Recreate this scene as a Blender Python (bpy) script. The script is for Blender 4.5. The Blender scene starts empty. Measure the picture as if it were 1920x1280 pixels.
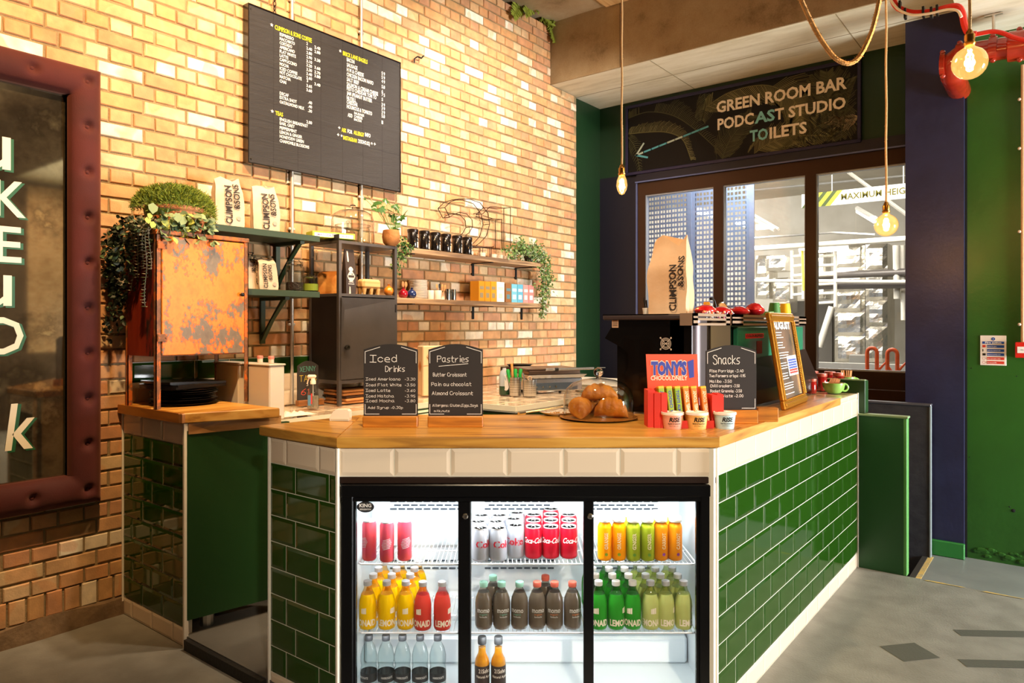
import bpy, math, random
from mathutils import Matrix, Vector, noise
random.seed(7)
SC = bpy.context.scene
COL = SC.collection
PI = math.pi
# ------------------------------------------------------------------ camera, world, lights, exposure
YAW = 0.6621          # the brick wall runs along +Y; the camera looks 37.9 degrees to the left of it
FPX, HOR, EYE = 1336.8, 609.0, 1.4458
cam_d = bpy.data.cameras.new('camera'); cam = bpy.data.objects.new('camera', cam_d); COL.objects.link(cam)
cam.location = (0, 0, EYE); cam.rotation_euler = (PI/2, 0, YAW)
cam_d.sensor_width = 36; cam_d.lens = 36*FPX/1920; cam_d.shift_y = -(640-HOR)/1920; cam_d.clip_start = .02
SC.camera = cam
SC.view_settings.view_transform = 'Standard'; SC.view_settings.look = 'None'
SC.view_settings.gamma = 1; SC.view_settings.use_curve_mapping = False
SC.view_settings.exposure = 0.3
try:
    SC.cycles.max_bounces = 7; SC.cycles.diffuse_bounces = 3; SC.cycles.glossy_bounces = 3
    SC.cycles.transmission_bounces = 6; SC.cycles.transparent_max_bounces = 14
    SC.cycles.use_adaptive_sampling = True; SC.cycles.adaptive_threshold = 0.03
    SC.cycles.caustics_reflective = False; SC.cycles.caustics_refractive = False
    SC.cycles.sample_clamp_indirect = 4
except Exception: pass
W = bpy.data.worlds.new('world'); SC.world = W; W.use_nodes = True
W.node_tree.nodes['Background'].inputs[0].default_value = (.80, .86, 1, 1)
W.node_tree.nodes['Background'].inputs[1].default_value = .14

def lamp(kind, loc, target, power, color, size=.3, size_y=None, spot=None, blend=.6, name='lamp'):
    l = bpy.data.lights.new(name, kind); l.energy = power; l.color = color
    if kind == 'AREA':
        l.size = size
        if size_y: l.shape = 'RECTANGLE'; l.size_y = size_y
    else:
        l.shadow_soft_size = size
    if kind == 'SPOT': l.spot_size = math.radians(spot); l.spot_blend = blend
    o = bpy.data.objects.new(name, l); COL.objects.link(o); o.location = loc
    if target is not None:
        o.rotation_euler = (Vector(target)-Vector(loc)).to_track_quat('-Z', 'Y').to_euler()
    return o
WARM = (1, .61, .27); WARM2 = (1, .78, .53); DAY = (.97, .99, 1)
# daylight through a tall window in the right-hand wall
lamp('AREA', (3.85, 5.06, 1.0), (-1.0, 3.9, .35), 520, DAY, 1.45, 1.6, name='daylight_right')
lamp('SPOT', (2.6, -1.2, 3.2), (-1.3, 2.15, .95), 760, (1, .85, .66), .12, spot=27, name='track_spot')
# warm track spots under the ceiling, aimed at the brick wall and the counter
lamp('SPOT', (-1.9, .9, 4.05), (-3.74, 1.5, 2.8), 400, WARM, .06, spot=84, name='track_spot')
lamp('SPOT', (-1.9, 2.3, 4.05), (-3.74, 3.0, 2.3), 240, WARM2, .06, spot=90, name='track_spot')
lamp('SPOT', (-1.9, 3.7, 4.05), (-3.74, 4.7, 1.9), 330, (1, .86, .70), .06, spot=95, name='track_spot')
lamp('SPOT', (-1.5, 1.6, 4.0), (-1.75, 2.5, 1.05), 210, (1, .76, .48), .08, spot=48, name='track_spot')
lamp('SPOT', (-2.3, 2.6, 4.05), (-3.2, 2.7, 1.0), 170, (1, .76, .5), .08, spot=55, name='track_spot')
lamp('SPOT', (2.2, 3.3, 3.3), (4.0, 3.95, 2.0), 240, (1, .87, .68), .06, spot=75, name='far_wall_fill')  # added unseen fill that brightens the far brick patch for the mirror

# ------------------------------------------------------------------ pixel -> place (photograph pixels, 1920 x 1280)
CA, SA = math.cos(YAW), math.sin(YAW)
def ray(px, py):
    k = (px-960)/FPX
    return Vector((k*CA-SA, k*SA+CA, -(py-HOR)/FPX))
E0 = Vector((0, 0, EYE))
def onX(px, py, X): r = ray(px, py); return E0+r*(X/r.x)
def onY(px, py, Y): r = ray(px, py); return E0+r*(Y/r.y)
def onZ(px, py, Z): r = ray(px, py); return E0+r*((Z-EYE)/r.z)
def onD(px, py, D): return E0+ray(px, py)*D

# ------------------------------------------------------------------ geometry helpers
def lin(c):
    c = c/255
    return c/12.92 if c <= .04045 else ((c+.055)/1.055)**2.4
def rgb(h, a=1): return (lin(int(h[0:2], 16)), lin(int(h[2:4], 16)), lin(int(h[4:6], 16)), a)

class G:
    """collects geometry, then links it as one mesh object"""
    def __init__(s, M=None): s.v = []; s.f = []; s.m = []; s.M = M
    def add(s, vs, fs, mi=0, M=None):
        b = len(s.v)
        for p in vs:
            p = Vector(p)
            if M is not None: p = M @ p
            if s.M is not None: p = s.M @ p
            s.v.append(p)
        for f in fs: s.f.append([b+i for i in f]); s.m.append(mi)
        return s
    def box(s, x0, x1, y0, y1, z0, z1, mi=0, b=0, M=None):
        if b <= 0:
            vs = [(x, y, z) for x in (x0, x1) for y in (y0, y1) for z in (z0, z1)]
            return s.add(vs, [(0, 1, 3, 2), (4, 6, 7, 5), (0, 4, 5, 1), (2, 3, 7, 6), (0, 2, 6, 4), (1, 5, 7, 3)], mi, M)
        b = min(b, (x1-x0)*.45, (y1-y0)*.45, (z1-z0)*.45)
        vs = []; idx = {}
        for i, x in enumerate((x0, x1)):
            for j, y in enumerate((y0, y1)):
                for k, z in enumerate((z0, z1)):
                    sx, sy, sz = (1-2*i)*b, (1-2*j)*b, (1-2*k)*b
                    idx[i, j, k] = len(vs)
                    vs += [(x, y+sy, z+sz), (x+sx, y, z+sz), (x+sx, y+sy, z)]
        F = []
        for i in (0, 1):
            q = [idx[i, j, k] for j, k in ((0, 0), (0, 1), (1, 1), (1, 0))]; F.append(q if i == 0 else q[::-1])
            q = [idx[j, i, k]+1 for j, k in ((0, 0), (1, 0), (1, 1), (0, 1))]; F.append(q if i == 0 else q[::-1])
            q = [idx[j, k, i]+2 for j, k in ((0, 0), (0, 1), (1, 1), (1, 0))]; F.append(q if i == 0 else q[::-1])
        for a in (0, 1):
            for c in (0, 1):
                F.append([idx[a, c, 0]+0, idx[a, c, 1]+0, idx[a, c, 1]+1, idx[a, c, 0]+1])
                F.append([idx[a, 0, c]+0, idx[a, 1, c]+0, idx[a, 1, c]+2, idx[a, 0, c]+2])
                F.append([idx[0, a, c]+1, idx[1, a, c]+1, idx[1, a, c]+2, idx[0, a, c]+2])
        for k in idx.values(): F.append([k, k+1, k+2])
        return s.add(vs, F, mi, M)
    def ring(s, profile, n=24, mi=0, c=(0, 0, 0), cap0=True, cap1=True, M=None, sx=1, sy=1):
        """lathe: profile = [(r, z)...] around the z axis at c; mi may be a list, one per band"""
        vs = []; F = []
        for r, z in profile:
            for i in range(n):
                a = 2*PI*i/n; vs.append((c[0]+r*math.cos(a)*sx, c[1]+r*math.sin(a)*sy, c[2]+z))
        b = len(s.v); s.add(vs, [], 0, M)
        for k in range(len(profile)-1):
            for i in range(n):
                j = (i+1) % n
                s.f.append([b+k*n+i, b+k*n+j, b+(k+1)*n+j, b+(k+1)*n+i])
                s.m.append(mi[k] if isinstance(mi, (list, tuple)) else mi)
        m0 = mi[0] if isinstance(mi, (list, tuple)) else mi; m1 = mi[-1] if isinstance(mi, (list, tuple)) else mi
        if cap0 and profile[0][0] > 1e-6: s.f.append([b+i for i in range(n)][::-1]); s.m.append(m0)
        if cap1 and profile[-1][0] > 1e-6: s.f.append([b+(len(profile)-1)*n+i for i in range(n)]); s.m.append(m1)
        return s
    def tube(s, pts, r, n=8, mi=0, M=None, closed=False, r1=None):
        pts = [Vector(p) for p in pts]; N = len(pts); vs = []
        up = None; frames = []
        for i in range(N):
            if closed: t = pts[(i+1) % N]-pts[i-1]
            else: t = pts[min(i+1, N-1)]-pts[max(i-1, 0)]
            if t.length < 1e-9: t = Vector((0, 0, 1))
            t.normalize()
            if up is None:
                up = Vector((0, 0, 1)) if abs(t.z) < .9 else Vector((1, 0, 0))
            u = up-t*up.dot(t)
            if u.length < 1e-6: u = t.orthogonal()
            u.normalize(); w = t.cross(u); up = u; frames.append((u, w))
        for i in range(N):
            rr = r if r1 is None else r+(r1-r)*i/max(N-1, 1)
            if isinstance(r, (list, tuple)): rr = r[i]
            u, w = frames[i]
            for k in range(n):
                a = 2*PI*k/n; vs.append(pts[i]+u*math.cos(a)*rr+w*math.sin(a)*rr)
        F = []
        for i in range(N if closed else N-1):
            i2 = (i+1) % N
            for k in range(n):
                k2 = (k+1) % n; F.append([i*n+k, i2*n+k, i2*n+k2, i*n+k2])
        if not closed: F += [[k for k in range(n)], [(N-1)*n+k for k in range(n)][::-1]]
        return s.add(vs, F, mi, M)
    def prism(s, poly, z0, z1, mi=0, M=None, side=None):
        n = len(poly); vs = [(x, y, z0) for x, y in poly]+[(x, y, z1) for x, y in poly]
        s.add(vs, [list(range(n))[::-1], list(range(n, 2*n))], mi, M)
        b = len(s.v)-2*n
        for i in range(n):
            j = (i+1) % n; s.f.append([b+i, b+j, b+n+j, b+n+i]); s.m.append(mi if side is None else side)
        return s
    def quad(s, a, b, c, d, mi=0): return s.add([a, b, c, d], [(0, 1, 2, 3)], mi)
    def sphere(s, c, r, nu=16, nv=10, mi=0, sx=1, sy=1, sz=1, M=None, fn=None):
        vs = [(0, 0, -1)]
        for j in range(1, nv):
            t = -PI/2+PI*j/nv
            for i in range(nu):
                a = 2*PI*i/nu; vs.append((math.cos(t)*math.cos(a), math.cos(t)*math.sin(a), math.sin(t)))
        vs.append((0, 0, 1)); F = []
        for i in range(nu): F.append([0, 1+(i+1) % nu, 1+i])
        for j in range(nv-2):
            for i in range(nu):
                a = 1+j*nu+i; b = 1+j*nu+(i+1) % nu; F.append([a, b, b+nu, a+nu])
        l = len(vs)-1
        for i in range(nu): F.append([l, l-nu+i, l-nu+(i+1) % nu])
        out = []
        for v in vs:
            v = Vector(v)
            if fn: v = fn(v)
            out.append((c[0]+v[0]*r*sx, c[1]+v[1]*r*sy, c[2]+v[2]*r*sz))
        return s.add(out, F, mi, M)
    def mesh(s, name, mats, smooth=False):
        me = bpy.data.meshes.new(name); me.from_pydata([tuple(p) for p in s.v], [], s.f)
        if not isinstance(mats, (list, tuple)): mats = [mats]
        for m in mats: me.materials.append(m)
        me.polygons.foreach_set('material_index', s.m)
        if smooth:
            me.polygons.foreach_set('use_smooth', [True]*len(me.polygons))
            try: me.set_sharp_from_angle(angle=math.radians(40 if smooth is True else smooth))
            except Exception: pass
        me.update(); return me
    def obj(s, name, mats, parent=None, smooth=False, label=None):
        o = bpy.data.objects.new(name, s.mesh(name, mats, smooth)); COL.objects.link(o)
        if parent is not None: o.parent = parent
        if label: o['label'] = label
        return o
def tag(o, label, cat, group=None, kind=None):
    if label: o['label'] = label
    if cat: o['category'] = cat
    if group: o['group'] = group
    if kind: o['kind'] = kind
    return o
def struct(o): o['kind'] = 'structure'; return o
def thing(name, label, cat, loc=(0, 0, 0), rz=0, group=None):
    o = bpy.data.objects.new(name, None); COL.objects.link(o); o.empty_display_size = .05
    o.location = loc; o.rotation_euler = (0, 0, rz)
    return tag(o, label, cat, group)
def dup(root, loc, rz, label, group=None):
    r = root.copy(); COL.objects.link(r); r.location = loc; r.rotation_euler = (root.rotation_euler[0], root.rotation_euler[1], rz)
    r['label'] = label
    if group: r['group'] = group
    for ch in list(root.children):
        c = ch.copy(); COL.objects.link(c); c.parent = r
        for g in list(ch.children):
            d = g.copy(); COL.objects.link(d); d.parent = c
    return r
def inst(me, name, parent, loc=(0, 0, 0), rot=(0, 0, 0), scale=None):
    o = bpy.data.objects.new(name, me); COL.objects.link(o); o.parent = parent
    o.location = loc; o.rotation_euler = rot
    if scale: o.scale = scale
    return o

# ------------------------------------------------------------------ materials
MC = {}
def mat(key, col, rough=.5, metal=0, bump=0, bs=60, var=0, vs=6, col2=None, emit=None, es=0, trans=0, ior=1.45, coat=0, alpha=None, spec=None, aniso=(1, 1, 1), sss=0):
    if key in MC: return MC[key]
    m = bpy.data.materials.new(key); MC[key] = m; m.use_nodes = True
    nt = m.node_tree; B = nt.nodes['Principled BSDF']
    c = rgb(col) if isinstance(col, str) else col
    B.inputs['Base Color'].default_value = c; m.diffuse_color = c
    B.inputs['Roughness'].default_value = rough; B.inputs['Metallic'].default_value = metal
    B.inputs['IOR'].default_value = ior
    if trans: B.inputs['Transmission Weight'].default_value = trans
    if coat: B.inputs['Coat Weight'].default_value = coat; B.inputs['Coat Roughness'].default_value = .08
    if spec is not None: B.inputs['Specular IOR Level'].default_value = spec
    if sss: B.inputs['Subsurface Weight'].default_value = sss; B.inputs['Subsurface Radius'].default_value = (.01, .006, .003)
    if emit: B.inputs['Emission Color'].default_value = rgb(emit) if isinstance(emit, str) else emit; B.inputs['Emission Strength'].default_value = es
    if bump or var or col2:
        tc = nt.nodes.new('ShaderNodeTexCoord'); mp = nt.nodes.new('ShaderNodeMapping'); mp.inputs['Scale'].default_value = aniso
        nt.links.new(tc.outputs['Object'], mp.inputs[0])
    if var or col2:
        n = nt.nodes.new('ShaderNodeTexNoise'); n.inputs['Scale'].default_value = vs; n.inputs['Detail'].default_value = 6
        nt.links.new(mp.outputs[0], n.inputs['Vector'])
        r = nt.nodes.new('ShaderNodeValToRGB'); r.color_ramp.elements[0].position = .35; r.color_ramp.elements[1].position = .65
        c2 = (rgb(col2) if isinstance(col2, str) else col2) if col2 else tuple(x*(1-var) for x in c[:3])+(1,)
        r.color_ramp.elements[0].color = c2; r.color_ramp.elements[1].color = c
        nt.links.new(n.outputs[0], r.inputs[0]); nt.links.new(r.outputs[0], B.inputs['Base Color'])
    if bump:
        n2 = nt.nodes.new('ShaderNodeTexNoise'); n2.inputs['Scale'].default_value = bs; n2.inputs['Detail'].default_value = 4
        nt.links.new(mp.outputs[0], n2.inputs['Vector'])
        bp = nt.nodes.new('ShaderNodeBump'); bp.inputs['Strength'].default_value = bump; bp.inputs['Distance'].default_value = .01
        nt.links.new(n2.outputs[0], bp.inputs['Height']); nt.links.new(bp.outputs[0], B.inputs['Normal'])
    return m
def thin_glass(key, tint=(1, 1, 1, 1), refl=.9, rough=0.0, glow=None, edge=.35):
    """a thin clear sheet: see-through with a Fresnel reflection"""
    if key in MC: return MC[key]
    m = bpy.data.materials.new(key); MC[key] = m; m.use_nodes = True; nt = m.node_tree; nt.nodes.clear()
    out = nt.nodes.new('ShaderNodeOutputMaterial'); mx = nt.nodes.new('ShaderNodeMixShader'); t = nt.nodes.new('ShaderNodeBsdfTransparent')
    g = nt.nodes.new('ShaderNodeBsdfGlossy'); lw = nt.nodes.new('ShaderNodeLayerWeight'); lw.inputs[0].default_value = .5
    pw = nt.nodes.new('ShaderNodeMath'); pw.operation = 'POWER'; pw.inputs[1].default_value = 4.0
    mu = nt.nodes.new('ShaderNodeMath'); mu.operation = 'MULTIPLY_ADD'; mu.inputs[1].default_value = min(.85, .45*refl); mu.inputs[2].default_value = .035*refl
    t.inputs[0].default_value = tint; g.inputs['Roughness'].default_value = rough; L = nt.links.new
    L(lw.outputs['Facing'], pw.inputs[0]); L(pw.outputs[0], mu.inputs[0]); L(mu.outputs[0], mx.inputs[0]); L(t.outputs[0], mx.inputs[1]); L(g.outputs[0], mx.inputs[2]); L(mx.outputs[0], out.inputs[0])
    m.diffuse_color = (.8, .9, .95, .3)
    rgbm = nt.nodes.new('ShaderNodeMixRGB'); rgbm.inputs[1].default_value = tint; rgbm.inputs[2].default_value = tuple(q*edge for q in tint[:3])+(1,)
    L(pw.outputs[0], rgbm.inputs[0]); L(rgbm.outputs[0], t.inputs[0])
    if glow:
        em = nt.nodes.new('ShaderNodeEmission'); em.inputs[0].default_value = glow[0]; em.inputs[1].default_value = glow[1]; ad = nt.nodes.new('ShaderNodeAddShader')
        L(mx.outputs[0], ad.inputs[0]); L(em.outputs[0], ad.inputs[1]); L(ad.outputs[0], out.inputs[0])
    return m
def wood(key, ca, cb, cc, axis='Y', rough=.4, scale=1, coat=0):
    if key in MC: return MC[key]
    m = mat(key, ca, rough, coat=coat); nt = m.node_tree; B = nt.nodes['Principled BSDF']
    tc = nt.nodes.new('ShaderNodeTexCoord'); mp = nt.nodes.new('ShaderNodeMapping')
    s = {'X': (1.5, 22, 22), 'Y': (22, 1.5, 22), 'Z': (22, 22, 1.5)}[axis]
    mp.inputs['Scale'].default_value = tuple(q*scale for q in s)
    n = nt.nodes.new('ShaderNodeTexNoise'); n.inputs['Scale'].default_value = 1.0; n.inputs['Detail'].default_value = 8; n.inputs['Distortion'].default_value = .8
    r = nt.nodes.new('ShaderNodeValToRGB'); e = r.color_ramp.elements; e[0].position = .33; e[0].color = rgb(cc); e[1].position = .66; e[1].color = rgb(ca)
    k = e.new(.48); k.color = rgb(cb)
    bp = nt.nodes.new('ShaderNodeBump'); bp.inputs['Strength'].default_value = .15; bp.inputs['Distance'].default_value = .004
    L = nt.links.new
    L(tc.outputs['Object'], mp.inputs[0]); L(mp.outputs[0], n.inputs['Vector']); L(n.outputs[0], r.inputs[0]); L(r.outputs[0], B.inputs['Base Color']); L(n.outputs[0], bp.inputs['Height']); L(bp.outputs[0], B.inputs['Normal'])
    return m
def patchy(key, stops, scale=4, rough=.6, metal=0, bump=.2, aniso=(1, 1, 1), detail=8, fine=60, amp=.16):
    """worn paint / stains: colour bands of a fractal noise"""
    if key in MC: return MC[key]
    m = mat(key, stops[-1][1], rough, metal); nt = m.node_tree; B = nt.nodes['Principled BSDF']; L = nt.links.new
    tc = nt.nodes.new('ShaderNodeTexCoord'); mp = nt.nodes.new('ShaderNodeMapping'); mp.inputs['Scale'].default_value = aniso
    n = nt.nodes.new('ShaderNodeTexNoise'); n.inputs['Scale'].default_value = scale; n.inputs['Detail'].default_value = detail; n.inputs['Roughness'].default_value = .65
    n2 = nt.nodes.new('ShaderNodeTexNoise'); n2.inputs['Scale'].default_value = fine; n2.inputs['Detail'].default_value = 3
    mx = nt.nodes.new('ShaderNodeMath'); mx.operation = 'MULTIPLY_ADD'; mx.inputs[1].default_value = amp
    sb = nt.nodes.new('ShaderNodeMath'); sb.operation = 'SUBTRACT'; sb.inputs[1].default_value = amp/2
    r = nt.nodes.new('ShaderNodeValToRGB'); e = r.color_ramp.elements
    e[0].position = stops[0][0]; e[0].color = rgb(stops[0][1]); e[1].position = stops[-1][0]; e[1].color = rgb(stops[-1][1])
    for p, c in stops[1:-1]: q = e.new(p); q.color = rgb(c)
    bp = nt.nodes.new('ShaderNodeBump'); bp.inputs['Strength'].default_value = bump; bp.inputs['Distance'].default_value = .01
    L(tc.outputs['Object'], mp.inputs[0]); L(mp.outputs[0], n.inputs['Vector']); L(mp.outputs[0], n2.inputs['Vector'])
    L(n2.outputs[0], mx.inputs[0]); L(n.outputs[0], mx.inputs[2]); L(mx.outputs[0], sb.inputs[0]); L(sb.outputs[0], r.inputs[0]); L(r.outputs[0], B.inputs['Base Color'])
    L(sb.outputs[0], bp.inputs['Height']); L(bp.outputs[0], B.inputs['Normal'])
    return m
BLACK = mat('black_paint', '14120f', .45); CHALK = mat('chalk_white', 'efe6dc', .9); WHITE = mat('white_print', 'f4f0ea', .6)
STEEL = mat('brushed_steel', 'c9c6c0', .28, 1, bump=.05, bs=300); CHROME = mat('chrome', 'e6e2dc', .08, 1); BRASS = mat('antique_brass', 'b5823c', .3, 1)
GREENP = mat('dark_green_paint', '1d3f1a', .38, bump=.05, bs=40); NAVY = mat('navy_paint', '232650', .42, bump=.06, bs=40, var=.25, vs=5)
NAVYD = mat('dark_navy_paint', '141222', .5, bump=.05, bs=30)
GLASS = mat('clear_glass', 'ffffff', .02, trans=1, ior=1.45)
THIN = thin_glass('thin_glass'); THINP = thin_glass('clear_plastic', (.96, .97, .97, 1), .8, .05)

# ------------------------------------------------------------------ lettering
TXT = {}
def text_geo(s, bold=0.0):
    """flat triangles of a line of sans lettering: (verts, faces, width), capital height about 0.7"""
    k = (s, bold)
    if k in TXT: return TXT[k]
    cu = bpy.data.curves.new('t', 'FONT'); cu.body = s; cu.resolution_u = 2; cu.offset = bold; cu.fill_mode = 'FRONT'
    o = bpy.data.objects.new('t', cu); COL.objects.link(o)
    me = bpy.data.meshes.new_from_object(o.evaluated_get(bpy.context.evaluated_depsgraph_get()))
    vs = [tuple(v.co) for v in me.vertices]; fs = [list(p.vertices) for p in me.polygons]
    bpy.data.objects.remove(o); bpy.data.curves.remove(cu); bpy.data.meshes.remove(me)
    if vs:
        x0 = min(v[0] for v in vs); x1 = max(v[0] for v in vs)
    else: x0, x1 = 0, .1
    vs = [(v[0]-x0, v[1]) for v in vs]
    TXT[k] = (vs, fs, x1-x0); return TXT[k]
def write(g, s, O, U, V, h, w=None, bold=.012, mi=0, slant=0, align=0, fn=None):
    """lettering in plane (U right, V up) from the baseline-left corner O; h = capital height; w = total width"""
    vs, fs, tw = text_geo(s, bold)
    if not fs: return
    sy = h/.7; sx = sy if w is None else w/tw
    if fn is None: O, U, V = Vector(O), Vector(U), Vector(V)
    off = {0: 0, 1: -tw*sx/2, 2: -tw*sx}[align]
    if fn: pts = [fn(off+x*sx+slant*y*sy, y*sy) for x, y in vs]
    else: pts = [O+U*(off+x*sx+slant*y*sy)+V*(y*sy) for x, y in vs]
    g.add(pts, fs, mi)
# a hand of single strokes for chalk lettering; grid x 0..4, baseline y 2, capitals to 8
ST = {'a':'36 16 05 03 12 22 34|36 33 42','b':'08 02|05 16 26 35 33 22 12 03','c':'35 26 16 05 03 12 22 33','d':'38 32|35 26 16 05 03 12 22 33','e':'04 34 35 26 16 05 03 12 32',
'f':'38 28 17 12|06 26','g':'36 16 05 03 12 22 34|36 31 20 10','h':'08 02|05 16 26 35 32','i':'16 12|17 18','j':'26 21 10|27 28','k':'08 02|36 04 32','l':'18 13 22','m':'06 02|05 16 25 22|25 36 45 42',
'n':'06 02|05 16 26 35 32','o':'16 05 03 12 22 33 35 26 16','p':'06 00|05 16 26 35 33 22 12 03','q':'36 30|35 26 16 05 03 12 22 33','r':'06 02|04 15 26 36','s':'36 16 05 14 24 33 22 02',
't':'18 13 22 32|06 36','u':'06 03 12 22 34|36 32','v':'06 12 36','w':'06 12 24 32 46','x':'06 32|36 02','y':'06 13 34|36 31 20 00','z':'06 36 02 32',
'A':'02 28 42|14 34','B':'02 08 28 37 36 25 05|25 34 33 22 02','C':'47 38 18 06 04 12 32 43','D':'02 08 28 46 44 22 02','E':'48 08 02 42|05 35','F':'48 08 02|05 35','G':'47 38 18 06 04 12 32 44 24',
'H':'08 02|48 42|05 45','I':'08 48|28 22|02 42','J':'48 43 32 12 03','K':'08 02|48 05 42','L':'08 02 42','M':'02 08 24 48 42','N':'02 08 42 48','O':'18 06 04 12 32 44 46 38 18','P':'02 08 38 47 46 35 05',
'R':'02 08 38 47 46 35 05|25 42','S':'47 38 18 07 16 35 43 32 12 03','T':'08 48|28 22','U':'08 03 12 32 43 48','V':'08 22 48','W':'08 12 25 32 48','X':'08 42|48 02','Y':'08 25 48|25 22',
'0':'18 06 04 12 22 34 36 28 18','1':'07 18 12','2':'07 18 28 36 02 32','3':'08 38 25 34 33 22 02','4':'28 04 34|36 32','5':'38 08 05 25 34 33 22 02','6':'38 16 03 12 22 33 34 25 05','7':'08 38 12',
'8':'15 06 07 18 28 37 36 25 15 04 03 12 22 33 34 25','9':'35 15 06 07 18 28 37 35 22','-':'04 24','.':'12 13',',':'13 12 01',':':'12 13|15 16','&':'42 07 18 28 27 04 12 22 44','_':'02 42'}
def seg(g, a, b, wd, N, mi=0):
    d = (b-a); L = d.length
    if L < 1e-7: return
    d /= L; n = N.cross(d)*wd/2; e = d*wd*.35
    g.add([a-e-n, b+e-n, b+e+n, a-e+n], [(0, 1, 2, 3)], mi)
def chalk(g, s, O, U, V, h, w=None, wd=.004, mi=0, jit=.12):
    """hand lettering; O = baseline-left, h = capital height"""
    O, U, V = Vector(O), Vector(U), Vector(V); N = U.cross(V); rnd = random.Random(len(s)*7+ord(s[0]))
    adv = 0; lay = []
    for ch in s:
        if ch == ' ': adv += 2.6; continue
        st = ST.get(ch, '')
        mx = max([int(p[0]) for q in st.split('|') for p in q.split()] or [1])
        lay.append((adv, st)); adv += mx+1.3
    sy = h/6; sx = sy*.85 if w is None else w/max(adv-1.3, 1)
    for ax, st in lay:
        jx, jy = rnd.uniform(-jit, jit), rnd.uniform(-jit, jit)*2
        for q in st.split('|'):
            pts = [O+U*((ax+int(p[0])+jx+rnd.uniform(-jit, jit))*sx)+V*((int(p[1])-2+jy+rnd.uniform(-jit, jit))*sy) for p in q.split()]
            for a, b in zip(pts, pts[1:]): seg(g, a, b, wd, N, mi)
    return
UX, UY, UZ = Vector((1, 0, 0)), Vector((0, 1, 0)), Vector((0, 0, 1))
CR = Vector((CA, SA, 0))       # along the fridge front, left to right
CF = Vector((-SA, CA, 0))      # away from the fridge front
# ================================================================== the setting
XW = -3.741; YB = 6.30; ZUND = 3.65; YL = 5.87; ZL = -.19
# --- concrete floors
CONC = mat('floor_concrete', '908e86', .5, bump=.14, bs=110, col2='807e76', vs=7)
CONC2 = mat('service_floor', '6b6862', .6, bump=.08, bs=60, col2='5b5852', vs=3)
STAIN = mat('floor_patch', '55564f', .6, bump=.1, bs=90)
YEL = mat('worn_yellow_line', 'd9b45c', .6, col2='a89a76', vs=30)
g = G(); g.box(XW-.1, 4, -3, 1.62, -.12, 0); g.box(-1.35, 4, 1.62, 4.633, -.12, 0)
floor = struct(g.obj('floor', CONC))
g = G(); g.box(XW-.1, -1.35, 1.625, YB, -.12, .05)
struct(g.obj('floor', mat('service_floor', '77746e')))
g = G(); g.box(-3.10, -2.50, 1.603, 1.625, .0, .046)
g.obj('step_edge', mat('black_rubber', '1d1a17', .6, bump=.2, bs=80), floor)
g = G(); g.box(-.775, 4, 4.633, 6.5, -.30, ZL)
struct(g.obj('floor', mat('landing_floor', '848883', .45, bump=.06, bs=60, col2='787c78', vs=4)))
g = G(); g.box(-2.2, -.775, 4.633, 6.3, -1.2, -.75); g.box(-2.2, -2.1, 4.633, 6.3, -1.2, 0)
for k in range(3): g.box(-2.2, -.775-.27*k-.02, 4.65, 5.8, -.95, -.38-.19*k)
struct(g.obj('floor', mat('dark_stair', '1b1b1b', .7)))
g = G(); g.box(-.81, -.775, 4.65, 5.80, ZL, ZL+.006); g.box(-.805, -.80, 4.65, 5.8, ZL-.03, ZL)
g.obj('stair_nosing', mat('aluminium', '9a958c', .35, .9), floor)
g = G(); g.box(-.775, -.745, 4.65, 5.78, ZL, ZL+.003)
for k in range(3):
    x = -.55+k*.27; g.add([(x-.09, 4.612, .0025), (x+.09, 4.618, .0025), (x+.11, 4.628, .0025), (x-.07, 4.632, .0025)], [(0, 1, 2, 3)])
g.obj('yellow_line', YEL, floor)
g = G()
for (px, py, a, b, w, r) in [(1705, 1222, .09, .075, 0, .2), (1885, 1188, .22, .035, 0, -.05), (1895, 1245, .2, .035, 0, -.05)]:
    p = onZ(px, py, 0); M = Matrix.Translation((p.x, p.y, .001)) @ Matrix.Rotation(YAW+r, 4, 'Z')
    g.add([(-a, -b, 0), (a, -b, 0), (a, b, 0), (-a, b, 0)], [(0, 1, 2, 3)], 0, M)
g.obj('floor_patch', STAIN, floor)

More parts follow.
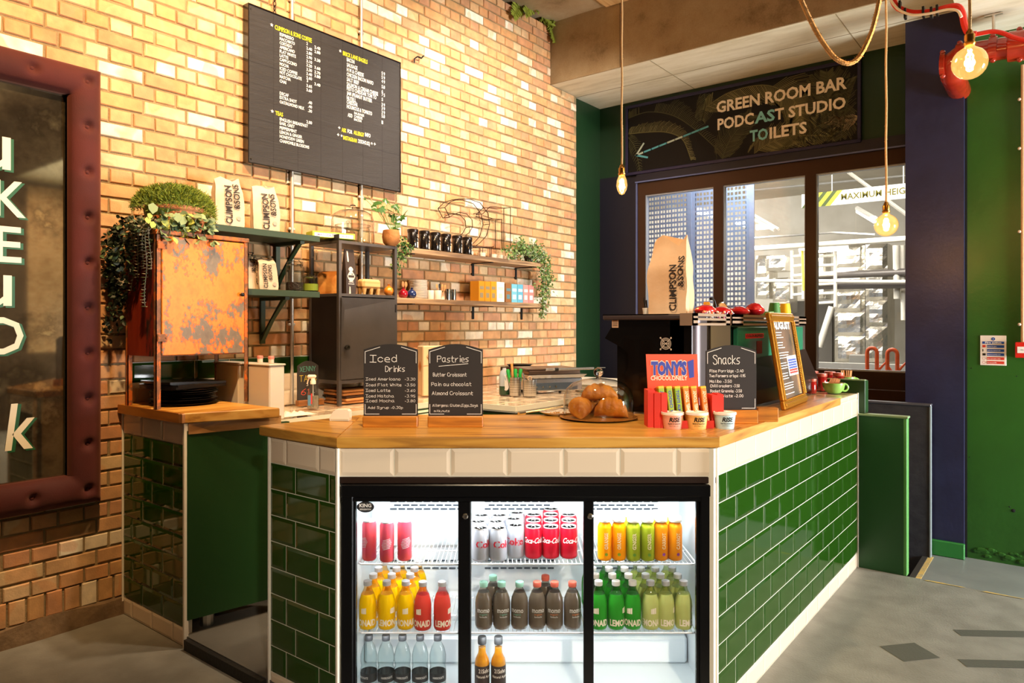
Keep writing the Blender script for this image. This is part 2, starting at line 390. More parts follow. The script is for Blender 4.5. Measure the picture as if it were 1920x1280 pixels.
# --- the brick wall: English bond, 75 mm courses
def brickmat(key, attr):
    m = bpy.data.materials.new(key); MC[key] = m; m.use_nodes = True; nt = m.node_tree; B = nt.nodes['Principled BSDF']; L = nt.links.new
    if attr: a = nt.nodes.new('ShaderNodeAttribute'); a.attribute_name = 'rnd'; src = a.outputs['Fac']
    else: a = nt.nodes.new('ShaderNodeObjectInfo'); src = a.outputs['Random']
    r = nt.nodes.new('ShaderNodeValToRGB'); r.color_ramp.interpolation = 'CONSTANT'; e = r.color_ramp.elements
    cols = ['c99a66', 'dabb8e', 'cf9a68', 'd3a878', 'cb9266', 'ecdcc0', 'cf9f70', 'd4a674', 'c7936a', 'dcbb92', 'c7926c', 'd8b184', 'f2e8d2', 'cb9a6a']
    e[0].position = 0; e[0].color = rgb(cols[0]); e[1].position = 1/len(cols); e[1].color = rgb(cols[1])
    for i, c in enumerate(cols[2:]): q = e.new((i+2)/len(cols)); q.color = rgb(c)
    L(src, r.inputs[0])
    ge = nt.nodes.new('ShaderNodeNewGeometry')
    n = nt.nodes.new('ShaderNodeTexNoise'); n.inputs['Scale'].default_value = 14; n.inputs['Detail'].default_value = 5
    n3 = nt.nodes.new('ShaderNodeTexNoise'); n3.inputs['Scale'].default_value = 7; n3.inputs['Detail'].default_value = 1
    n2 = nt.nodes.new('ShaderNodeTexNoise'); n2.inputs['Scale'].default_value = 120; n2.inputs['Detail'].default_value = 5
    for q in (n, n2, n3): L(ge.outputs['Position'], q.inputs['Vector'])
    th = nt.nodes.new('ShaderNodeValToRGB'); th.color_ramp.elements[0].position = .56; th.color_ramp.elements[1].position = .60; L(n3.outputs[0], th.inputs[0])
    fm = nt.nodes.new('ShaderNodeMath'); fm.operation = 'MULTIPLY'; fm.inputs[1].default_value = .45; L(th.outputs[0], fm.inputs[0])
    m1 = nt.nodes.new('ShaderNodeMixRGB'); m1.inputs[2].default_value = rgb('d0905c'); L(fm.outputs[0], m1.inputs[0]); L(r.outputs[0], m1.inputs[1])
    hs = nt.nodes.new('ShaderNodeHueSaturation'); mr = nt.nodes.new('ShaderNodeMapRange'); mr.inputs[1].default_value = .3; mr.inputs[2].default_value = .7; mr.inputs[3].default_value = .78; mr.inputs[4].default_value = 1.14
    L(n.outputs[0], mr.inputs[0]); L(mr.outputs[0], hs.inputs['Value']); L(m1.outputs[0], hs.inputs['Color']); L(hs.outputs[0], B.inputs['Base Color'])
    bp = nt.nodes.new('ShaderNodeBump'); bp.inputs['Strength'].default_value = .35; bp.inputs['Distance'].default_value = .004
    L(n2.outputs[0], bp.inputs['Height']); L(bp.outputs[0], B.inputs['Normal']); B.inputs['Roughness'].default_value = .85
    return m
BR1, BR2 = brickmat('brick_single', False), brickmat('brick_field', True)
MORTAR = mat('mortar', 'a08a64', .95, bump=.5, bs=120, col2='857150', vs=8)
bw = G(); bw.box(XW-.22, XW-.009, .1, 5.38, .0, 4.17); bw.box(XW-.22, XW-.009, 5.38, 5.82, 0, ZUND)
wall_left = struct(bw.obj('wall_left', MORTAR))
rb = random.Random(3)
BV = {}
def brick_me(w, h, k):
    q = (round(w, 4), round(h, 4), k)
    if q in BV: return BV[q]
    g = G(); j = lambda a: rb.uniform(-a, a); t = .0015+j(.0022)
    w2, h2 = w/2, h/2; c = .004
    base = [(0, -w2, -h2), (0, w2, -h2), (0, w2, h2), (0, -w2, h2)]
    top = [(t+.004, y*(1-c/w2)+j(.0016), z*(1-c/h2)+j(.0014)) for _, y, z in base]
    mid = [(t-.001+j(.001), y+j(.0012), z+j(.001)) for _, y, z in base]
    base = [(-.006, y, z) for _, y, z in base]
    F = [(8, 9, 10, 11)]
    for i in range(4):
        n = (i+1) % 4; F += [(i, n, 4+n, 4+i), (4+i, 4+n, 8+n, 8+i)]
    g.add(base+mid+top, F); BV[q] = g; return g
bricks = []
zc = .205; course = 0
for i in range(75):     # the course of bricks on edge above the plinth
    y = .15+i*.0755
    if y < 5.80: bricks.append((y+.034, .146, .066, .108, i % 5))
while zc < 4.17-.02:
    hdr = course % 2 == 0; L = .1125 if hdr else .225; y = .1+(0 if hdr else .056)
    while y < 5.82:
        w = min(L, 5.82-y)-.010
        ymax = 5.82 if zc < ZUND-.06 else 5.38
        w = min(w, ymax-y-.004)
        if w > .03: bricks.append((y+w/2+rb.uniform(-.002, .002), zc+.0325, w, .064+rb.uniform(-.0015, .0015), rb.randrange(6)))
        y += L
    zc += .075; course += 1
def hidden(y, z):       # behind the mirror or the menu board
    return (y < 1.42 and .68 < z < 2.58) or (2.42 < y < 3.40 and 2.47 < z < 3.18)
def seen_px(y, z):
    p = Vector((XW, y, z))-E0; X = p.x*CA+p.y*SA; D = -p.x*SA+p.y*CA
    return 960+FPX*X/D, HOR-FPX*p.z/D, D
cand = []
for b in bricks:
    px, py, D = seen_px(b[0], b[1])
    if -10 < px < 1930 and -10 < py < 1290 and not hidden(b[0], b[1]): cand.append((b[2]*b[3]/D**3, b))
cand.sort(key=lambda t: -t[0]); near = set(id(t[1]) for t in cand[:300])
MEs = {}
fieldg = G(); frnd = []
for b in bricks:
    y, z, w, h, k = b
    if id(b) in near:
        key = (round(w, 2), round(h, 2), k)
        if key not in MEs: MEs[key] = brick_me(w, h, k).mesh('brick', BR1)
        inst(MEs[key], 'brick', wall_left, (XW-.006, y, z))
    elif hidden(y, z): continue
    else:
        gg = brick_me(w, h, k); fieldg.add(gg.v, gg.f, 0, Matrix.Translation((XW-.006, y, z))); frnd += [rb.random()]*len(gg.f)
fo = fieldg.obj('bricks', BR2, wall_left); fo['kind'] = 'stuff'
at = fo.data.attributes.new('rnd', 'FLOAT', 'FACE'); at.data.foreach_set('value', frnd)
g = G(); n = 40
pts0 = [(XW, .1+5.72*i/n, 0) for i in range(n+1)]
for i in range(n):
    a, b = .1+5.72*i/n, .1+5.72*(i+1)/n; ra, rc = .012*math.sin(i*1.7)+.012, .012*math.sin(i*1.7+1.7)+.012
    g.add([(XW-.01, a, 0), (XW+.012+ra*.5, a, 0), (XW+.008, a, .075+ra), (XW-.01, a, .09), (XW-.01, b, 0), (XW+.012+rc*.5, b, 0), (XW+.008, b, .075+rc), (XW-.01, b, .09)], [(1, 5, 6, 2), (2, 6, 7, 3)])
g.obj('plinth', mat('plinth_render', '8d7458', .9, bump=.5, bs=50, col2='6b5640', vs=10), wall_left)

# --- ledge, ceiling, concrete beams
CONB = patchy('beam_concrete', [(.3, '6e5a3c'), (.45, '8f7a5a'), (.58, '9a8767'), (.75, 'a99a7d')], 2.2, .85, bump=.25, fine=90)
CONL = patchy('soffit_concrete', [(.3, 'bfb392'), (.5, 'd9d0b4'), (.7, 'e6e0ca')], 2.5, .85, bump=.2, aniso=(.5, 3, 1), fine=90)
g = G(); g.box(XW-1.6, -.6, 5.38, 5.392, ZUND+.002, 4.3, 0); bf = struct(g.obj('trim_1', CONB))      # beam face with a shutter joint
g = G(); g.box(XW-1.6, 4, 5.392, 6.75, ZUND, 4.3); beam = struct(g.obj('ceiling', CONL))
g = G(); g.box(-3.02, -3.012, 5.372, 5.38, ZUND+.002, 4.2); g.obj('shutter_joint', mat('joint_brown', '5d4a32', .9), bf)  # dark brown strip marks the joint line
g = G()
for x in (-2.75, -1.3, .2): g.box(x, x+.006, 5.40, 6.29, ZUND-.002, ZUND+.001)
g.box(XW-.2, 1, 5.83, 5.836, ZUND-.002, ZUND+.001)
g.obj('board_mark', mat('board_joint', '9a8c6c', .9), beam)
g = G(); g.box(-.560, 4, 3.5, 6.75, 3.46, 4.3); struct(g.obj('ceiling', CONL))
g = G(); g.box(XW-2.4, 4, -3, 5.38, 4.215, 4.35); struct(g.obj('ceiling', CONB))
g = G(); g.box(XW-1.5, XW-.2, -1, 5.38, 4.10, 4.17); g.box(XW-1.6, XW-1.5, -1, 6.4, 2.0, 4.3); struct(g.obj('wall_ledge', CONB))
g = G(); g.box(-3.15, -2.93, 4.55, 5.37, 4.195, 4.214); g.box(-2.90, -2.70, 4.3, 5.37, 4.195, 4.214); g.obj('timber_plank', wood('pale_timber', 'c7a776', 'b8935f', '9a7749'), bf)
# --- the rest of the room, behind and to the right of the camera
SHELL = mat('room_brown', '4a3a2c', .8)
g = G(); g.box(XW-.2, 4.1, -3.1, -3, 0, 4.3); g.box(XW-.4, XW-.2, -3, .1, 0, 4.3); g.box(XW-.2, XW, -3, .1, 0, 4.17); struct(g.obj('wall_front', SHELL))
PBR = mat('pale_far_brick', 'd8bf9c', .8, bump=.3, bs=14, aniso=(1, 1, 3), col2='c29c74', vs=9)
g = G(); g.box(3.995, 4.0, 3.68, 4.30, 1.06, 3.39); struct(g.obj('wall_side', PBR)); g = G(); g.box(4.0, 4.1, -3, 6, 0, 4.3); struct(g.obj('wall_side', SHELL))
# --- right-hand walls and the window wall
GREENW = mat('green_wall_paint', '2e5e1e', .33, bump=.14, bs=22, col2='2a561b', vs=3)
g = G(); g.box(XW-.25, XW-.03, 5.82, YB, 0, ZUND); g.box(XW-.25, -3.34, YB, YB+.12, 2.935, ZUND); g.box(-3.34, -.935, YB, YB+.12, 2.935, ZUND)
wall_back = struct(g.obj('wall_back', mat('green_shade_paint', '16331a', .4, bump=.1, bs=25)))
g = G(); g.box(XW-.1, -3.34, YB-.002, YB+.12, 0, 2.935); g.box(-3.34, -.93, YB-.03, YB+.12, 2.84, 2.935); g.box(-3.34, -.93, YB-.001, YB+.12, 0, .72)
struct(g.obj('wall_back', NAVYD))
g = G(); g.box(-.935, -.572, YL, YB+.12, ZL-.1, ZUND+.01); col = struct(g.obj('wall_column', mat('navy_column', '2c2d4a', .36, bump=.12, bs=35, col2='27263e', vs=4)))
g = G(); g.box(-.78, -.565, YL-.03, YL, ZL, ZL+.11, b=.006); struct(g.obj('baseboard_back', mat('green_skirting', '2f7a35', .35)))
g = G(); g.box(-.558, 4, YL+.06, YL+.3, ZL-.1, 3.55); wall_right = struct(g.obj('wall_right', GREENW))
g = G(); g.box(-.571, -.559, YL+.055, YL+.1, ZL, 3.46); g.obj('rough_joint', mat('joint_black', '14140f', .9), wall_right)
g = G()
for (px, py, r) in [(1900, 957, .012), (1893, 950, .005), (1818, 857, .004), (1906, 705, .004), (1821, 690, .004)]:
    p = onY(px, py, YL+.058); g.ring([(r, 0), (r*.5, .002)], 9, 0, M=Matrix.Translation(p) @ Matrix.Rotation(PI/2, 4, 'X'))
g.obj('wall_hole', mat('joint_black', '14140f'), wall_right)
g = G(); r5 = random.Random(5)
for i in range(60):   # flaking plaster along the foot of the green wall
    x = -.5+i*.02; z = ZL+.03+r5.random()*.09*(.5+i/60); s = .012+r5.random()*.02
    g.sphere((x, YL+.058, z), s, 6, 4, 0, 1.3, .25, .6)
g.obj('flaking_plaster', GREENW, wall_right)
# --- the window
FRB = mat('brown_frame', '3a2416', .32, .3); FRL = mat('frame_bead', 'a9b0bd', .4, .2)
g = G(); Y0, Y1 = YB-.005, YB+.075
for x0, x1 in ((-3.339, -3.258), (-2.564, -2.473), (-1.756, -1.67), (-.94, -.86)): g.box(x0, x1, Y0, Y1, 1.07, 2.715)
g.box(-3.34, -.9, Y0, Y1, 2.715, 2.838); g.box(-3.34, -.9, Y0, Y1, .93, 1.07); g.box(-3.34, -.9, Y0, Y1, .72, .925, b=.004)
win = struct(g.obj('window_1', FRB))
g = G()
for x0, x1 in ((-3.258, -2.564), (-2.473, -1.756), (-1.67, -.94)):
    g.box(x0, x0+.008, Y0+.012, Y1-.02, 1.07, 2.715); g.box(x1-.008, x1, Y0+.012, Y1-.02, 1.07, 2.715)
    g.box(x0+.008, x1-.008, Y0+.012, Y1-.02, 1.07, 1.083); g.box(x0+.008, x1-.008, Y0+.012, Y1-.02, 2.703, 2.715)
g.obj('glazing_bead', FRL, win)
g = G(); g.box(-3.352, -3.340, YB-.02, YB, .72, 2.85); g.box(-3.352, -.935, YB-.035, YB-.02, 2.838, 2.85); g.obj('frame_edging', mat('blue_grey_edging', '5a648f', .4), win)
for x0, x1 in ((-3.25, -2.572), (-2.465, -1.764), (-1.662, -.94)):
    g = G(); g.box(x0, x1, YB+.03, YB+.036, 1.083, 2.703); g.obj('window_pane', THIN, win)

# ================================================================== beyond the window: the service yard
YARD = mat('yard_render', 'cfc9bb', .8, bump=.2, bs=20, col2='b9b2a2', vs=2)
g = G(); g.box(-9.5, 4, YB+.13, 15, -.5, -.2); struct(g.obj('yard_floor', mat('yard_concrete', '9a978f', .7)))
g = G(); g.box(-9.5, 4, 12.0, 12.2, -.5, 5); g.box(-9.6, -9.4, YB+.13, 12, -.5, 5); g.box(3.9, 4, YB+.13, 12, -.5, 5); struct(g.obj('yard_wall', YARD))
g = G(); g.box(-9.5, 4, YB+.43, 12, 3.55, 3.7); yc = struct(g.obj('yard_ceiling', mat('yard_soffit', 'c9c1b0', .8, bump=.2, bs=12, col2='b3aa98', vs=1.5)))
TUBE = mat('fluorescent_tube', 'ffffff', .5, emit='fff8ea', es=14)
def tube_light(a, b, label):
    a, b = Vector(a), Vector(b); t = thing('tube_light', label, 'light', tuple((a+b)/2), 0, None)
    d = (b-a)/2; g = G(); g.tube([-d, d], .022, 8); g.obj('tube', TUBE, t)
    g = G(); n = d.normalized(); g.tube([-d*1.04+UZ*.035, d*1.04+UZ*.035], .03, 6); g.obj('housing', mat('light_housing', 'dcd9d0', .5), t)
    lamp('AREA', tuple((a+b)/2-UZ*.04), tuple((a+b)/2-UZ*2), 26, (1, .95, .86), .6, name='tube_glow')
tube_light(onY(1608, 396, 9.6), onY(1640, 415, 9.1), 'bright tube light on the yard ceiling under the height sign')
tube_light(onY(1500, 474, 10.5), onY(1590, 466, 10.5), 'long tube light over the foil ducts behind the window')
tube_light(onY(1308, 398, 9.0), onY(1337, 404, 8.6), 'tube light seen through the perforated screen, left pane')
tube_light(onY(1382, 418, 9.4), onY(1402, 424, 9.2), 'tube light seen through the perforated screen, middle pane')
tube_light(onY(1418, 428, 10), onY(1445, 426, 10), 'small tube light just right of the perforated screen')
lamp('AREA', (-2.6, 6.9, 3.45), (-2.9, 7.6, 1.6), 45, (.9, .95, 1), .3, 1.2, name='yard_fill')  # added fill for the room side of the perforated screens, no fitting there
lamp('AREA', (-5.5, 9.2, 3.4), (-5.2, 11.5, 1.8), 170, (1, .98, .94), 2.0, 1.5, name='yard_fill')  # added fill so the yard behind the screen holes looks bright
lamp('AREA', (-1.6, 8.6, 3.4), (-1.8, 10.5, .8), 60, (1, .96, .88), 2.5, 2.5, name='yard_fill')
lamp('AREA', (-4.0, 8.4, 3.4), (-4.6, 11, 1), 55, (1, .96, .9), 2.5, 2.5, name='yard_fill')
# perforated screen: panels with rows of square holes, 1 m behind the glass
PERF = mat('blue_grey_sheet', '8d9cb8', .5)
def perf_panel(px0, px1, Y, holes0, holes1, label):
    x0, x1 = onY(px0, 500, Y).x, onY(px1, 500, Y).x; h0, h1 = onY(holes0, 500, Y).x, onY(holes1, 500, Y).x
    g = G(); z0, z1 = -.2, 3.5; pw, ph = .034, .052
    g.box(x0, h0, Y, Y+.012, z0, z1); g.box(h1, x1, Y, Y+.012, z0, z1)
    nz = int((z1-.9)/ph); nx = max(1, int((h1-h0)/pw)); pw = (h1-h0)/nx
    g.box(h0, h1, Y, Y+.012, z0, .9)
    for j in range(nz):
        z = .9+j*ph; g.box(h0, h1, Y, Y+.004, z, z+ph*.42)
        for i in range(nx+1):
            w = .22*pw if i % 2 else .46*pw; x = h0+i*pw
            g.box(x-w/2, x+w/2, Y, Y+.004, z+ph*.42, z+ph)
    return tag(g.obj('perforated_screen', PERF), label, 'screen', 'perforated metal screens')
perf_panel(1200, 1296, 7.3, 1216, 1287, 'perforated blue-grey metal screen behind the leftmost window pane')
perf_panel(1296, 1352, 7.35, 1305, 1350, 'narrow perforated screen panel left of the first window mullion')
perf_panel(1352, 1414, 7.25, 1362, 1398, 'perforated screen panel behind the middle pane, ending in a plain edge')
FOIL = mat('crinkled_foil', 'e6e0d2', .26, .9, bump=1.0, bs=9, var=.25, vs=3)
def foil(px0, px1, py0, py1, Y, dep, name, label, seams=()):
    a, b = onY(px0, py1, Y), onY(px1, py0, Y); t = thing(name, label, 'duct', (a.x, Y, a.z)); w, h = b.x-a.x, b.z-a.z
    zs = [0]+[s*h for s in seams]+[h]
    for k in range(len(zs)-1):
        g = G(); n, m = max(5, int(w/.05)), max(5, int((zs[k+1]-zs[k])/.05)); vs = []; F = []
        for j in range(m+1):
            for i in range(n+1):
                e = 0 if i in (0, n) or j in (0, m) else 1
                q = Vector((w*i/n, 0, zs[k]+(zs[k+1]-zs[k])*j/m)); vs.append((q.x, -.03*e-.06*e*abs(noise.noise(Vector((q.x*4+k, q.z*5+px0, 1)))), q.z))
        for j in range(m):
            for i in range(n): A = j*(n+1)+i; F.append((A, A+1, A+n+2, A+n+1))
        g.add(vs, F); g.box(0, w, .002, dep, zs[k], zs[k+1]); g.obj('foil_panel', FOIL, t)
    return t
foil(1565, 1622, 455, 678, 10.6, .5, 'foil_duct', 'tall foil-wrapped duct just right of the ladder', (.22, .42, .6, .8))
foil(1623, 1664, 456, 678, 10.55, .5, 'foil_duct', 'tall foil-wrapped duct at the right, behind the globe bulb', (.3, .52, .78))
foil(1417, 1442, 478, 560, 10.8, .4, 'foil_duct', 'foil-wrapped duct beside the perforated screen edge', (.5,))
foil(1437, 1472, 478, 508, 10.3, .4, 'foil_box', 'bright foil-wrapped box high between the duct and the ladder')
foil(1449, 1480, 520, 585, 10.8, .4, 'foil_duct', 'foil-wrapped duct under the bright foil box', (.3, .7))
foil(1533, 1548, 470, 560, 10.9, .3, 'foil_duct', 'narrow foil strip left of the ladder hoops')
PIPE = mat('grey_pipe', '6b6560', .4, .3); PALE = mat('pale_pipe', 'd8d2c4', .45)
def ypipe(pa, pb, Y, r, m, label):
    g = G(); g.tube([onY(*pa, Y), onY(*pb, Y)], r, 10); tag(g.obj('pipe', m, smooth=True), label, 'pipe')
ypipe((1528, 517), (1700, 510), 10.2, .05, PIPE, 'upper dark pipe crossing the foil ducts')
ypipe((1528, 536), (1700, 533), 10.1, .05, PIPE, 'lower dark pipe crossing the foil ducts')
ypipe((1415, 526), (1700, 528), 10.0, .022, PALE, 'thin pale pipe across both right panes')
ypipe((1415, 466), (1700, 447), 9.8, .035, PALE, 'thick pale pipe under the yard ceiling')
ypipe((1504, 470), (1507, 545), 9.9, .017, mat('yellow_pipe', 'd8cf4e', .5), 'yellow gas pipe beside the middle mullion')
ypipe((1680, 460), (1682, 560), 10.2, .04, PALE, 'upright pale pipe at the far right of the window')
ypipe((1692, 460), (1694, 600), 10.25, .03, PALE, 'thin upright pipe next to the column edge')
ypipe((1536, 650), (1560, 575), 11, .05, PALE, 'slanting pipe behind the lower ladder')
for k, (a, b) in enumerate([((1415, 356), (1700, 329)), ((1415, 446), (1560, 436)), ((1560, 436), (1640, 440))]):
    ypipe(a, b, 9.5, .014, mat('conduit_grey', '8d8a83', .5), ['thin conduit along the yard ceiling', 'cable tray rail above the ducts, left', 'cable tray rail above the ducts, right'][k])
g = G()
for a, b in [((1590, 322), (1700, 402)), ((1415, 404), (1460, 430)), ((1415, 412), (1452, 431))]:
    g.tube([onY(*a, 9.3), onY(*b, 9.0)], .022, 4)
g.obj('cable_channel', PALE, yc)
def ladder(px0, px1, py0, py1, n, Y, label):
    t = thing('caged_ladder', label, 'ladder', tuple(onY(px0, py1, Y))); O = onY(px0, py1, Y)
    for p in (px0, px1): g = G(); g.tube([onY(p, py0, Y)-O, onY(p, py1, Y)-O], .022, 6); g.obj('rail', PALE, t)
    for i in range(n):
        py = py0+(py1-py0)*(i+.5)/n; g = G(); g.tube([onY(px0, py+2, Y)-O, onY(px1, py, Y)-O], .02, 6); g.obj('rung', PALE, t)
ladder(1485, 1506, 470, 560, 5, 10.1, 'pale caged ladder left of the right-hand mullion')
ladder(1531, 1566, 470, 575, 6, 10.0, 'pale caged ladder right of the right-hand mullion')
g = G(); g.box(*[onY(1595, 685, 10.4).x, onY(1626, 685, 10.4).x], 10.3, 10.4, onY(1600, 685, 10.4).z, onY(1600, 664, 10.4).z, b=.01)
tag(g.obj('meter_box', mat('dark_box', '77746c', .6)), 'dark box low in front of the foil duct', 'box')
g = G(); g.box(onY(1528, 690, 9).x, onY(1700, 690, 9).x+1, 9, 9.1, -.2, onY(1600, 681, 9).z); tag(g.obj('yard_kerb', mat('kerb_pale', 'b7b3a8', .7)), 'pale kerb wall below the foil ducts', 'kerb')
g = G(); g.box(onY(1480, 690, 11.5).x, onY(1560, 690, 11.5).x, 11.5, 11.6, .2, onY(1600, 562, 11.5).z); tag(g.obj('dark_recess', mat('dark_recess', '5a554d', .8)), 'dark louvred recess behind the ladders', 'panel')
ORG = mat('orange_rack', 'e8622e', .45)
for k, (c, tp) in enumerate(((1635, 652), (1673, 655))):
    t = thing('bike_hoop', ['left', 'right'][k]+' of two orange bike hoops outside the window', 'bike rack', tuple(onY(c, 697, 8)))
    b = onY(c, 697, 8); tz = onY(c, tp, 8).z-b.z; w = .045; g = G()
    g.tube([(-w, 0, -.2), (-w, 0, tz-w)]+[(-w*math.cos(q*PI/6), 0, tz-w+w*math.sin(q*PI/6)) for q in range(1, 6)]+[(w, 0, tz-w), (w, 0, -.2)], .019, 8); g.obj('hoop', ORG, t, True)
    g = G(); g.tube([(w, 0, .0), (w+.08, 0, .10), (w+.14, 0, .0)], .014, 6); g.obj('wheel_guide', ORG, t)
# hanging height sign
a, b = onY(1503, 388, 8.6), onY(1730, 320, 8.6); zc0 = onY(1600, 381, 8.6).z; zc1 = onY(1600, 354, 8.6).z
sg = thing('height_sign', 'hanging white height sign with yellow and black stripes at one end', 'sign', (a.x, 8.6, zc0))
g = G(); g.box(0, b.x-a.x+.6, 0, .02, 0, zc1-zc0); g.obj('sign_board', mat('sign_white', 'fbfaf0', .6, emit='fffbe8', es=.05), sg)  # faint emission added to brighten the board, which is no lamp
g = G(); hh = zc1-zc0; x = 0
while x < .30:
    g.add([(x, -.002, 0), (x+.05, -.002, 0), (x+.05+hh*.8, -.002, hh), (x+hh*.8, -.002, hh)], [(0, 1, 2, 3)]); x += .105
g.obj('stripe', mat('stripe_olive', '4d5a2a', .6), sg)
g = G(); x = .05
while x < .30:
    g.add([(x, -.002, 0), (x+.055, -.002, 0), (x+.055+hh*.8, -.002, hh), (x+hh*.8, -.002, hh)], [(0, 1, 2, 3)]); x += .105
g.obj('stripe', mat('stripe_yellow', 'e6d93a', .6), sg)
q = onY(1577, 373, 8.6); q2 = onY(1700, 366, 8.6)
g = G(); write(g, 'MAXIMUM HEIGHT', (q.x-a.x, -.003, .32*hh), UX, UZ, hh*.42, (q2.x-q.x)*1.17, .02); g.obj('lettering', mat('sign_letters', '6e6612', .6), sg)
g = G()
for p in (1560, 1694): xx = onY(p, 350, 8.6).x-a.x; g.tube([(xx, 0, hh), (xx, 0, 3.55-zc0)], .006, 5)
g.obj('hanger', PALE, sg)
# ================================================================== tiled counters
TG = mat('green_glazed_tile', '234a0c', .06, coat=.3, var=.3, vs=1.2, bump=.05, bs=6); TD = TG
TW = mat('cream_glazed_tile', 'e9d6bd', .12, coat=.3, var=.06, vs=2, bump=.04, bs=8)
GROUT = mat('grout', 'e2dccb', .85); TRIM = mat('white_tile_trim', 'f1e9dc', .35)
PITCH, RH, ZWG = .2025, .1025, .9058
TM = {}
def tile_me(w, h, m):
    k = (round(w, 3), round(h, 3), m.name)
    if k not in TM:
        g = G(); q = .0125; t0, t1 = .0010, .0036; w -= .0044; h -= .0036
        q = min(q, w*.3, h*.3)
        R = lambda y, i: [(i, y, i), (w-i, y, i), (w-i, y, h-i), (i, y, h-i)]
        vs = R(0, 0)+R(-t0, 0)+R(-t1, q); F = [(8, 9, 10, 11)]
        for i in range(4):
            n = (i+1) % 4; F += [(i, n, 4+n, 4+i), (4+i, 4+n, 8+n, 8+i)]
        g.add(vs, F); TM[k] = g.mesh('tile', m)
    return TM[k]
def tile_row(parent, O, th, L, z, h, m, off, jit=0):
    """one row of tiles from O along direction th; off = width of the first (cut) tile"""
    U = Vector((math.cos(th), math.sin(th), 0)); s = 0; w = off if off > .012 else PITCH
    while s < L-.012:
        w2 = min(w, L-s)
        if w2 > .012: inst(tile_me(w2, h, m), 'tile', parent, Vector((O[0], O[1], z))+U*(s+.0015)+UZ*.0015, (0, 0, th))
        s += w; w = PITCH
def face(parent, O, th, L, offA, offB, rows=8, top=True):
    if top: tile_row(parent, O, th, L, ZWG, .1005, TW, offA)
    for r in range(rows): tile_row(parent, O, th, L, ZWG-RH*(r+1), RH, TG, offB if r % 2 == 0 else offA)
    tile_row(parent, O, th, L, 0.0, ZWG-RH*8, TW, offB)
LEN = Vector((-.993+2.055, 2.472-1.629)).length
ct = thing('bar_counter', 'tiled bar counter, green brick tiles with a cream band around the drinks fridge', 'counter', (0, 0, 0))
g = G()
g.box(-1.04, -.993, 2.44, 4.633, 0, 1.005); g.box(-2.475, -2.07, 1.629, 1.67, 0, 1.005); g.box(-2.475, -2.44, 1.63, 2.1, 0, 1.0)
Mf = Matrix.Translation((-2.055, 1.629, 0)) @ Matrix.Rotation(YAW, 4, 'Z')
g.box(0, LEN, 0, .03, ZWG-.002, 1.005, M=Mf); g.box(-.012, .0, 0, .5, 0, 1.0, M=Mf); g.box(LEN-.002, LEN+.003, 0.004, .5, 0, 1.0, M=Mf)
g.box(-1.60, -1.57, 2.8, 4.6, .05, 1.0)
g.obj('counter_body', GROUT, ct)
oA = (onX(1378.8, 850, -.993).y-2.472) % PITCH; oB = (onX(1361.9, 900, -.993).y-2.472) % PITCH
face(ct, (-.993, 2.474), PI/2, 4.630-2.474, oA, oB)
x0 = -2.473
face(ct, (x0, 1.629), 0, .412, onY(536.9, 850, 1.629).x-x0, onY(554.6, 880, 1.629).x-x0)
for k, (a, b) in enumerate(((0, 741.4), (741.4, 847), (847, 952.6), (952.6, 1058.3), (1058.3, 1164), (1164, 1269.6), (1269.6, 1337))):
    s0 = max(0, (a-637)/523.6); s1 = (b-637)/523.6
    inst(tile_me(s1-s0, .1005, TW), 'tile', ct, Mf @ Vector((s0+.0015, 0, ZWG+.0015)), (0, 0, YAW))
for x, y in ((-2.055, 1.627), (-.992, 2.468)): g = G(); g.tube([(x, y-.003, 0), (x, y-.003, 1.006)], .0065, 8); g.obj('corner_trim', TRIM, ct)
g = G(); g.box(-2.482, -2.474, 1.621, 1.64, 0, 1.005); g.obj('corner_trim', TRIM, ct)
g = G(); g.tube([(-.990, 4.632, 0), (-.990, 4.632, 1.04)], .005, 6); g.obj('corner_trim', TRIM, ct)
# far end of the counter: pale tiled top beyond the end of the boards
g = G(); g.box(-1.60, -.993, 4.195, 4.62, 1.006, 1.036, b=0); g.obj('tiled_top', GROUT, ct)
for i in range(3):
    for j in range(2): inst(tile_me(.2025, .2, TW), 'tile', ct, (-1.60+.2025*i, 4.20+.2*(j), 1.036), (-PI/2, 0, 0))
for k in range(3): inst(tile_me(min(.2025, .43-k*.2025), .032, TW), 'tile', ct, (-.993, 4.197+.2025*k, 1.008), (0, 0, PI/2))
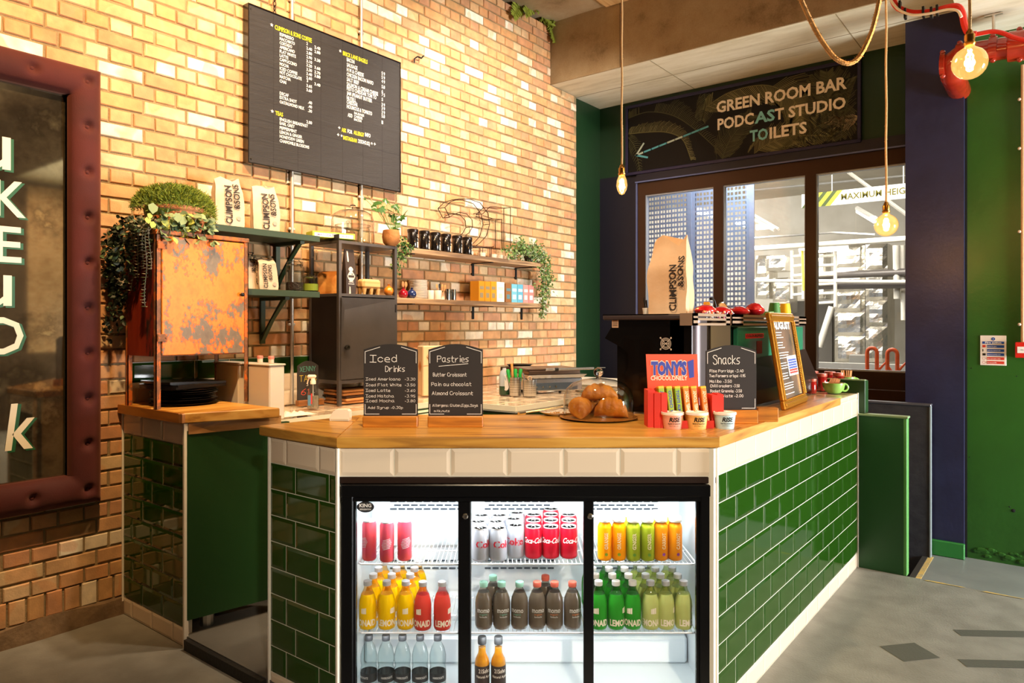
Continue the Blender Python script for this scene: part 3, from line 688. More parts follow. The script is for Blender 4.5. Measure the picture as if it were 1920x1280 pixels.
# the boards
HONEY = wood('honey_board_x', 'd8a24a', 'c68c38', '8a5824', 'X', .36, 1.3, coat=.15); HONEYY = wood('honey_board_y', 'dba254', 'ca8c40', '9a622c', 'Y', .36, 1.3, coat=.15)
wt = thing('wooden_worktop', 'honey-coloured wooden worktop following the bar counter', 'worktop', (0, 0, 0))
PA, PB, PC, PD, PE, PF, PG = (-2.535, 1.618), (-2.052, 1.618), (-.982, 2.466), (-.982, 4.19), (-1.60, 4.19), (-1.60, 2.787), (-2.483, 2.098)
def board(name, poly, z0, z1, m, par, rz=0, lab=None):
    M = Matrix.Rotation(-rz, 3, 'Z'); o = Vector((poly[0][0], poly[0][1], 0)); lp = [(M @ (Vector((x, y, 0))-o))[:2] for x, y in poly]
    g = G(); n = len(lp); c = Vector((sum(p[0] for p in lp)/n, sum(p[1] for p in lp)/n)); b = .004
    ins = [tuple(Vector(p)+(c-Vector(p)).normalized()*b) for p in lp]
    vs = [(p[0], p[1], 0) for p in ins]+[(p[0], p[1], b) for p in lp]+[(p[0], p[1], z1-z0-b) for p in lp]+[(p[0], p[1], z1-z0) for p in ins]
    F = [list(range(n))[::-1], list(range(3*n, 4*n))]
    for k in range(3):
        for i in range(n): j = (i+1) % n; F.append([k*n+i, k*n+j, k*n+n+j, k*n+n+i])
    g.add(vs, F); ob = g.obj(name, m, par); ob.location = (poly[0][0], poly[0][1], z0); ob.rotation_euler = (0, 0, rz); return ob
mix = lambda a, b, t: (a[0]+(b[0]-a[0])*t, a[1]+(b[1]-a[1])*t)
ZT = 1.046; ZB = 1.0075
board('board', [PA, PB, PG], ZB, ZT-.0005, HONEY, wt, .12)
for k, (a, b) in enumerate(((0, .333), (.3345, .667), (.6685, 1))):
    board('board', [mix(PB, PG, a), mix(PC, PF, a), mix(PC, PF, b), mix(PB, PG, b)], ZB, ZT, HONEY, wt, YAW)
for k, (a, b) in enumerate(((0, .333), (.3345, .667), (.6685, 1))):
    board('board', [mix(PC, PF, a), mix(PD, PE, a), mix(PD, PE, b), mix(PC, PF, b)][::1], ZB, ZT, HONEYY, wt, 0)
# green end screen and the two low partitions
sc = thing('end_screen', 'narrow green upstand at the far end of the counter', 'screen', (0, 0, 0))
g = G(); g.box(-1.30, -.955, 4.635, 4.66, .95, 1.112); g.obj('panel', GREENP, sc)
g = G(); g.box(-1.30, -.95, 4.628, 4.667, 1.112, 1.120, b=.003); g.obj('cap', mat('sage_edge', '7f9a72', .5), sc)
g = G(); g.box(-.985, -.950, 4.636, 4.72, .92, 1.113, b=.003); g.obj('post', GREENP, sc)
pt = thing('low_partition', 'low green painted partition at the end of the counter', 'partition', (-.985, 4.636, 0))
g = G(); g.box(0, .238, 0, .05, 0, .905); g.obj('panel', mat('partition_green', '24562b', .4, bump=.06, bs=30), pt)
g = G(); g.box(.238, .256, -.004, .054, 0, .905, b=.003); g.obj('edge_strip', mat('edge_green', '5c9a50', .4), pt)
g = G(); g.box(-.01, .262, -.008, .06, .905, .918, b=.003); g.obj('cap', mat('sage_edge', '7f9a72'), pt)
pt = thing('stair_partition', 'dark grey partition above the stairs, behind the green one', 'partition', (-2.1, 5.75, -.6))
DG = mat('slate_paint', '3a3b40', .5, bump=.15, bs=40, col2='2f3036', vs=14)
g = G(); g.box(0, 1.335, 0, .05, 0, 1.475); g.obj('panel', DG, pt)
g = G(); g.box(-.01, 1.345, -.012, .06, 1.475, 1.49, b=.003); g.obj('cap', mat('grey_cap', '6a6a72', .35, .5), pt)
g = G(); g.box(1.335, 1.342, -.004, .054, 0, 1.475); g.obj('edge_strip', mat('grey_edge', '8a9596', .4), pt)

# --- service counter on the left, with its board top
c2 = thing('service_counter', 'narrow tiled counter against the brick wall under the orange cabinet', 'counter', (0, 0, 0))
g = G(); g.box(-3.735, -3.135, 1.624, 1.66, 0, 1.005); g.obj('counter_body', GROUT, c2)
face(c2, (-3.732, 1.622), 0, .606, onY(267.5, 850, 1.622).x+3.732, onY(248.4, 820, 1.622).x+3.732)
g = G(); g.box(-3.126, -3.114, 1.612, 1.632, 0, 1.004); g.obj('corner_trim', TRIM, c2); g = G(); g.box(-3.737, -3.732, 1.614, 1.63, .0, 1.004); g.obj('corner_trim', TRIM, c2)
g = G(); g.add([(-3.114, 1.625, .12), (-3.03, 2.10, .12), (-3.03, 2.10, .97), (-3.114, 1.625, .97), (-3.134, 1.628, .12), (-3.06, 2.10, .12), (-3.06, 2.10, .97), (-3.134, 1.628, .97)], [(0, 1, 2, 3), (4, 7, 6, 5), (0, 4, 5, 1), (1, 5, 6, 2), (2, 6, 7, 3), (0, 3, 7, 4)])
g.obj('side_panel', GREENP, c2)
g = G(); g.add([(-3.108, 1.63, .955), (-3.025, 2.05, .955), (-3.025, 2.05, 1.004), (-3.108, 1.63, 1.004), (-3.13, 1.63, .955), (-3.05, 2.05, .955), (-3.05, 2.05, 1.004), (-3.13, 1.63, 1.004)], [(0, 1, 2, 3), (4, 7, 6, 5), (0, 4, 5, 1), (1, 5, 6, 2), (2, 6, 7, 3), (0, 3, 7, 4)])
g.obj('support_rail', wood('bare_pine', 'b98a56', 'a8794a', '8a6038', 'Y'), c2)
g = G(); g.ring([(.032, 0), (.032, .09)], 12, c=(-3.17, 1.75, .05)); g.obj('foot', STEEL, c2)
PINE = wood('pine_board', 'd5a04e', 'c78d3c', 'a56c26', 'Y', .4); PINEX = wood('pine_board_x', 'b9772c', 'a86722', '854d17', 'X', .4)
w2 = thing('pine_worktop', 'thick pine worktop under the orange cabinet', 'worktop', (0, 0, 0))
a, b, c, d = (-3.735, 1.606), (-3.10, 1.606), (-2.955, 1.995), (-3.735, 1.995)
board('board', [(-3.735, 1.61), (-3.42, 1.61), (-3.42, 1.995), (-3.735, 1.995)], 1.006, 1.051, PINE, w2)
board('board', [(-3.418, 1.61), (-3.112, 1.61), (-2.957, 1.995), (-3.418, 1.995)], 1.006, 1.051, PINE, w2)
board('board', [(-3.74, 1.596), (-3.13, 1.596), (-3.13, 1.609), (-3.74, 1.609)], 1.007, 1.050, PINEX, w2)
board('board', [(-3.13, 1.596), (-3.10, 1.596), (-3.10, 1.6095), (-3.13, 1.6095)], 1.006, 1.0505, wood('pine_end', 'c58c55', 'b67c45', '9a6535', 'Z'), w2)
# --- back bar along the brick wall
c3 = thing('back_counter', 'long back counter with a pale tiled top along the brick wall', 'counter', (0, 0, 0))
BT = mat('pale_worktop_tile', 'd9c0a0', .1, coat=.4, var=.2, vs=4)
def top_tiles(par, x0, x1, y0, y1, z):
    y = y0
    while y < y1-.02:
        x = x0; dy = min(.15, y1-y)
        while x < x1-.02:
            dx = min(.15, x1-x); inst(tile_me(dx, dy, BT), 'tile', par, (x+.001, y+.001, z), (-PI/2, 0, 0), (1, 1, .55)); x += dx
        y += dy
g = G(); g.box(-3.735, -3.16, 2.0, 5.8, .92, .952); g.box(-3.16, -2.59, 3.36, 5.8, .92, .952); g.obj('counter_top', GROUT, c3)
def flat_tiles(x0, x1, y0, y1):
    ny = max(1, round((y1-y0)/.2)); nx = max(1, round((x1-x0)/.2)); dx, dy = (x1-x0)/nx, (y1-y0)/ny
    for i in range(nx):
        for j in range(ny):
            me = tile_me(dx, dy, BT); inst(me, 'tile', c3, (x0+i*dx, y0+j*dy+dy, .952), (PI/2, 0, 0)) if 0 else inst(me, 'tile', c3, (x0+i*dx, y0+(j)*dy, .952), (-PI/2, 0, 0))
flat_tiles(-3.735, -3.16, 2.0, 3.36); flat_tiles(-3.735, -2.59, 3.36, 5.0)
g = G(); g.box(-3.161, -3.150, 2.0, 3.36, .93, .962); g.box(-3.14, -2.588, 3.352, 3.360, .93, .962); g.box(-2.59, -2.582, 3.36, 5.2, .93, .962); g.obj('edge_trim', mat('ivory_trim', 'e9dfc4', .4), c3)
g = G(); g.box(-3.22, -3.152, 2.1, 3.36, .1, .925); g.box(-3.152, -2.64, 3.40, 3.42, .1, .92); g.box(-2.64, -2.62, 3.40, 5.2, .1, .92); g.obj('front_panel', GREENP, c3)
g = G(); g.box(-3.16, -3.12, 2.04, 3.3, .88, .895); g.box(-3.15, -3.142, 2.04, 3.3, .905, .918); g.obj('rail', mat('ivory_trim', 'e9dfc4'), c3)
for i in range(3): inst(tile_me(.2025, RH, TG), 'tile', c3, (-3.14+.2025*i-.02, 3.399, .80), (0, 0, 0))
# splashback tiles on the brick wall: a cream row and a green row
sb = thing('splashback', 'splashback of cream and green tiles low on the brick wall', 'tiles', (0, 0, 0))
g = G(); g.box(XW+.002, XW+.006, 1.66, 3.25, .962, 1.256); g.obj('grout_bed', GROUT, sb)
tile_row(sb, (XW+.006, 1.66), PI/2, 1.59, .962, .086, TW, .13); tile_row(sb, (XW+.006, 1.66), PI/2, 1.59, 1.048, RH, TW, .03); tile_row(sb, (XW+.006, 1.66), PI/2, 1.59, 1.1515, RH, TG, .13)

# ================================================================== drinks fridge
FB = mat('fridge_black', '0c0c0e', .22, .2, bump=.02, bs=30); FW = mat('fridge_white', 'e6eef2', .3); FWIRE = mat('white_wire', 'f3f6f8', .35)
fr = thing('drinks_fridge', 'black three-door drinks fridge built into the front of the counter', 'fridge', (-2.055, 1.629, 0), YAW)
fx = lambda px: (px-637)/523.6
fz = lambda py: EYE-(py-HOR)/523.6
g = G(); g.box(.004, 1.348, -.002, .05, fz(906), .9040, b=.003); g.obj('vent_rail', mat('rail_brown', '2a1a12', .4, .3), fr)
g = G(); g.box(.008, 1.345, -.006, .05, fz(931), fz(907), b=.004); g.box(.008, 1.345, -.002, .05, fz(940)+.001, fz(931.5), b=.002); g.box(.010, .052, -.004, .05, .0, fz(907), b=.004); g.box(1.292, 1.345, -.004, .05, .0, fz(907), b=.004); g.box(.05, 1.3, .0, .05, .0, .085, b=.004)
g.obj('frame', FB, fr)
g = G(); g.box(.005, .02, .05, .50, 0, .9); g.box(1.332, 1.347, .05, .50, 0, .9); g.box(.02, 1.332, .485, .50, 0, .9); g.box(.02, 1.332, .05, .485, .86, .9); g.box(.02, 1.332, .05, .485, 0, .07); g.obj('cabinet', FB, fr)
g = G(); xa, xb, ya, yb, za, zb = .026, 1.326, .052, .47, .09, .855
g.quad((xa, yb, za), (xb, yb, za), (xb, yb, zb), (xa, yb, zb)); g.quad((xa, ya, za), (xa, yb, za), (xa, yb, zb), (xa, ya, zb)); g.quad((xb, yb, za), (xb, ya, za), (xb, ya, zb), (xb, yb, zb))
g.quad((xa, ya, za), (xb, ya, za), (xb, yb, za), (xa, yb, za)); g.quad((xa, yb, zb), (xb, yb, zb), (xb, ya, zb), (xa, ya, zb)); g.box(xa, xb, .43, yb-.001, .74, .80, b=.004); g.box(.03, 1.32, .30, .468, .091, .20, b=.01)
g.obj('liner', FW, fr)
g = G()
for bx in ((.10, .42), (.50, .80), (.94, 1.24)):
    for zc_ in (.70, .45):
        for r in range(3):
            n = 9 if r != 1 else 8; dx = (bx[1]-bx[0])/9
            for i in range(n): xx = bx[0]+dx*(i+(.5 if r == 1 else 0)); g.box(xx+.004, xx+dx-.004, yb-.004, yb-.0015, zc_-r*.016-.003, zc_-r*.016+.003)
g.obj('vent_slot', mat('slot_dark', '3c4650', .6), fr)
for (a, b, yy, nm) in ((668, 860, .012, 0), (884, 1097, .03, 1), (1115, 1308, .012, 2)):
    x0, x1 = fx(a), fx(b); zt = fz(940) if nm != 1 else fz(943); zb_ = .115
    e = [.046-.001 if nm == 0 else .030, .04, .03][nm]
    l, r_ = {0: (.013, .046), 1: (.026, .02), 2: (.036, .014)}[nm]
    g = G(); g.box(x0-l, x0, yy, yy+.022, .087, fz(940), b=.003); g.box(x1, x1+r_, yy, yy+.022, .087, fz(940), b=.003); g.box(x0-l, x1+r_, yy+.001, yy+.021, .087, zb_, b=.003); g.box(x0-l, x1+r_, yy+.001, yy+.021, zt, zt+.006)
    dr = g.obj('door', FB, fr)
    g = G(); g.box(x0-.004, x1+.004, yy+.010, yy+.013, zb_-.004, zt+.002); g.obj('glass_pane', THIN, dr)
    if nm != 1:
        lx = fx(873.5) if nm == 0 else fx(1108); g = G(); g.ring([(.0105, 0), (.0105, .006), (.008, .008)], 14, M=Matrix.Translation((lx, yy, fz(968))) @ Matrix.Rotation(PI/2, 4, 'X')); g.box(lx-.0012, lx+.0012, yy-.0092, yy-.008, fz(968)-.004, fz(968)+.003, 1); g.obj('lock', [CHROME, BLACK], dr)
g = G(); g.ring([(.031, 0), (.031, .0012)], 32, sy=.64, M=Matrix.Translation((fx(686), .0095, fz(950.5))) @ Matrix.Rotation(PI/2, 4, 'X'))
bd = g.obj('badge', mat('badge_dark', '2b2b2d', .4), fr)
g = G(); write(g, 'KING', (fx(686), .008, fz(951)), UX, UZ, .0125, .043, .03, align=1); write(g, 'REFRIGERATION', (fx(686), .008, fz(956.5)), UX, UZ, .0055, .040, .02, align=1); g.obj('badge_lettering', WHITE, bd)
# lit strips inside, above the doors and at the top back
LED = mat('fridge_led', 'ffffff', .5, emit='f2f9ff', es=16)
g = G(); g.box(.05, 1.30, .056, .068, .832, .850); g.obj('light_strip', LED, fr)
Mw = Matrix.Translation((-2.055, 1.629, 0)) @ Matrix.Rotation(YAW, 4, 'Z')
for xx in (.24, .68, 1.11):
    lamp('AREA', tuple(Mw @ Vector((xx, .066, .845))), tuple(Mw @ Vector((xx, .15, .3))), 6.5, (.93, .98, 1), .34, .05, name='fridge_light')
    lamp('AREA', tuple(Mw @ Vector((xx, .065, .30))), tuple(Mw @ Vector((xx, .30, .10))), .45, (.93, .98, 1), .34, .03, name='fridge_light')
def shelf(x0, x1, z):
    g = G(); g.tube([(x0, .40, z), (x0, .075, z), (x0+.012, .064, z), (x1-.012, .064, z), (x1, .075, z), (x1, .40, z)], .0035, 6); g.tube([(x0, .40, z), (x1, .40, z)], .003, 5); g.tube([(x0, .23, z-.004), (x1, .23, z-.004)], .003, 5)
    n = int((x1-x0)/.0155)
    for i in range(1, n): xx = x0+(x1-x0)*i/n; g.tube([(xx, .064, z+.002), (xx, .42, z+.002)], .0017, 4)
    g.obj('wire_shelf', FWIRE, fr)
for z in (.570, .318): shelf(.056, .436, z); shelf(.448, .888, z); shelf(.905, 1.296, z)
SZ = (.5755, .3235, .0915)
def fpos(px, y): return ((px-960)*(2.553+y)/FPX+.6193, y)
def fworld(px, y, z): x, yy = fpos(px, y); return tuple(Mw @ Vector((x, yy, z)))
def wrapf(r, z0, ang=0, cy=0):
    """lettering wrapped round an upright cylinder of radius r, centred on the front (-y)"""
    return lambda x, y: (math.sin((x)/r+ang)*r, -math.cos((x)/r+ang)*r, z0+y)
ORD = ['first', 'second', 'third', 'fourth', 'fifth', 'sixth', 'seventh', 'eighth']
ALU = mat('can_aluminium', 'e8eaec', .35, .35)
def can(name, label, cat, body, rr, h, group, letters=None, lm=None, band=None):
    t = thing(name, label, cat, (0, 0, 0), YAW, group); g = G()
    g.ring([(rr*.78, 0), (rr*.95, .004), (rr, .010), (rr, h-.014), (rr*.84, h-.004), (rr*.84, h)], 24, 0, cap1=False); g.obj('can_body', body, t, True)
    g = G(); g.ring([(rr*.85, h-.004), (rr*.86, h+.001), (rr*.80, h-.001), (rr*.76, h-.004)], 24); g.tube([(-rr*.2, -rr*.15, h-.003), (-rr*.2, rr*.3, h-.002), (rr*.2, rr*.3, h-.002), (rr*.2, -rr*.15, h-.003)], .0012, 4); g.obj('can_lid', ALU, t, True)
    if letters:
        g = G(); letters(g, rr+.0004); g.obj('lettering', lm, t)
    return t
# tall coral cans
CORAL = patchy('coral_can', [(.25, 'd2477a'), (.5, 'de4f5a'), (.75, 'e8583a')], 9, .3, .3, bump=0)
def lt1(g, r):
    for i in range(7): w = .020-.0022*abs(i-3); g.add([wrapf(r, .05+i*.0055, .1)(x, x*.25) for x in (-w, -w/2, 0, w/2, w)]+[wrapf(r, .052+i*.0055, .1)(x, x*.25) for x in (-w, -w/2, 0, w/2, w)], [(k, k+1, k+6, k+5) for k in range(4)])
    write(g, 'SUMMER', None, None, None, .004, .022, .02, fn=wrapf(r, .115, -.25)) if 0 else None
def can_set(proto, items):
    for i, (px, y, lev, rz, lab) in enumerate(items):
        L = fworld(px, y, SZ[lev])
        if i == 0: proto.location = L; proto.rotation_euler = (0, 0, YAW+rz); proto['label'] = lab
        else: dup(proto, L, YAW+rz, lab)
c = can('energy_can', '', 'can', CORAL, .0265, .146, 'tall coral cans on the top left shelf', lt1, mat('silver_print', 'e9e0e4', .4))
can_set(c, [(693, .10, 0, -.9, 'coral can at the far left of the top shelf, side text showing'), (726, .085, 0, 0, 'middle of the three tall coral cans, diamond of pale stripes'), (759, .10, 0, .25, 'right of the three tall coral cans, diamond turned right')])
SILV = mat('silver_can', 'c9ced8', .3, .55); RED = mat('red_can', 'c8102a', .3, .35); CRED = mat('print_red', 'c3172f', .5)
def lt2(txt, bold=.03, h=.030, z=.052, sl=0, w=None):
    def f(g, r): write(g, txt, None, None, None, h, w, bold, fn=wrapf(r, z), align=1, slant=sl)
    return f
c = can('diet_cola_can', '', 'can', SILV, .033, .120, 'silver cans on the top middle shelf', lt2('Coke', .03, .026), CRED)
it = []
for col_, px in enumerate((901, 934, 967)):
    for row in range(3):
        it.append((px-(2, 4, -2)[row] if row else px, (.098 if col_ < 2 else .135)+.088*row, 0, (.75, .7, -.3)[col_], f'silver can, {ORD[row]} row back, {("left", "middle", "right")[col_]} column of silver cans'))
can_set(c, it)
c = can('cola_can', '', 'can', RED, .033, .116, 'red cans on the top middle shelf', lt2('Coca-Cola', .02, .020, .060, .35, .085), WHITE)
it = []
for col_, px in enumerate((1000, 1032.5, 1066)):
    for row in range(4 if col_ == 1 else 3):
        it.append((px, .13+.086*row, 0, (-.15, -.15, .45)[col_], f'red cola can, {ORD[row]} row back, {("left", "middle", "right")[col_]} column of red cans'))
can_set(c, it)
def bottle(name, prof, split, mats, caprof, capm, group, cat='bottle', letters=None, n=20, prints=()):
    """prof: outer profile; below z=split it is the liquid colour, above it is clear glass"""
    t = thing(name, '', cat, (0, 0, 0), YAW, group)
    lo = [p for p in prof if p[1] <= split+1e-6]; hi = [p for p in prof if p[1] >= split-1e-6]
    g = G(); g.ring(lo, n, cap1=True); g.obj('bottle_body', mats[0], t, 60)
    if len(hi) > 1: g = G(); g.ring(hi, n, cap0=False, cap1=False); g.obj('bottle_neck', mats[1], t, 60)
    g = G(); g.ring(caprof, n); g.obj('cap', capm, t, 50)
    for nm, fn, m in prints: g = G(); fn(g); g.obj(nm, m, t)
    return t
LP = [(.020, 0), (.029, .003), (.032, .012), (.032, .085), (.030, .105), (.0235, .128), (.0155, .143), (.0135, .150), (.0135, .163)]
LC = [(.0150, .158), (.0155, .160), (.0155, .174), (.013, .1755)]
def liquid(key, c, em=.0): return mat(key, c, .3, spec=.2, sss=.25)
def lem(txt, ang=0):
    def f(g):
        write(g, txt, None, None, None, .022, .108, .035, fn=wrapf(.0324, .018, ang), align=1)
        g.add([wrapf(.0323, .062, ang+.2)(x, y) for x, y in ((-.010, 0), (0, 0), (.010, 0), (-.010, .018), (0, .020), (.010, .022))], [(0, 1, 4, 3), (1, 2, 5, 4)])
    return f
ALC = mat('cap_aluminium', 'd4d5d6', .35, .35); CWH = mat('cap_white', 'f2f2ee', .4)
def soda(key, colr, group, txt='LEMONAID'): return bottle(key, LP, .128, (liquid(key+'_liquid', colr), thin_glass(key+'_neck', tuple(.45+.5*q for q in rgb(colr)[:3])+(1,), 2.6)), LC, ALC if key != 'lime_soda_bottle' else CWH, group, prints=[('lettering', lem(txt), mat('cream_print', 'fff4dc', .6))])
def place(proto, items):
    for i, (px, y, lev, rz, lab) in enumerate(items):
        L = fworld(px, y, SZ[lev])
        if i == 0: proto.location = L; proto.rotation_euler = (0, 0, YAW+rz); proto['label'] = lab
        else: dup(proto, L, YAW+rz, lab)
def grid(xs, rows, lev, rots, what, y0=.098, dy=.074, stag=0):
    it = []
    for row in range(rows):
        for k, px in enumerate(xs):
            D0, D1 = 2.553+y0, 2.553+y0+dy*row; p = 960+(px-960)*D0/D1+stag*row
            it.append((p, y0+dy*row, lev, rots[k % len(rots)]+row*.6, f'{what}, {ORD[row]} row back, {["left", "middle", "right"][k] if len(xs) == 3 else ORD[k]+" from left"}'))
    return it
place(soda('lemonade_bottle', 'ffcb00', 'yellow lemonade bottles, middle shelf of the left door'), grid((690, 725.5, 761), 4, 1, (-.5, .7, -.1), 'yellow lemonade bottle', stag=3))
place(soda('blood_orange_bottle', 'e0483a', 'red lemonade bottles, middle shelf of the left door'), [(793, .09, 1, -.6, 'left of the two red lemonade bottles'), (829.5, .09, 1, .9, 'right of the two red lemonade bottles')])
place(soda('lime_soda_bottle', '2f9e2a', 'green lemonade bottles, middle shelf of the right door'), grid((1122, 1154.5, 1185.5), 4, 1, (-.6, .8, -.7), 'green lemonade bottle', stag=-1.5))
place(soda('ginger_soda_bottle', 'c6cf7a', 'pale lemonade bottles, middle shelf of the right door'), grid((1219, 1247.5, 1281), 4, 1, (0, .9, 1.0), 'pale yellow lemonade bottle', stag=-2))
MP = [(.020, 0), (.029, .003), (.0325, .014), (.0325, .092), (.030, .112), (.021, .134), (.0135, .146), (.0125, .162)]
MCp = [(.0145, .152), (.0155, .155), (.0155, .168), (.0145, .1705), (.0135, .171)]
def momo(key, capc, group, sub):
    def f(g): write(g, 'momo', None, None, None, .018, .048, .02, fn=wrapf(.0329, .066), align=1); write(g, 'kombucha', None, None, None, .006, .028, .01, fn=wrapf(.0329, .048), align=1)
    def f2(g): write(g, 'organic', None, None, None, .006, .030, .01, fn=wrapf(.0329, .057), align=1)
    return bottle(key, MP, .134, (mat('kombucha_liquid', '6f6252', .15, coat=.5, var=.2, vs=12, sss=.3), thin_glass('smoke_glass', (.55, .52, .48, 1), 1)), MCp, mat('cap_'+capc, capc, .4), group, prints=[('lettering', f, mat('label_grey', 'd8d6cf', .6)), ('small_lettering', f2, mat('sub_'+sub, sub, .6))])
place(momo('kombucha_bottle', '9fd8c4', 'mint-capped bottles, middle shelf', '6fae96'), [(907, .10, 1, 0, 'mint-capped brown bottle, front row, far left'), (940.5, .10, 1, .25, 'mint-capped brown bottle, front row, second from left'), (974, .10, 1, -.3, 'mint-capped brown bottle, front row, third from left'), (924.5, .165, 1, 0, 'mint-capped brown bottle standing behind the first two')])
place(momo('kombucha_bottle', 'e8705c', 'orange-capped bottles, middle shelf', 'd07a4a'), [(1007, .10, 1, .1, 'orange-capped brown bottle, front row, left one'), (1039.5, .10, 1, -.1, 'orange-capped brown bottle, front row, middle one'), (1073, .10, 1, .35, 'orange-capped brown bottle, front row, beside the door edge'), (1022.5, .165, 1, 0, 'orange-capped brown bottle standing behind the other three')])
JP = [(.018, 0), (.0255, .004), (.0265, .012), (.0265, .120), (.024, .130), (.019, .138), (.019, .146)]
JC = [(.0225, .142), (.0235, .144), (.0235, .158), (.021, .161)]
def juice(key, c, group, txt, dot):
    def f(g):
        vs, fs, tw = text_geo(txt, .03); s = .013/.7; L = .060/tw
        g.add([wrapf(.0269, .045+x*L)(-(y-.35)*s, 0) for x, y in vs], fs)
    def f2(g):
        n = 12; g.add([wrapf(.0269, .026)(math.cos(2*PI*i/n)*.006, math.sin(2*PI*i/n)*.006) for i in range(n)], [list(range(n))])
    return bottle(key, JP, .146, (liquid(key+'_liquid', c), THINP), JC, mat('cap_cream', 'f6f3e2', .4), group, prints=[('lettering', f, mat('juice_print', 'e9d7b0', .6)), ('dot_seal', f2, mat(key+'_seal', dot, .6))])
place(juice('orange_juice_bottle', 'f59a06', 'orange juice bottles, top right shelf', 'ORANGE', '7e9c1e'), [(1133.5, .10, 0, .1, 'orange juice bottle nearest the door stile, green seal'), (1160, .10, 0, -.1, 'orange juice bottle, second from the left on the top right shelf')])
place(juice('green_juice_bottle', '8d9a20', 'green juice bottles, top right shelf', 'GINGER', '5a8a2c'), [(1187, .095, 0, 0, 'left of the two olive green juice bottles'), (1213.5, .095, 0, .1, 'right of the two olive green juice bottles'), (1178, .175, 0, 0, 'green juice bottle in the second row, white cap above the olive ones')])
place(juice('carrot_juice_bottle', 'd8850f', 'amber juice bottles, top right shelf', 'CARROT', '7b2f86'), [(1238.5, .10, 0, .25, 'left of the two amber juice bottles, purple seal'), (1265, .10, 0, .25, 'right of the two amber juice bottles, purple seal'), (1231, .175, 0, 0, 'amber juice bottle in the second row, on the left'), (1258, .175, 0, 0, 'amber juice bottle in the second row, on the right')])
WP = [(.022, 0), (.0285, .003), (.031, .012), (.031, .070), (.0285, .085), (.031, .100), (.031, .122), (.024, .150), (.0135, .170), (.0125, .182)]
WC = [(.0145, .176), (.015, .178), (.015, .194), (.0135, .196)]
def wlab(g): g.ring([(.0314, .030), (.0314, .062)], 24, cap0=False, cap1=False)
def wtx(g): write(g, 'HARROGATE', None, None, None, .008, .044, .01, fn=wrapf(.0318, .044), align=1)
wb = thing('water_bottle', '', 'bottle', (0, 0, 0), YAW, 'clear water bottles on the fridge floor')
g = G(); g.ring(WP, 20, cap1=False); g.obj('bottle_body', thin_glass('water_plastic', (.80, .86, .87, 1), 1.6, .08), wb, 60)
g = G(); wlab(g); g.obj('label', mat('label_black', '26282a', .5), wb); g = G(); g.ring(WC, 16); g.obj('cap', mat('cap_dark', '2e3033', .5), wb, 50); g = G(); wtx(g); g.obj('lettering', mat('label_grey', 'd8d6cf'), wb)
place(wb, [(p, .12, 2, r, f'clear water bottle, {ORD[k]} of five from the left') for k, (p, r) in enumerate(((692, -.6), (724, .3), (755, .1), (788, .3), (821, .2)))])
AP = [(.020, 0), (.026, .003), (.0275, .010), (.0275, .105), (.025, .118), (.0150, .138), (.0135, .150), (.0135, .160), (.0135, .178)]
def alab(g): g.ring([(.0278, .025), (.0278, .098)], 24, cap0=False, cap1=False)
def atx(g): write(g, '21Soho', None, None, None, .015, .044, .02, fn=wrapf(.0282, .074), align=1); write(g, 'Natural Apple', None, None, None, .009, .062, .015, fn=wrapf(.0282, .056), align=1)
ab = bottle('apple_juice_bottle', AP, .160, (mat('apple_liquid', 'b56a0c', .08, coat=1, col2='e0a022', vs=18), THINP), [(.0155, .172), (.016, .175), (.016, .196), (.0135, .199)], mat('cap_charcoal', '3a3c3e', .55), 'amber bottles on the fridge floor', prints=[('label', alab, mat('label_brown', '3a2d28', .6)), ('lettering', atx, mat('label_cream', 'f1e6d6', .6))])
place(ab, [(904, .10, 2, .35, 'left of the two amber apple bottles with black labels'), (934.5, .10, 2, .25, 'right of the two amber apple bottles with black labels')])
# ================================================================== things on the bar counter
CB = mat('chalkboard', '2d2622', .75, var=.15, vs=4)
def arch(w, z0, z1, rise, n=10):
    """outline of a board with an arched top, x centred"""
    return [(-w/2, z0), (w/2, z0), (w/2, z1-rise)]+[(w/2-w*i/n, z1-rise+rise*math.sin(PI*(i/n))) for i in range(1, n)]+[(-w/2, z1-rise)]
def chalkboard(name, label, loc, rz, w, h, bh, draw, basem, rise=.022):
    t = thing(name, label, 'sign', loc, rz, None)
    M = Matrix.Rotation(PI/2, 4, 'X')      # drawing plane (x, z) facing -y
    g = G(); g.prism(arch(w, .010, h, rise), -.004, .004, M=M); b = g.obj('board', CB, t)
    g = G(); g.box(-w/2-.001, w/2+.001, -.022, .022, 0, bh, b=.003); g.obj('base_block', basem, t)
    g = G(); draw(g, w, h, bh); g.obj('lettering', CHALK, t)
    return t
def cwr(g, s, x, z, h, w=None, wd=.0016): chalk(g, s, (x, -.0046, z), UX, UZ, h, w, wd)
def corner(g, w, h, bh, r=.014, wd=.0022, br=True):
    P = lambda x, z: Vector((x, -.0046, z)); N = Vector((0, -1, 0)); a = w/2-.006
    for s in (-1, 1):
        seg(g, P(s*a, h-.075), P(s*a, h-.030), wd, N); seg(g, P(s*a, h-.030), P(s*a*.42, h-.012), wd, N)
        seg(g, P(s*a, bh+.045), P(s*a, bh+.007), wd, N); seg(g, P(s*a, bh+.007), P(s*a*.45, bh+.007), wd, N)
OAK = wood('oak_block', 'd4892e', 'c67b24', '9a5a17', 'X', .4)
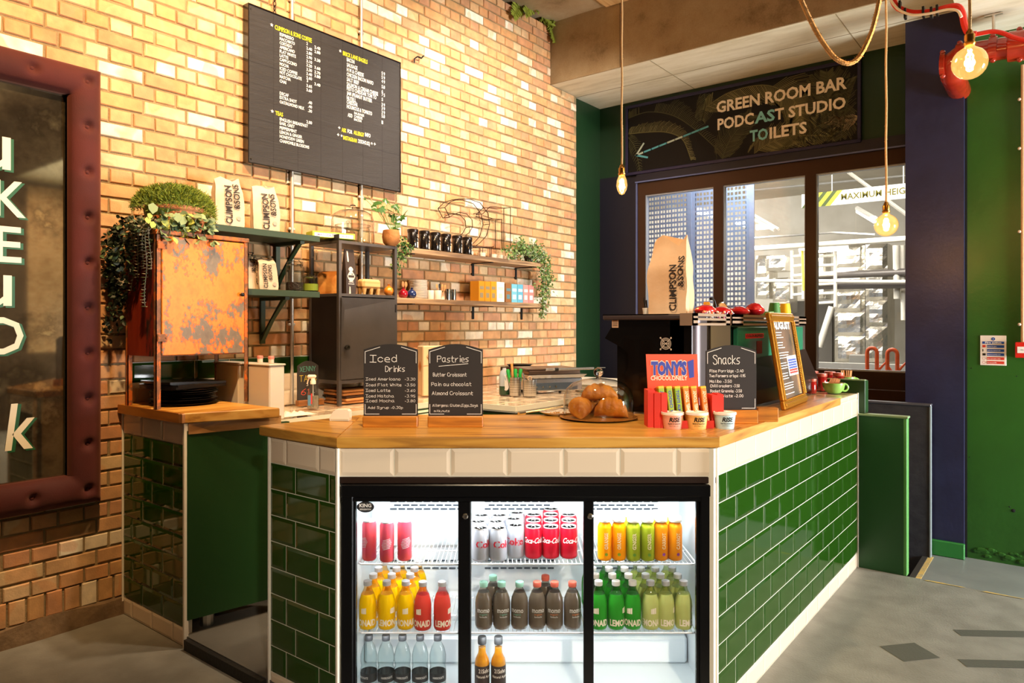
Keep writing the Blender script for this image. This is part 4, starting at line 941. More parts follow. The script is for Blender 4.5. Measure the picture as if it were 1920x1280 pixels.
def d_iced(g, w, h, bh):
    Z = lambda py: .325*(801-py)/156.0; X = lambda px: (px-731)/480.2
    corner(g, w, h, bh)
    cwr(g, 'Iced', X(692), Z(679), .027, .104, .0026); cwr(g, 'Drinks', X(721), Z(697), .022, .076, .0022)
    for s, py, pr, x2 in (('Iced Americano', 713.5, '-3.30', 749), ('Iced Flat White', 724.5, '-3.50', 751), ('Iced Latte', 735, '-3.60', 730), ('Iced Matcha', 745.5, '-3.95', 737), ('Iced Mocha', 754.5, '-3.80', 738)):
        cwr(g, s, X(684), Z(py), .0105, (x2-684)/480.2, .0013); cwr(g, pr, X(758), Z(py), .0095, .040, .0012)
    cwr(g, 'Add Syrup -0.30p', X(688), Z(767), .009, (754-688)/480.2, .0013)
def d_past(g, w, h, bh):
    Z = lambda py: .325*(801-py)/156.0; X = lambda px: (px-853.5)/480.2
    corner(g, w, h, bh)
    cwr(g, 'Pastries', X(819), Z(679), .024, .122, .0022); seg(g, Vector((X(822), -.0046, Z(687))), Vector((X(877), -.0046, Z(682))), .002, Vector((0, -1, 0)))
    for s, py, x1, x2 in (('Butter Croissant', 706, 811, 874), ('Pain au chocolat', 724, 808, 883), ('Almond Croissant', 741, 809, 886)): cwr(g, s, X(x1), Z(py), .0135, (x2-x1)/480.2, .0016)
    cwr(g, 'Allergens: Gluten,Eggs,Soya', X(810), Z(763), .010, .178, .0012); cwr(g, 'milk,nuts', X(813), Z(773), .008, .060, .0012)
a = onZ(731, 801, 1.046); chalkboard('chalkboard_sign', 'arched chalkboard headed Iced Drinks on a wooden block', a+CF*.022, YAW, .2125, .325, .043, d_iced, OAK)
a = onZ(853.5, 801, 1.046); chalkboard('chalkboard_sign', 'arched chalkboard headed Pastries on a wooden block', a+CF*.022, YAW, .214, .325, .043, d_past, OAK)
def d_snack(g, w, h, bh):
    Z = lambda py: .055+(768-py)/461.0; X = lambda px: (px-1370.5)/461.0
    corner(g, w, h, bh)
    cwr(g, 'Snacks', X(1336), Z(682), .036, .109, .0026)
    for s, py, x1, x2 in (('Rise Porridge -3.40', 697.5, 1330, 1393), ('Two Farmers crisps -1.95', 706.5, 1329, 1397), ('Malibo -3.50', 717, 1330, 1371), ('Chilli crackers -3.50', 725.5, 1331, 1386), ('Rocket Granola -3.50', 735, 1331, 1390), ('Chocolate -2.00', 744, 1336, 1393)): cwr(g, s, X(x1), Z(py), .0108, (x2-x1)/461.0, .0015)
a = onD(1370.5, 767, 2.90); a.z = 1.046; chalkboard('chalkboard_sign', 'arched chalkboard headed Snacks behind the chocolate bars', a, YAW+.02, .206, .318, .055, d_snack, OAK, .024)
g = G(); g.box(0, .085, -.02, .02, 0, .058, b=.003); o = g.obj('wooden_block', OAK); q = onD(1418, 790, 2.96); o.location = (q.x, q.y, 1.046); o.rotation_euler = (0, 0, YAW-.05); tag(o, 'low honey-coloured wooden block at the right of the Snacks chalkboard', 'block')
# card reader dock
a = onZ(639, 788, 1.046); t = thing('card_reader', 'white rounded card reader tilted up on the counter corner', 'device', (a.x, a.y, 1.046), YAW)
g = G(); g.prism([(-.042, .0), (-.045, .012), (-.028, .040), (-.018, .046), (.030, .046), (.038, .040), (.040, .012), (.038, .0)], 0, .045, M=Matrix.Translation((0, .03, 0)) @ Matrix.Rotation(PI/2, 4, 'X')); g.obj('body', mat('ivory_plastic', 'f4ead6', .35), t)
g = G(); g.prism([(-.036, .001), (-.040, .009), (.036, .009), (.034, .001)], 0, .046, M=Matrix.Translation((0, .0295, 0)) @ Matrix.Rotation(PI/2, 4, 'X')); g.obj('base', mat('cream_plastic', 'dccfb4', .4), t)
# plate with tongs
a = onZ(1046, 777, 1.046); t = thing('plate', 'small white plate with crumbs behind the cake dome', 'plate', (a.x, a.y, 1.046)); g = G(); g.ring([(.05, 0), (.055, .002), (.085, .014), (.087, .016), (.052, .006), (0, .005)], 32); g.obj('dish', mat('china', 'efe6da', .25), t, True)
g = G(); r5 = random.Random(9)
for i in range(40): g.sphere((r5.gauss(0, .028), r5.gauss(0, .028), .009), r5.uniform(.001, .0035), 5, 3)
o = g.obj('crumbs', mat('crumbs', 'c98b3a', .8), t); o['kind'] = 'stuff'
a = onZ(975, 775, 1.062); b = onZ(1060, 762, 1.07); t = thing('tongs', 'steel serving tongs lying across the small plate', 'tongs', tuple(a)); d = b-a; s_ = d.cross(UZ).normalized()
for s in (-1, 1): g = G(); g.tube([(0, 0, 0), d*.3+s_*.006*s, d*.7+s_*.013*s, d+s_*.010*s], .0035, 6); g.obj('arm', STEEL, t, True)
g = G(); g.tube([Vector((0, 0, 0))-d.normalized()*.008, d.normalized()*.03], .0075, 8); g.obj('hinge_ring', CHROME, t, True)
# cake dome
a = onZ(1122, 784, 1.046); t = thing('cake_dome', 'glass cake dome on a dark round tray holding croissants', 'cake dome', (a.x, a.y, 1.046))
g = G(); g.ring([(.120, 0), (.150, .003), (.165, .0075), (.166, .009), (.150, .007), (0, .006)], 48, [0, 0, 1, 1, 1]); g.obj('tray', [mat('tray_dark', '2a1f18', .35, .4), mat('tray_wood', 'b5772f', .4, coat=.4)], t, True)
g = G(); g.ring([(.150, .008), (.150, .070), (.147, .100), (.136, .128), (.112, .150), (.075, .164), (.030, .171), (.012, .172)], 48, cap0=False); g.obj('glass_dome', thin_glass('dome_glass', (.955, .95, .94, 1), 2.6), t, True)
g = G(); g.ring([(.012, .170), (.009, .178), (.010, .182)], 16); g.sphere((0, 0, .197), .0205, 20, 12); g.obj('glass_knob', GLASS, t, True)
CRS = mat('croissant_crust', 'dc922e', .5, bump=.4, bs=70, col2='9c5614', vs=12)
def croissant(loc, rz, ln, r, label, tilt=0):
    def rad(s): return r*(max(0, 1-abs(s)**2.2))**.6*(1+.08*abs(math.sin(s*9.0)))
    g = G(); n = 56; vs = []; F = []; m = 18
    for i in range(n+1):
        s = -1+2*i/n; A = s*1.0; cx, cy = ln/2*math.sin(A)/math.sin(1.0), ln*.20*(math.cos(A)-.5); rr = max(.001, rad(s))
        for k in range(m):
            a = 2*PI*k/m; vs.append((cx+rr*.25*math.cos(a)*math.sin(A)*-1, cy+rr*math.cos(a), rr*.86*(1+math.sin(a))))
    for i in range(n):
        for k in range(m): k2 = (k+1) % m; F.append((i*m+k, (i+1)*m+k, (i+1)*m+k2, i*m+k2))
    g.add(vs, F); o = g.obj('croissant', CRS, smooth=60); o.location = loc; o.rotation_euler = (tilt, 0, rz); tag(o, label, 'croissant', 'croissants under the glass dome'); return o
base = Vector((a.x, a.y, 1.054))
croissant(base-CR*.068-CF*.025, YAW+1.35, .135, .047, 'left croissant of the lower pair, ridges toward us')
croissant(base+CR*.050-CF*.030, YAW-.25, .145, .047, 'right croissant of the lower pair, with a dark filling spot')
croissant(base+CR*.004+CF*.01+UZ*.066, YAW+.15, .165, .040, 'croissant resting on top of the other two', .08)
croissant(base+CR*.0+CF*.075, YAW+.6, .13, .042, 'croissant half hidden behind the lower pair')
# chocolate display box with bars
a = onZ(1232, 801, 1.046); t = thing('chocolate_display', 'red cardboard counter display holding chocolate bars, blue and red header card', 'display box', (a.x, a.y, 1.046), YAW+.0)
S = 475.0; RC = mat('red_card', 'e03426', .5, sss=.05); RC2 = mat('header_card', 'f0583a', .55)
X = lambda px: (px-1232)/S
g = G(); g.prism([(X(1240), 0), (X(1324), 0), (X(1324), .012), (X(1240), .012)], -.10, 0, M=Matrix.Rotation(PI/2, 4, 'X')); g.obj('tray_floor', RC, t)
g = G()
for x0, x1, y0 in ((X(1215), X(1228), .0), (X(1226), X(1238), -.012), (X(1238), X(1249), -.020)): g.box(x0, x1, y0, y0+.08, 0, .135 if x0 > X(1220) else .145)
g.obj('side_wall', RC, t)
g = G(); g.box(X(1333)+.002, X(1345), .0, .085, 0, .125); g.box(X(1345), X(1357), .01, .085, 0, .128); g.obj('side_wall', RC, t)
g = G(); g.add([(X(1226), .085, .0), (X(1322), .085, .0), (X(1317), .085, .282), (X(1219), .085, .282), (X(1226), .090, .0), (X(1322), .090, .0), (X(1317), .090, .282), (X(1219), .090, .282)], [(0, 1, 2, 3), (4, 7, 6, 5), (0, 4, 5, 1), (2, 6, 7, 3), (1, 5, 6, 2), (0, 3, 7, 4)]); hc = g.obj('header_card', RC2, t)
g = G(); BLUEP = mat('print_blue', '3d49a8', .5); CRM = mat('print_cream', 'f6ddc0', .5)
Pz = lambda x, y: (x, .1135-.0, .15+y)
write(g, "TONY'S", (X(1228)+.0, .0840, .200), UX, UZ, .052, .146, .085, mi=1); write(g, "TONY'S", (X(1228)+.0015, .0833, .2015), UX, UZ, .049, .143, .06, mi=0); write(g, 'CHOCOLONELY', (X(1228), .0840, .178), UX, UZ, .017, .148, .03, mi=1)
g.add([(X(1298), .0840, .252), (X(1310), .0840, .262), (X(1311), .0840, .190), (X(1302), .0840, .186)], [(0, 1, 2, 3)], 0); g.obj('lettering', [BLUEP, CRM], t)
g = G(); g.box(X(1250), X(1334), -.028, -.024, 0, .03); g.box(X(1300), X(1322), -.030, -.028, 0, .028); g.obj('front_lip', RC, t)
LIME = mat('wrap_lime', '8fb51c', .45); YELW = mat('wrap_yellow', 'f0c02c', .45); ORN = mat('wrap_orange', 'f2862a', .45); WRP = mat('wrap_print', 'f6efcf', .5)
def bar(px, m, txt, lab, k, flip=False):
    q = thing('chocolate_bar', lab, 'chocolate bar', tuple(Vector((a.x, a.y, 1.058))+CR*(X(px)+.0)+CF*.004), YAW, None); q.rotation_euler = (-.12, -.085, YAW)
    g = G(); g.box(0, .0215, 0, .045, 0, .148, b=.002); g.obj('wrapper', m, q)
    g = G(); g.box(-.0003, .0218, -.0003, .0453, .138, .1484, b=.002); g.obj('wrapper_end', YELW, q)
    g = G(); s = .0115/.7; vs, fs, tw = text_geo(txt, .03); L = .12/tw
    g.add([((.004+.0115*1.2-y*s, -.0006, .010+x*L) if not flip else (.004+y*s, -.0006, .132-x*L)) for x, y in vs], fs); g.obj('lettering', WRP if m is not LIME else BLUEP, q)
for k, (px, m, tx, lab, fl) in enumerate(((1242, LIME, 'CHOCO TONY', 'lime green chocolate bar at the far left of the display', 0), (1257, LIME, 'DARK CHOCO', 'lime green chocolate bar second from the left', 0), (1272.5, LIME, 'TONYS ALMOND', 'lime green chocolate bar turned upside down, third from the left', 1), (1288, ORN, 'CARAMEL TONY', 'orange chocolate bar, left of the three orange ones', 0), (1303, ORN, 'CARAMEL TONY', 'orange chocolate bar, middle of the three orange ones', 0), (1321, ORN, 'CARAMEL TONY', 'orange chocolate bar, right of the three orange ones', 0))): bar(px, m, tx, lab, k, fl)
# porridge tubs
def tub(px, py, c, sub, lab):
    p = onZ(px, py, 1.046); t = thing('porridge_tub', lab, 'tub', (p.x, p.y, 1.046), YAW-.0, None)
    g = G(); g.ring([(.0335, 0), (.034, .002), (.0405, .056), (.0405, .059), (.038, .059)], 28); g.obj('cup', mat('tub_'+c, c, .5), t, True)
    g = G(); g.ring([(.0395, .053), (.0435, .055), (.0435, .063), (.041, .0645), (.038, .060), (0, .060)], 28); g.obj('lid', mat('tub_lid', 'f3eade', .35), t, True)
    def f(x, y): z = .0+y; r = .034+.0065*(z/.056)+.0005; return (math.sin(x/r)*r, -math.cos(x/r)*r, z)
    g = G(); write(g, 'RISE', None, None, None, .016, .042, .035, slant=.18, align=1, fn=lambda x, y: f(x, y+.030)); write(g, sub, None, None, None, .0055, .052, .02, align=1, fn=lambda x, y: f(x, y+.020)); write(g, 'porridge oats', None, None, None, .003, .038, .0, align=1, fn=lambda x, y: f(x, y+.013)); g.obj('lettering', BLACK, t)
tub(1261, 803, 'eba48c', 'Apple & Cinnamon', 'pink porridge tub, left of three in front of the display'); tub(1307, 803, 'eebb6a', 'Banana & Peanut Butter', 'yellow porridge tub, middle of three in front of the display'); tub(1359, 802.5, 'bcd8dc', 'Dark Chocolate & Sea Salt', 'pale blue porridge tub, right of three in front of the display')
# gold framed menu leaning beside the coffee machine
c0, c1, c2_, c3_ = onZ(1468, 768, 1.048), onZ(1512, 753, 1.048), None, None
def gold_frame():
    p0 = onZ(1469, 769, 1.047); D0 = (p0-E0).dot(CF); p1 = onZ(1511, 752, 1.047)
    U = (p1-p0); U.z = 0; Wd = U.length; U.normalize(); Nn = U.cross(UZ)     # Nn points away from the wall side
    tl = onD(1446, 586, (p0-E0).dot(CF)+.10); V = tl-p0; V -= U*V.dot(U); Ht = V.length; V.normalize(); Nn = U.cross(V)
    M = Matrix(((U.x, V.x, -Nn.x*-1, p0.x), (U.y, V.y, Nn.y, p0.y), (U.z, V.z, Nn.z, p0.z), (0, 0, 0, 1)))
    t = thing('framed_menu', 'gold-framed August price list leaning at the right end of the worktop', 'frame', (0, 0, 0)); t.matrix_world = M; t.rotation_mode = 'XYZ'
    loc, rot, sc_ = M.decompose(); t.location = loc; t.rotation_euler = rot.to_euler()
    fw = .042; GOLD = mat('gold_leaf', 'c98a2c', .32, .75, bump=.1, bs=60)
    for nm, (x0, x1, y0, y1) in enumerate(((0, Wd, 0, fw), (0, Wd, Ht-fw, Ht), (0, fw, fw, Ht-fw), (Wd-fw, Wd, fw, Ht-fw))):
        g = G(); g.box(x0, x1, y0, y1, -.012, .010, b=.005)
        if nm < 2: g.box(x0+.012, x1-.012, (y0+y1)/2-.008, (y0+y1)/2+.008, .008, .016, b=.004)
        else: g.box((x0+x1)/2-.008, (x0+x1)/2+.008, y0, y1, .008, .016, b=.004)
        g.obj('frame_rail', GOLD, t)
    g = G(); n = int((Ht-2*fw)/.009)
    for i in range(n):
        for x in (fw+.001, Wd-fw-.001): g.sphere((x, fw+(Ht-2*fw)*(i+.5)/n, .009), .0035, 6, 4)
    m_ = int((Wd-2*fw)/.009)
    for i in range(m_):
        for y in (fw+.001, Ht-fw-.001): g.sphere((fw+(Wd-2*fw)*(i+.5)/m_, y, .009), .0035, 6, 4)
    g.obj('beading', GOLD, t)
    g = G(); g.box(fw-.004, Wd-fw+.004, fw-.004, Ht-fw+.004, -.008, .0); g.obj('printed_sheet', mat('menu_sheet', '4a4a44', .35, col2='8a6f5c', vs=5, coat=.5), t)
    iw, ih = Wd-2*fw, Ht-2*fw; P = lambda x, y: Vector((fw+iw*x, fw+ih*y, .0008)); g = G()
    write(g, 'AUGUST', P(.04, .90), UX, UY, .035, iw*.86, .04)
    r6 = random.Random(4)
    for i in range(25):
        y = .85-i*.033
        if i % 4 == 3: continue
        g.box(fw+iw*.06, fw+iw*r6.uniform(.35, .62), fw+ih*y, fw+ih*y+.0035, .0003, .0008)
    g.obj('lettering', WHITE, t)
    g = G(); g.box(fw+iw*.46, fw+iw*.95, fw+ih*.28, fw+ih*.54, .0006, .0012); g.obj('small_notice', WHITE, t)
    g = G()
    for k, cc in enumerate((0, 0, 0, 0, 1, 1)): g.box(fw+iw*.50, fw+iw*.93, fw+ih*(.47-.033*k), fw+ih*(.495-.033*k), .0012, .0016, cc)
    g.obj('notice_stripe', [mat('stripe_blue', '4a5fa8', .5), mat('stripe_red', 'c0403a', .5)], t)
    return t
gold_frame()
# jam jars and mugs on the tiled end
JAM = mat('jam', '7d0f10', .1, coat=1, col2='a81d18', vs=30); JL = mat('jam_lid', 'c4604a', .4, .2)
def jar(px, py, h, r, lab, z=1.0435, X_=None):
    p = onZ(px, py, z); t = thing('jam_jar', lab, 'jar', (p.x, p.y, z), 0, 'jam jars beside the green mugs')
    g = G(); g.ring([(r*.92, 0), (r, .004), (r, h*.74), (r*.86, h*.82), (r*.86, h*.84)], 18); g.obj('jar_body', JAM, t, True)
    g = G(); g.ring([(r*.95, h*.82), (r*.98, h*.84), (r*.98, h*.99), (r*.9, h)], 18); g.obj('lid', JL, t, 50)
jar(1521, 737, .085, .030, 'small jam jar in front, just right of the gold frame'); jar(1540, 732, .105, .034, 'jam jar behind the small one, second from the frame'); jar(1556, 729, .11, .034, 'jam jar directly behind the green mug'); jar(1524, 730, .115, .034, 'jam jar at the back beside the gold frame'); jar(1572, 732, .11, .033, 'rearmost jam jar, mostly hidden by the wooden sachets')
MUG = mat('green_glaze', '8fbf5c', .2, coat=.5)
def cupm(px, py, r, h, lab, rz, rim=.9):
    p = onZ(px, py, 1.0435); t = thing('mug', lab, 'mug', (p.x, p.y, 1.0435), rz)
    g = G(); g.ring([(r*.45, 0), (r*.62, .004), (r*.9, h*.4), (r, h*.8), (r, h), (r-.004, h), (r*.93, h*.8), (r*.5, .012), (0, .01)], 28, [0]*4+[1]*4); g.obj('cup', [MUG, mat('cream_glaze', 'efe0bd', .25)], t, True)
    g = G(); g.tube([(r*.96, 0, h*.86)]+[(r*.96+h*.42*math.sin(q*PI/8), 0, h*.55+h*.36*math.cos(q*PI/8)) for q in range(1, 8)]+[(r*.85, 0, h*.25)], .0055, 7); g.obj('handle', MUG, t, True)
    return p
p = cupm(1563, 737, .062, .062, 'wide green mug in front holding wooden-coloured sachets', YAW)
p2 = cupm(1588, 730, .048, .080, 'taller green mug behind the wide one, full of wooden stirrers', YAW)
STK = mat('sachet_brown', 'b06a2a', .6)
r7 = random.Random(2)
for k in range(5):
    g = G(); g.box(-.013, .013, -.001, .001, 0, .075); o = g.obj('sugar_sachet', STK); o.location = (p.x-.03+.007*k, p.y+.004*k-.008, 1.058); o.rotation_euler = (0, .35+.05*r7.random(), YAW); tag(o, 'brown paper sachet standing in the wide green mug', 'sachet', 'sachets in the wide green mug')
for k in range(7):
    g = G(); g.box(-.003, .003, -.0007, .0007, 0, .105); o = g.obj('wooden_stirrer', mat('birch', 'd8934f', .6)); o.location = (p2.x-.02+.006*k, p2.y, 1.058); o.rotation_euler = (r7.uniform(-.1, .1), -.15+.1*k*.5, YAW); tag(o, 'wooden stirrer standing in the taller green mug', 'stirrer', 'stirrers in the taller green mug')

# ================================================================== espresso machine
em = thing('espresso_machine', 'large black and steel espresso machine on the right arm of the counter', 'coffee machine', (0, 0, 0))
X1 = -1.254; cY = onX(1305, 590, X1).y; YF = onX(1505, 620, X1).y+.02
ES = mat('machine_black', '0a0808', .18, .1, coat=.6); EC = mat('machine_chrome', '5c5254', .42, .75); EG = mat('machine_green', '2f7a58', .28, coat=.4); EB = mat('machine_bronze', '8d7355', .3, .9)
zt = onX(1305, 600, X1).z; xL = onY(1145, 590, cY+.02).x
zS = 1.046+.05
g = G()   # the shaped black side plate
O_ = lambda px, py: (lambda p: (p.x, p.z))(onY(px, py, cY))
side = [O_(1147, 598), O_(1147, 612), O_(1134, 634), O_(1163, 650), O_(1178, 662), O_(1178, 690), O_(1168, 702), O_(1186, 716), (O_(1186, 716)[0], 1.052), (X1-.02, 1.052), (X1-.02, zt), ]
M = Matrix.Rotation(PI/2, 4, 'X'); g.prism(side, -cY-.03, -cY, M=M); g.obj('side_plate', ES, em)
g = G(); g.box(xL-.02, X1-.01, cY-.02, cY+.9, zt+.002, zt+.024, b=.005); g.obj('top_tray', EC, em)
g = G(); g.box(xL-.02, X1-.12, cY-.018, cY+.5, zt+.024, zt+.028); g.obj('tray_mat', ES, em)
g = G(); n = 8; R_ = .055
poly = [(X1-.02-.10, cY)]+[(X1-R_+R_*math.sin(PI/2*i/n), cY-.0+R_-R_*math.cos(PI/2*i/n)) for i in range(n+1)]+[(X1-.001, cY+.12), (X1-.12, cY+.12)]
g.prism(poly, 1.10, zt); g.obj('corner_column', EC, em, True)
g = G(); g.box(X1-.40, X1-.03, cY+.03, YF, 1.09, zt-.001); g.obj('body', ES, em)
p_a, p_b, p_c = onX(1335, 600, X1).y, onX(1372, 600, X1).y, onX(1385, 600, X1).y
g = G(); g.box(X1-.03, X1-.012, cY+.10, p_a, 1.10, zt-.01); g.obj('dark_panel', ES, em)
g = G(); g.box(X1-.03, X1-.006, p_a, p_b, 1.10, zt-.01); g.obj('bronze_panel', EB, em)
zg = onX(1420, 652, X1).z
g = G(); g.box(X1-.03, X1-.004, p_c, YF, 1.10, zt-.03, b=.004); gp = g.obj('green_back_panel', EG, em)
g = G(); q0, q1 = onX(1399, 630, X1), onX(1433, 630, X1); g.box(X1-.0035, X1-.0025, q0.y, q1.y, q0.z-.012, q0.z+.012, 0); s0 = onX(1420, 652, X1).y; g.box(X1-.0035, X1-.0025, s0, s0+.08, zg-.03, zg+.035, 1); g.obj('sticker', [mat('sticker_red', 'd11f22', .5), mat('sticker_red2', 'd8453c', .5)], gp)
g = G(); write(g, 'COLOURSPEED', (X1-.002, q0.y+.006, q0.z-.006), UY, UZ, .013, (q1-q0).length-.012, .04); g.obj('sticker_lettering', mat('label_black', '26282a'), gp)
for (a_, b_, k) in ((onX(1304, 600, X1+.03).y, onX(1373, 600, X1+.03).y, 0), (onX(1377, 600, X1+.03).y, YF-.02, 1)):   # silver cup rails
    g = G(); z0, z1 = onX(1340, 610, X1+.02).z, onX(1340, 588, X1+.02).z; xx = X1+.02
    g.box(xx-.004, xx, a_, b_, z0, z0+.010); g.box(xx-.004, xx, a_, b_, z1-.012, z1); g.box(xx-.004, xx, a_, b_, (z0+z1)/2-.004, (z0+z1)/2+.006)
    g.box(xx-.004, xx, a_, a_+(b_-a_)*.12, z0, z1); g.box(xx-.004, xx, b_-(b_-a_)*.12, b_, z0, z1); g.box(xx-.06, xx, a_, a_+.004, z0, z1); g.obj('cup_rail', mat('rail_steel', 'b0947e', .4, .6), em)
g = G()   # folded foot of the back panel
yb0, yb1 = onX(1418, 680, X1+.05).y, YF+.04
g.add([(X1, yb0-.1, 1.27), (X1, yb1, 1.30), (X1+.07, yb1, 1.13), (X1+.07, yb0-.1, 1.13), (X1+.07, yb1, 1.06), (X1+.07, yb0-.1, 1.06)], [(0, 1, 2, 3), (3, 2, 4, 5)]); g.obj('rear_cowl', mat('cowl_dark', '2f2018', .3, .4), em)
g = G()
for y in (cY+.06, YF-.06):
    for x in (X1-.06, X1-.35): g.ring([(.028, 0), (.03, .005), (.024, .05)], 14, c=(x, y, 1.046))
g.obj('foot', EC, em, True)
g = G(); lx, lz = O_(1248.5, 644); Mc = Matrix.Translation((lx, cY-.0008, lz)) @ Matrix.Rotation(PI/2, 4, 'X')
for r in (.014, .019, .024): g.ring([(r, 0), (r+.0018, 0)], 28, cap0=False, cap1=False, M=Mc)
for s in (-1, 1):
    g.add([Mc @ Vector((-.024, -.024*s-.0012, .0003)), Mc @ Vector((.024, .024*s-.0012, .0003)), Mc @ Vector((.024, .024*s+.0012, .0003)), Mc @ Vector((-.024, -.024*s+.0012, .0003))], [(0, 1, 2, 3)])
    for u in (-1, 1): g.ring([(.0001, .0), (.004, 0)], 10, cap0=False, cap1=False, M=Mc @ Matrix.Translation((u*.025, s*.025, .0003)))
write(g, 'BONDI', Mc @ Vector((0, -.003, .0005)), UX, UZ, .006, .028, .02, align=1); g.obj('emblem', mat('emblem_silver', 'd6c6b4', .4), em)
g = G(); x_, z_ = O_(1291, 602); write(g, 'Victoria', (x_-.03, cY-.004, z_-.008), UX, UZ, .014, .052, .01, slant=.3); g.obj('brand_script', WHITE, em)
g = G(); x_, z_ = O_(1147.5, 614); g.box(x_, x_+.034, cY-.001, cY, z_, z_+.042); st = g.obj('inspection_label', mat('label_tan', 'd9b08c', .6), em)
g = G(); [g.box(x_+.005, x_+.029, cY-.0015, cY-.001, z_+.032-.008*k, z_+.0345-.008*k) for k in range(4)]; g.obj('label_print', mat('label_black', '26282a'), st)
g = G(); x_, z_ = O_(1163, 676); g.tube([(x_+.02, cY+.1, z_+.08), (x_+.025, cY+.1, z_), (x_+.015, cY+.1, z_-.04)], .007, 8); g.tube([(x_+.034, cY+.1, z_+.06), (x_+.045, cY+.1, z_+.01), (x_+.03, cY+.1, z_-.045)], .006, 8); g.sphere((x_, cY+.1, z_-.005), .020, 14, 10); g.obj('group_head', mat('copper_chrome', 'c98a66', .12, 1), em, True)
# on top of the machine
TOPZ = zt+.024
def bag(name, label, loc, rz, w, d, h, lines, fold=.25, slant=0, seed=1, m=None, peak=.010, mark=True, tilt=0):
    t = thing(name, label, 'bag', loc, rz, None); t.rotation_euler = (tilt, 0, rz)
    m = m or mat('kraft_white', 'dcc8b0', .7, bump=.35, bs=14, col2='cdb69c', vs=8)
    g = G(); rr = random.Random(seed); n = 14; vs = []; F = []
    prof = []
    for j in range(n+1):
        u = j/n; z = h*u; pin = max(0, (u-(1-fold))/fold)
        ww = w/2*(1+.04*math.sin(u*5)-.10*pin); dd = d/2*(1-pin*.93)*(1+.06*math.sin(u*7+seed)); sh = slant*u*u
        ring = []
        for (x, y) in ((-1, -1), (-.5, -1.02), (0, -1.05), (.5, -1.02), (1, -1), (1.0, -.4), (.90-.06*pin, 0), (1.0, .4), (1, 1), (.5, 1.02), (0, 1.05), (-.5, 1.02), (-1, 1), (-1, .4), (-.90+.06*pin, 0), (-1, -.4)):
            q = Vector((x*2+seed, y*2, u*3.1)); nz = noise.noise(q)*.007
            zz = z+(noise.noise(Vector((x*1.7+seed*3, 0, 9)))*h*.05*pin)+peak*pin*(math.cos((x+.45)*3.4)-.35+.5*max(0, x))
            ring.append((x*ww+nz+sh, y*dd+nz*.7, zz if j else 0))
        vs += ring
    for j in range(n):
        for k in range(16): k2 = (k+1) % 16; F.append((j*16+k, j*16+k2, (j+1)*16+k2, (j+1)*16+k))
    F.append(list(range(16))[::-1]); F.append(list(range(n*16, n*16+16))); g.add(vs, F); g.obj('paper_bag', m, t, 50)
    g = G()
    for (txt, x, z, hh, ww) in lines:   # lettering runs up the bag
        a_, f_, tw = text_geo(txt, .02); s = hh/.7; L = ww/tw
        def fy(zz): u = zz/h; pin = max(0, (u-(1-fold))/fold); return -(d/2)*(1-pin*.93)*(1+.06*math.sin(u*7+seed))*1.05-.0065
        g.add([(x-Y_*s+slant*((z+X_*L)/h)**2, fy(z+X_*L), z+X_*L) for X_, Y_ in a_], f_)
    g.obj('lettering', mat('ink_brown', '2c221d', .7), t)
    if mark: g = G(); g.ring([(.011, 0), (.011, .001)], 18, M=Matrix.Translation((w*.30, -d/2*1.05-.0035, h*.19)) @ Matrix.Rotation(PI/2, 4, 'X')); g.obj('round_mark', mat('mark_grey', 'b8a89a', .7), t)
    return t
pb = onY(1258, 578, cY+.12); 
bag('coffee_bag', 'large kraft coffee bag standing on the espresso machine', (pb.x, cY+.12, TOPZ+.004), .12, .175, .11, .345, (('CLIMPSON', .045, .015, .032, .205), ('&SONS', .078, .12, .026, .14)), .40, .0, 3, mat('kraft_warm', 'e6c09a', .7, bump=.35, bs=14, col2='d9ae84', vs=8), .032, mark=False)
pc = onY(1215, 577, cY+.10); t = thing('straw_cup', 'small pale cup of black stirrers left of the large bag', 'cup', (pc.x, cY+.1, TOPZ+.004))
g = G(); g.ring([(.022, 0), (.026, .03), (.024, .03), (.02, .004)], 14); g.obj('cup', mat('china', 'efe6da'), t, True)
for k in range(8): g = G(); A = k*.8; g.tube([(.008*math.cos(A), .008*math.sin(A), .006), (.022*math.cos(A), .018*math.sin(A), .066+.006*(k % 3))], .003, 5); g.obj('stirrer', BLACK, t)
REDF = mat('red_foil', 'c3121c', .22, .2, bump=.3, bs=30, coat=.5); 
def pouch(px, py, w, h, lab, m=REDF):
    Yy = onX(px, py, X1-.06); y = Yy.y; z = TOPZ; g = G()
    def f(v): v.x *= 1-.25*max(0, v.z); v.y *= 1-.25*max(0, v.z); v.x += .12*noise.noise(v*3+Vector((px, 0, 0))); return v
    g.sphere((0, 0, h*.42), 1, 18, 12, 0, .05, w/2, h/2*.9, fn=f); o = g.obj('filled_pouch', m, smooth=True); o.location = (X1-.06, y, z); tag(o, lab, 'pouch', None)
pouch(1322, 578, .12, .055, 'flat red foil pouch, leftmost on the machine top'); pouch(1352, 578, .10, .05, 'red pouch behind the sweet jars, near the strainer'); pouch(1385, 577, .16, .058, 'large red foil pouch in the middle of the machine top'); pouch(1415, 575, .14, .085, 'tallest red pouch at the right of the machine top')
SWE = [mat('sweet_pink', 'e87a70', .5), mat('sweet_purple', '8a3f8c', .5), mat('sweet_orange', 'ee8a4a', .5), mat('sweet_cream', 'f3d9c8', .5)]
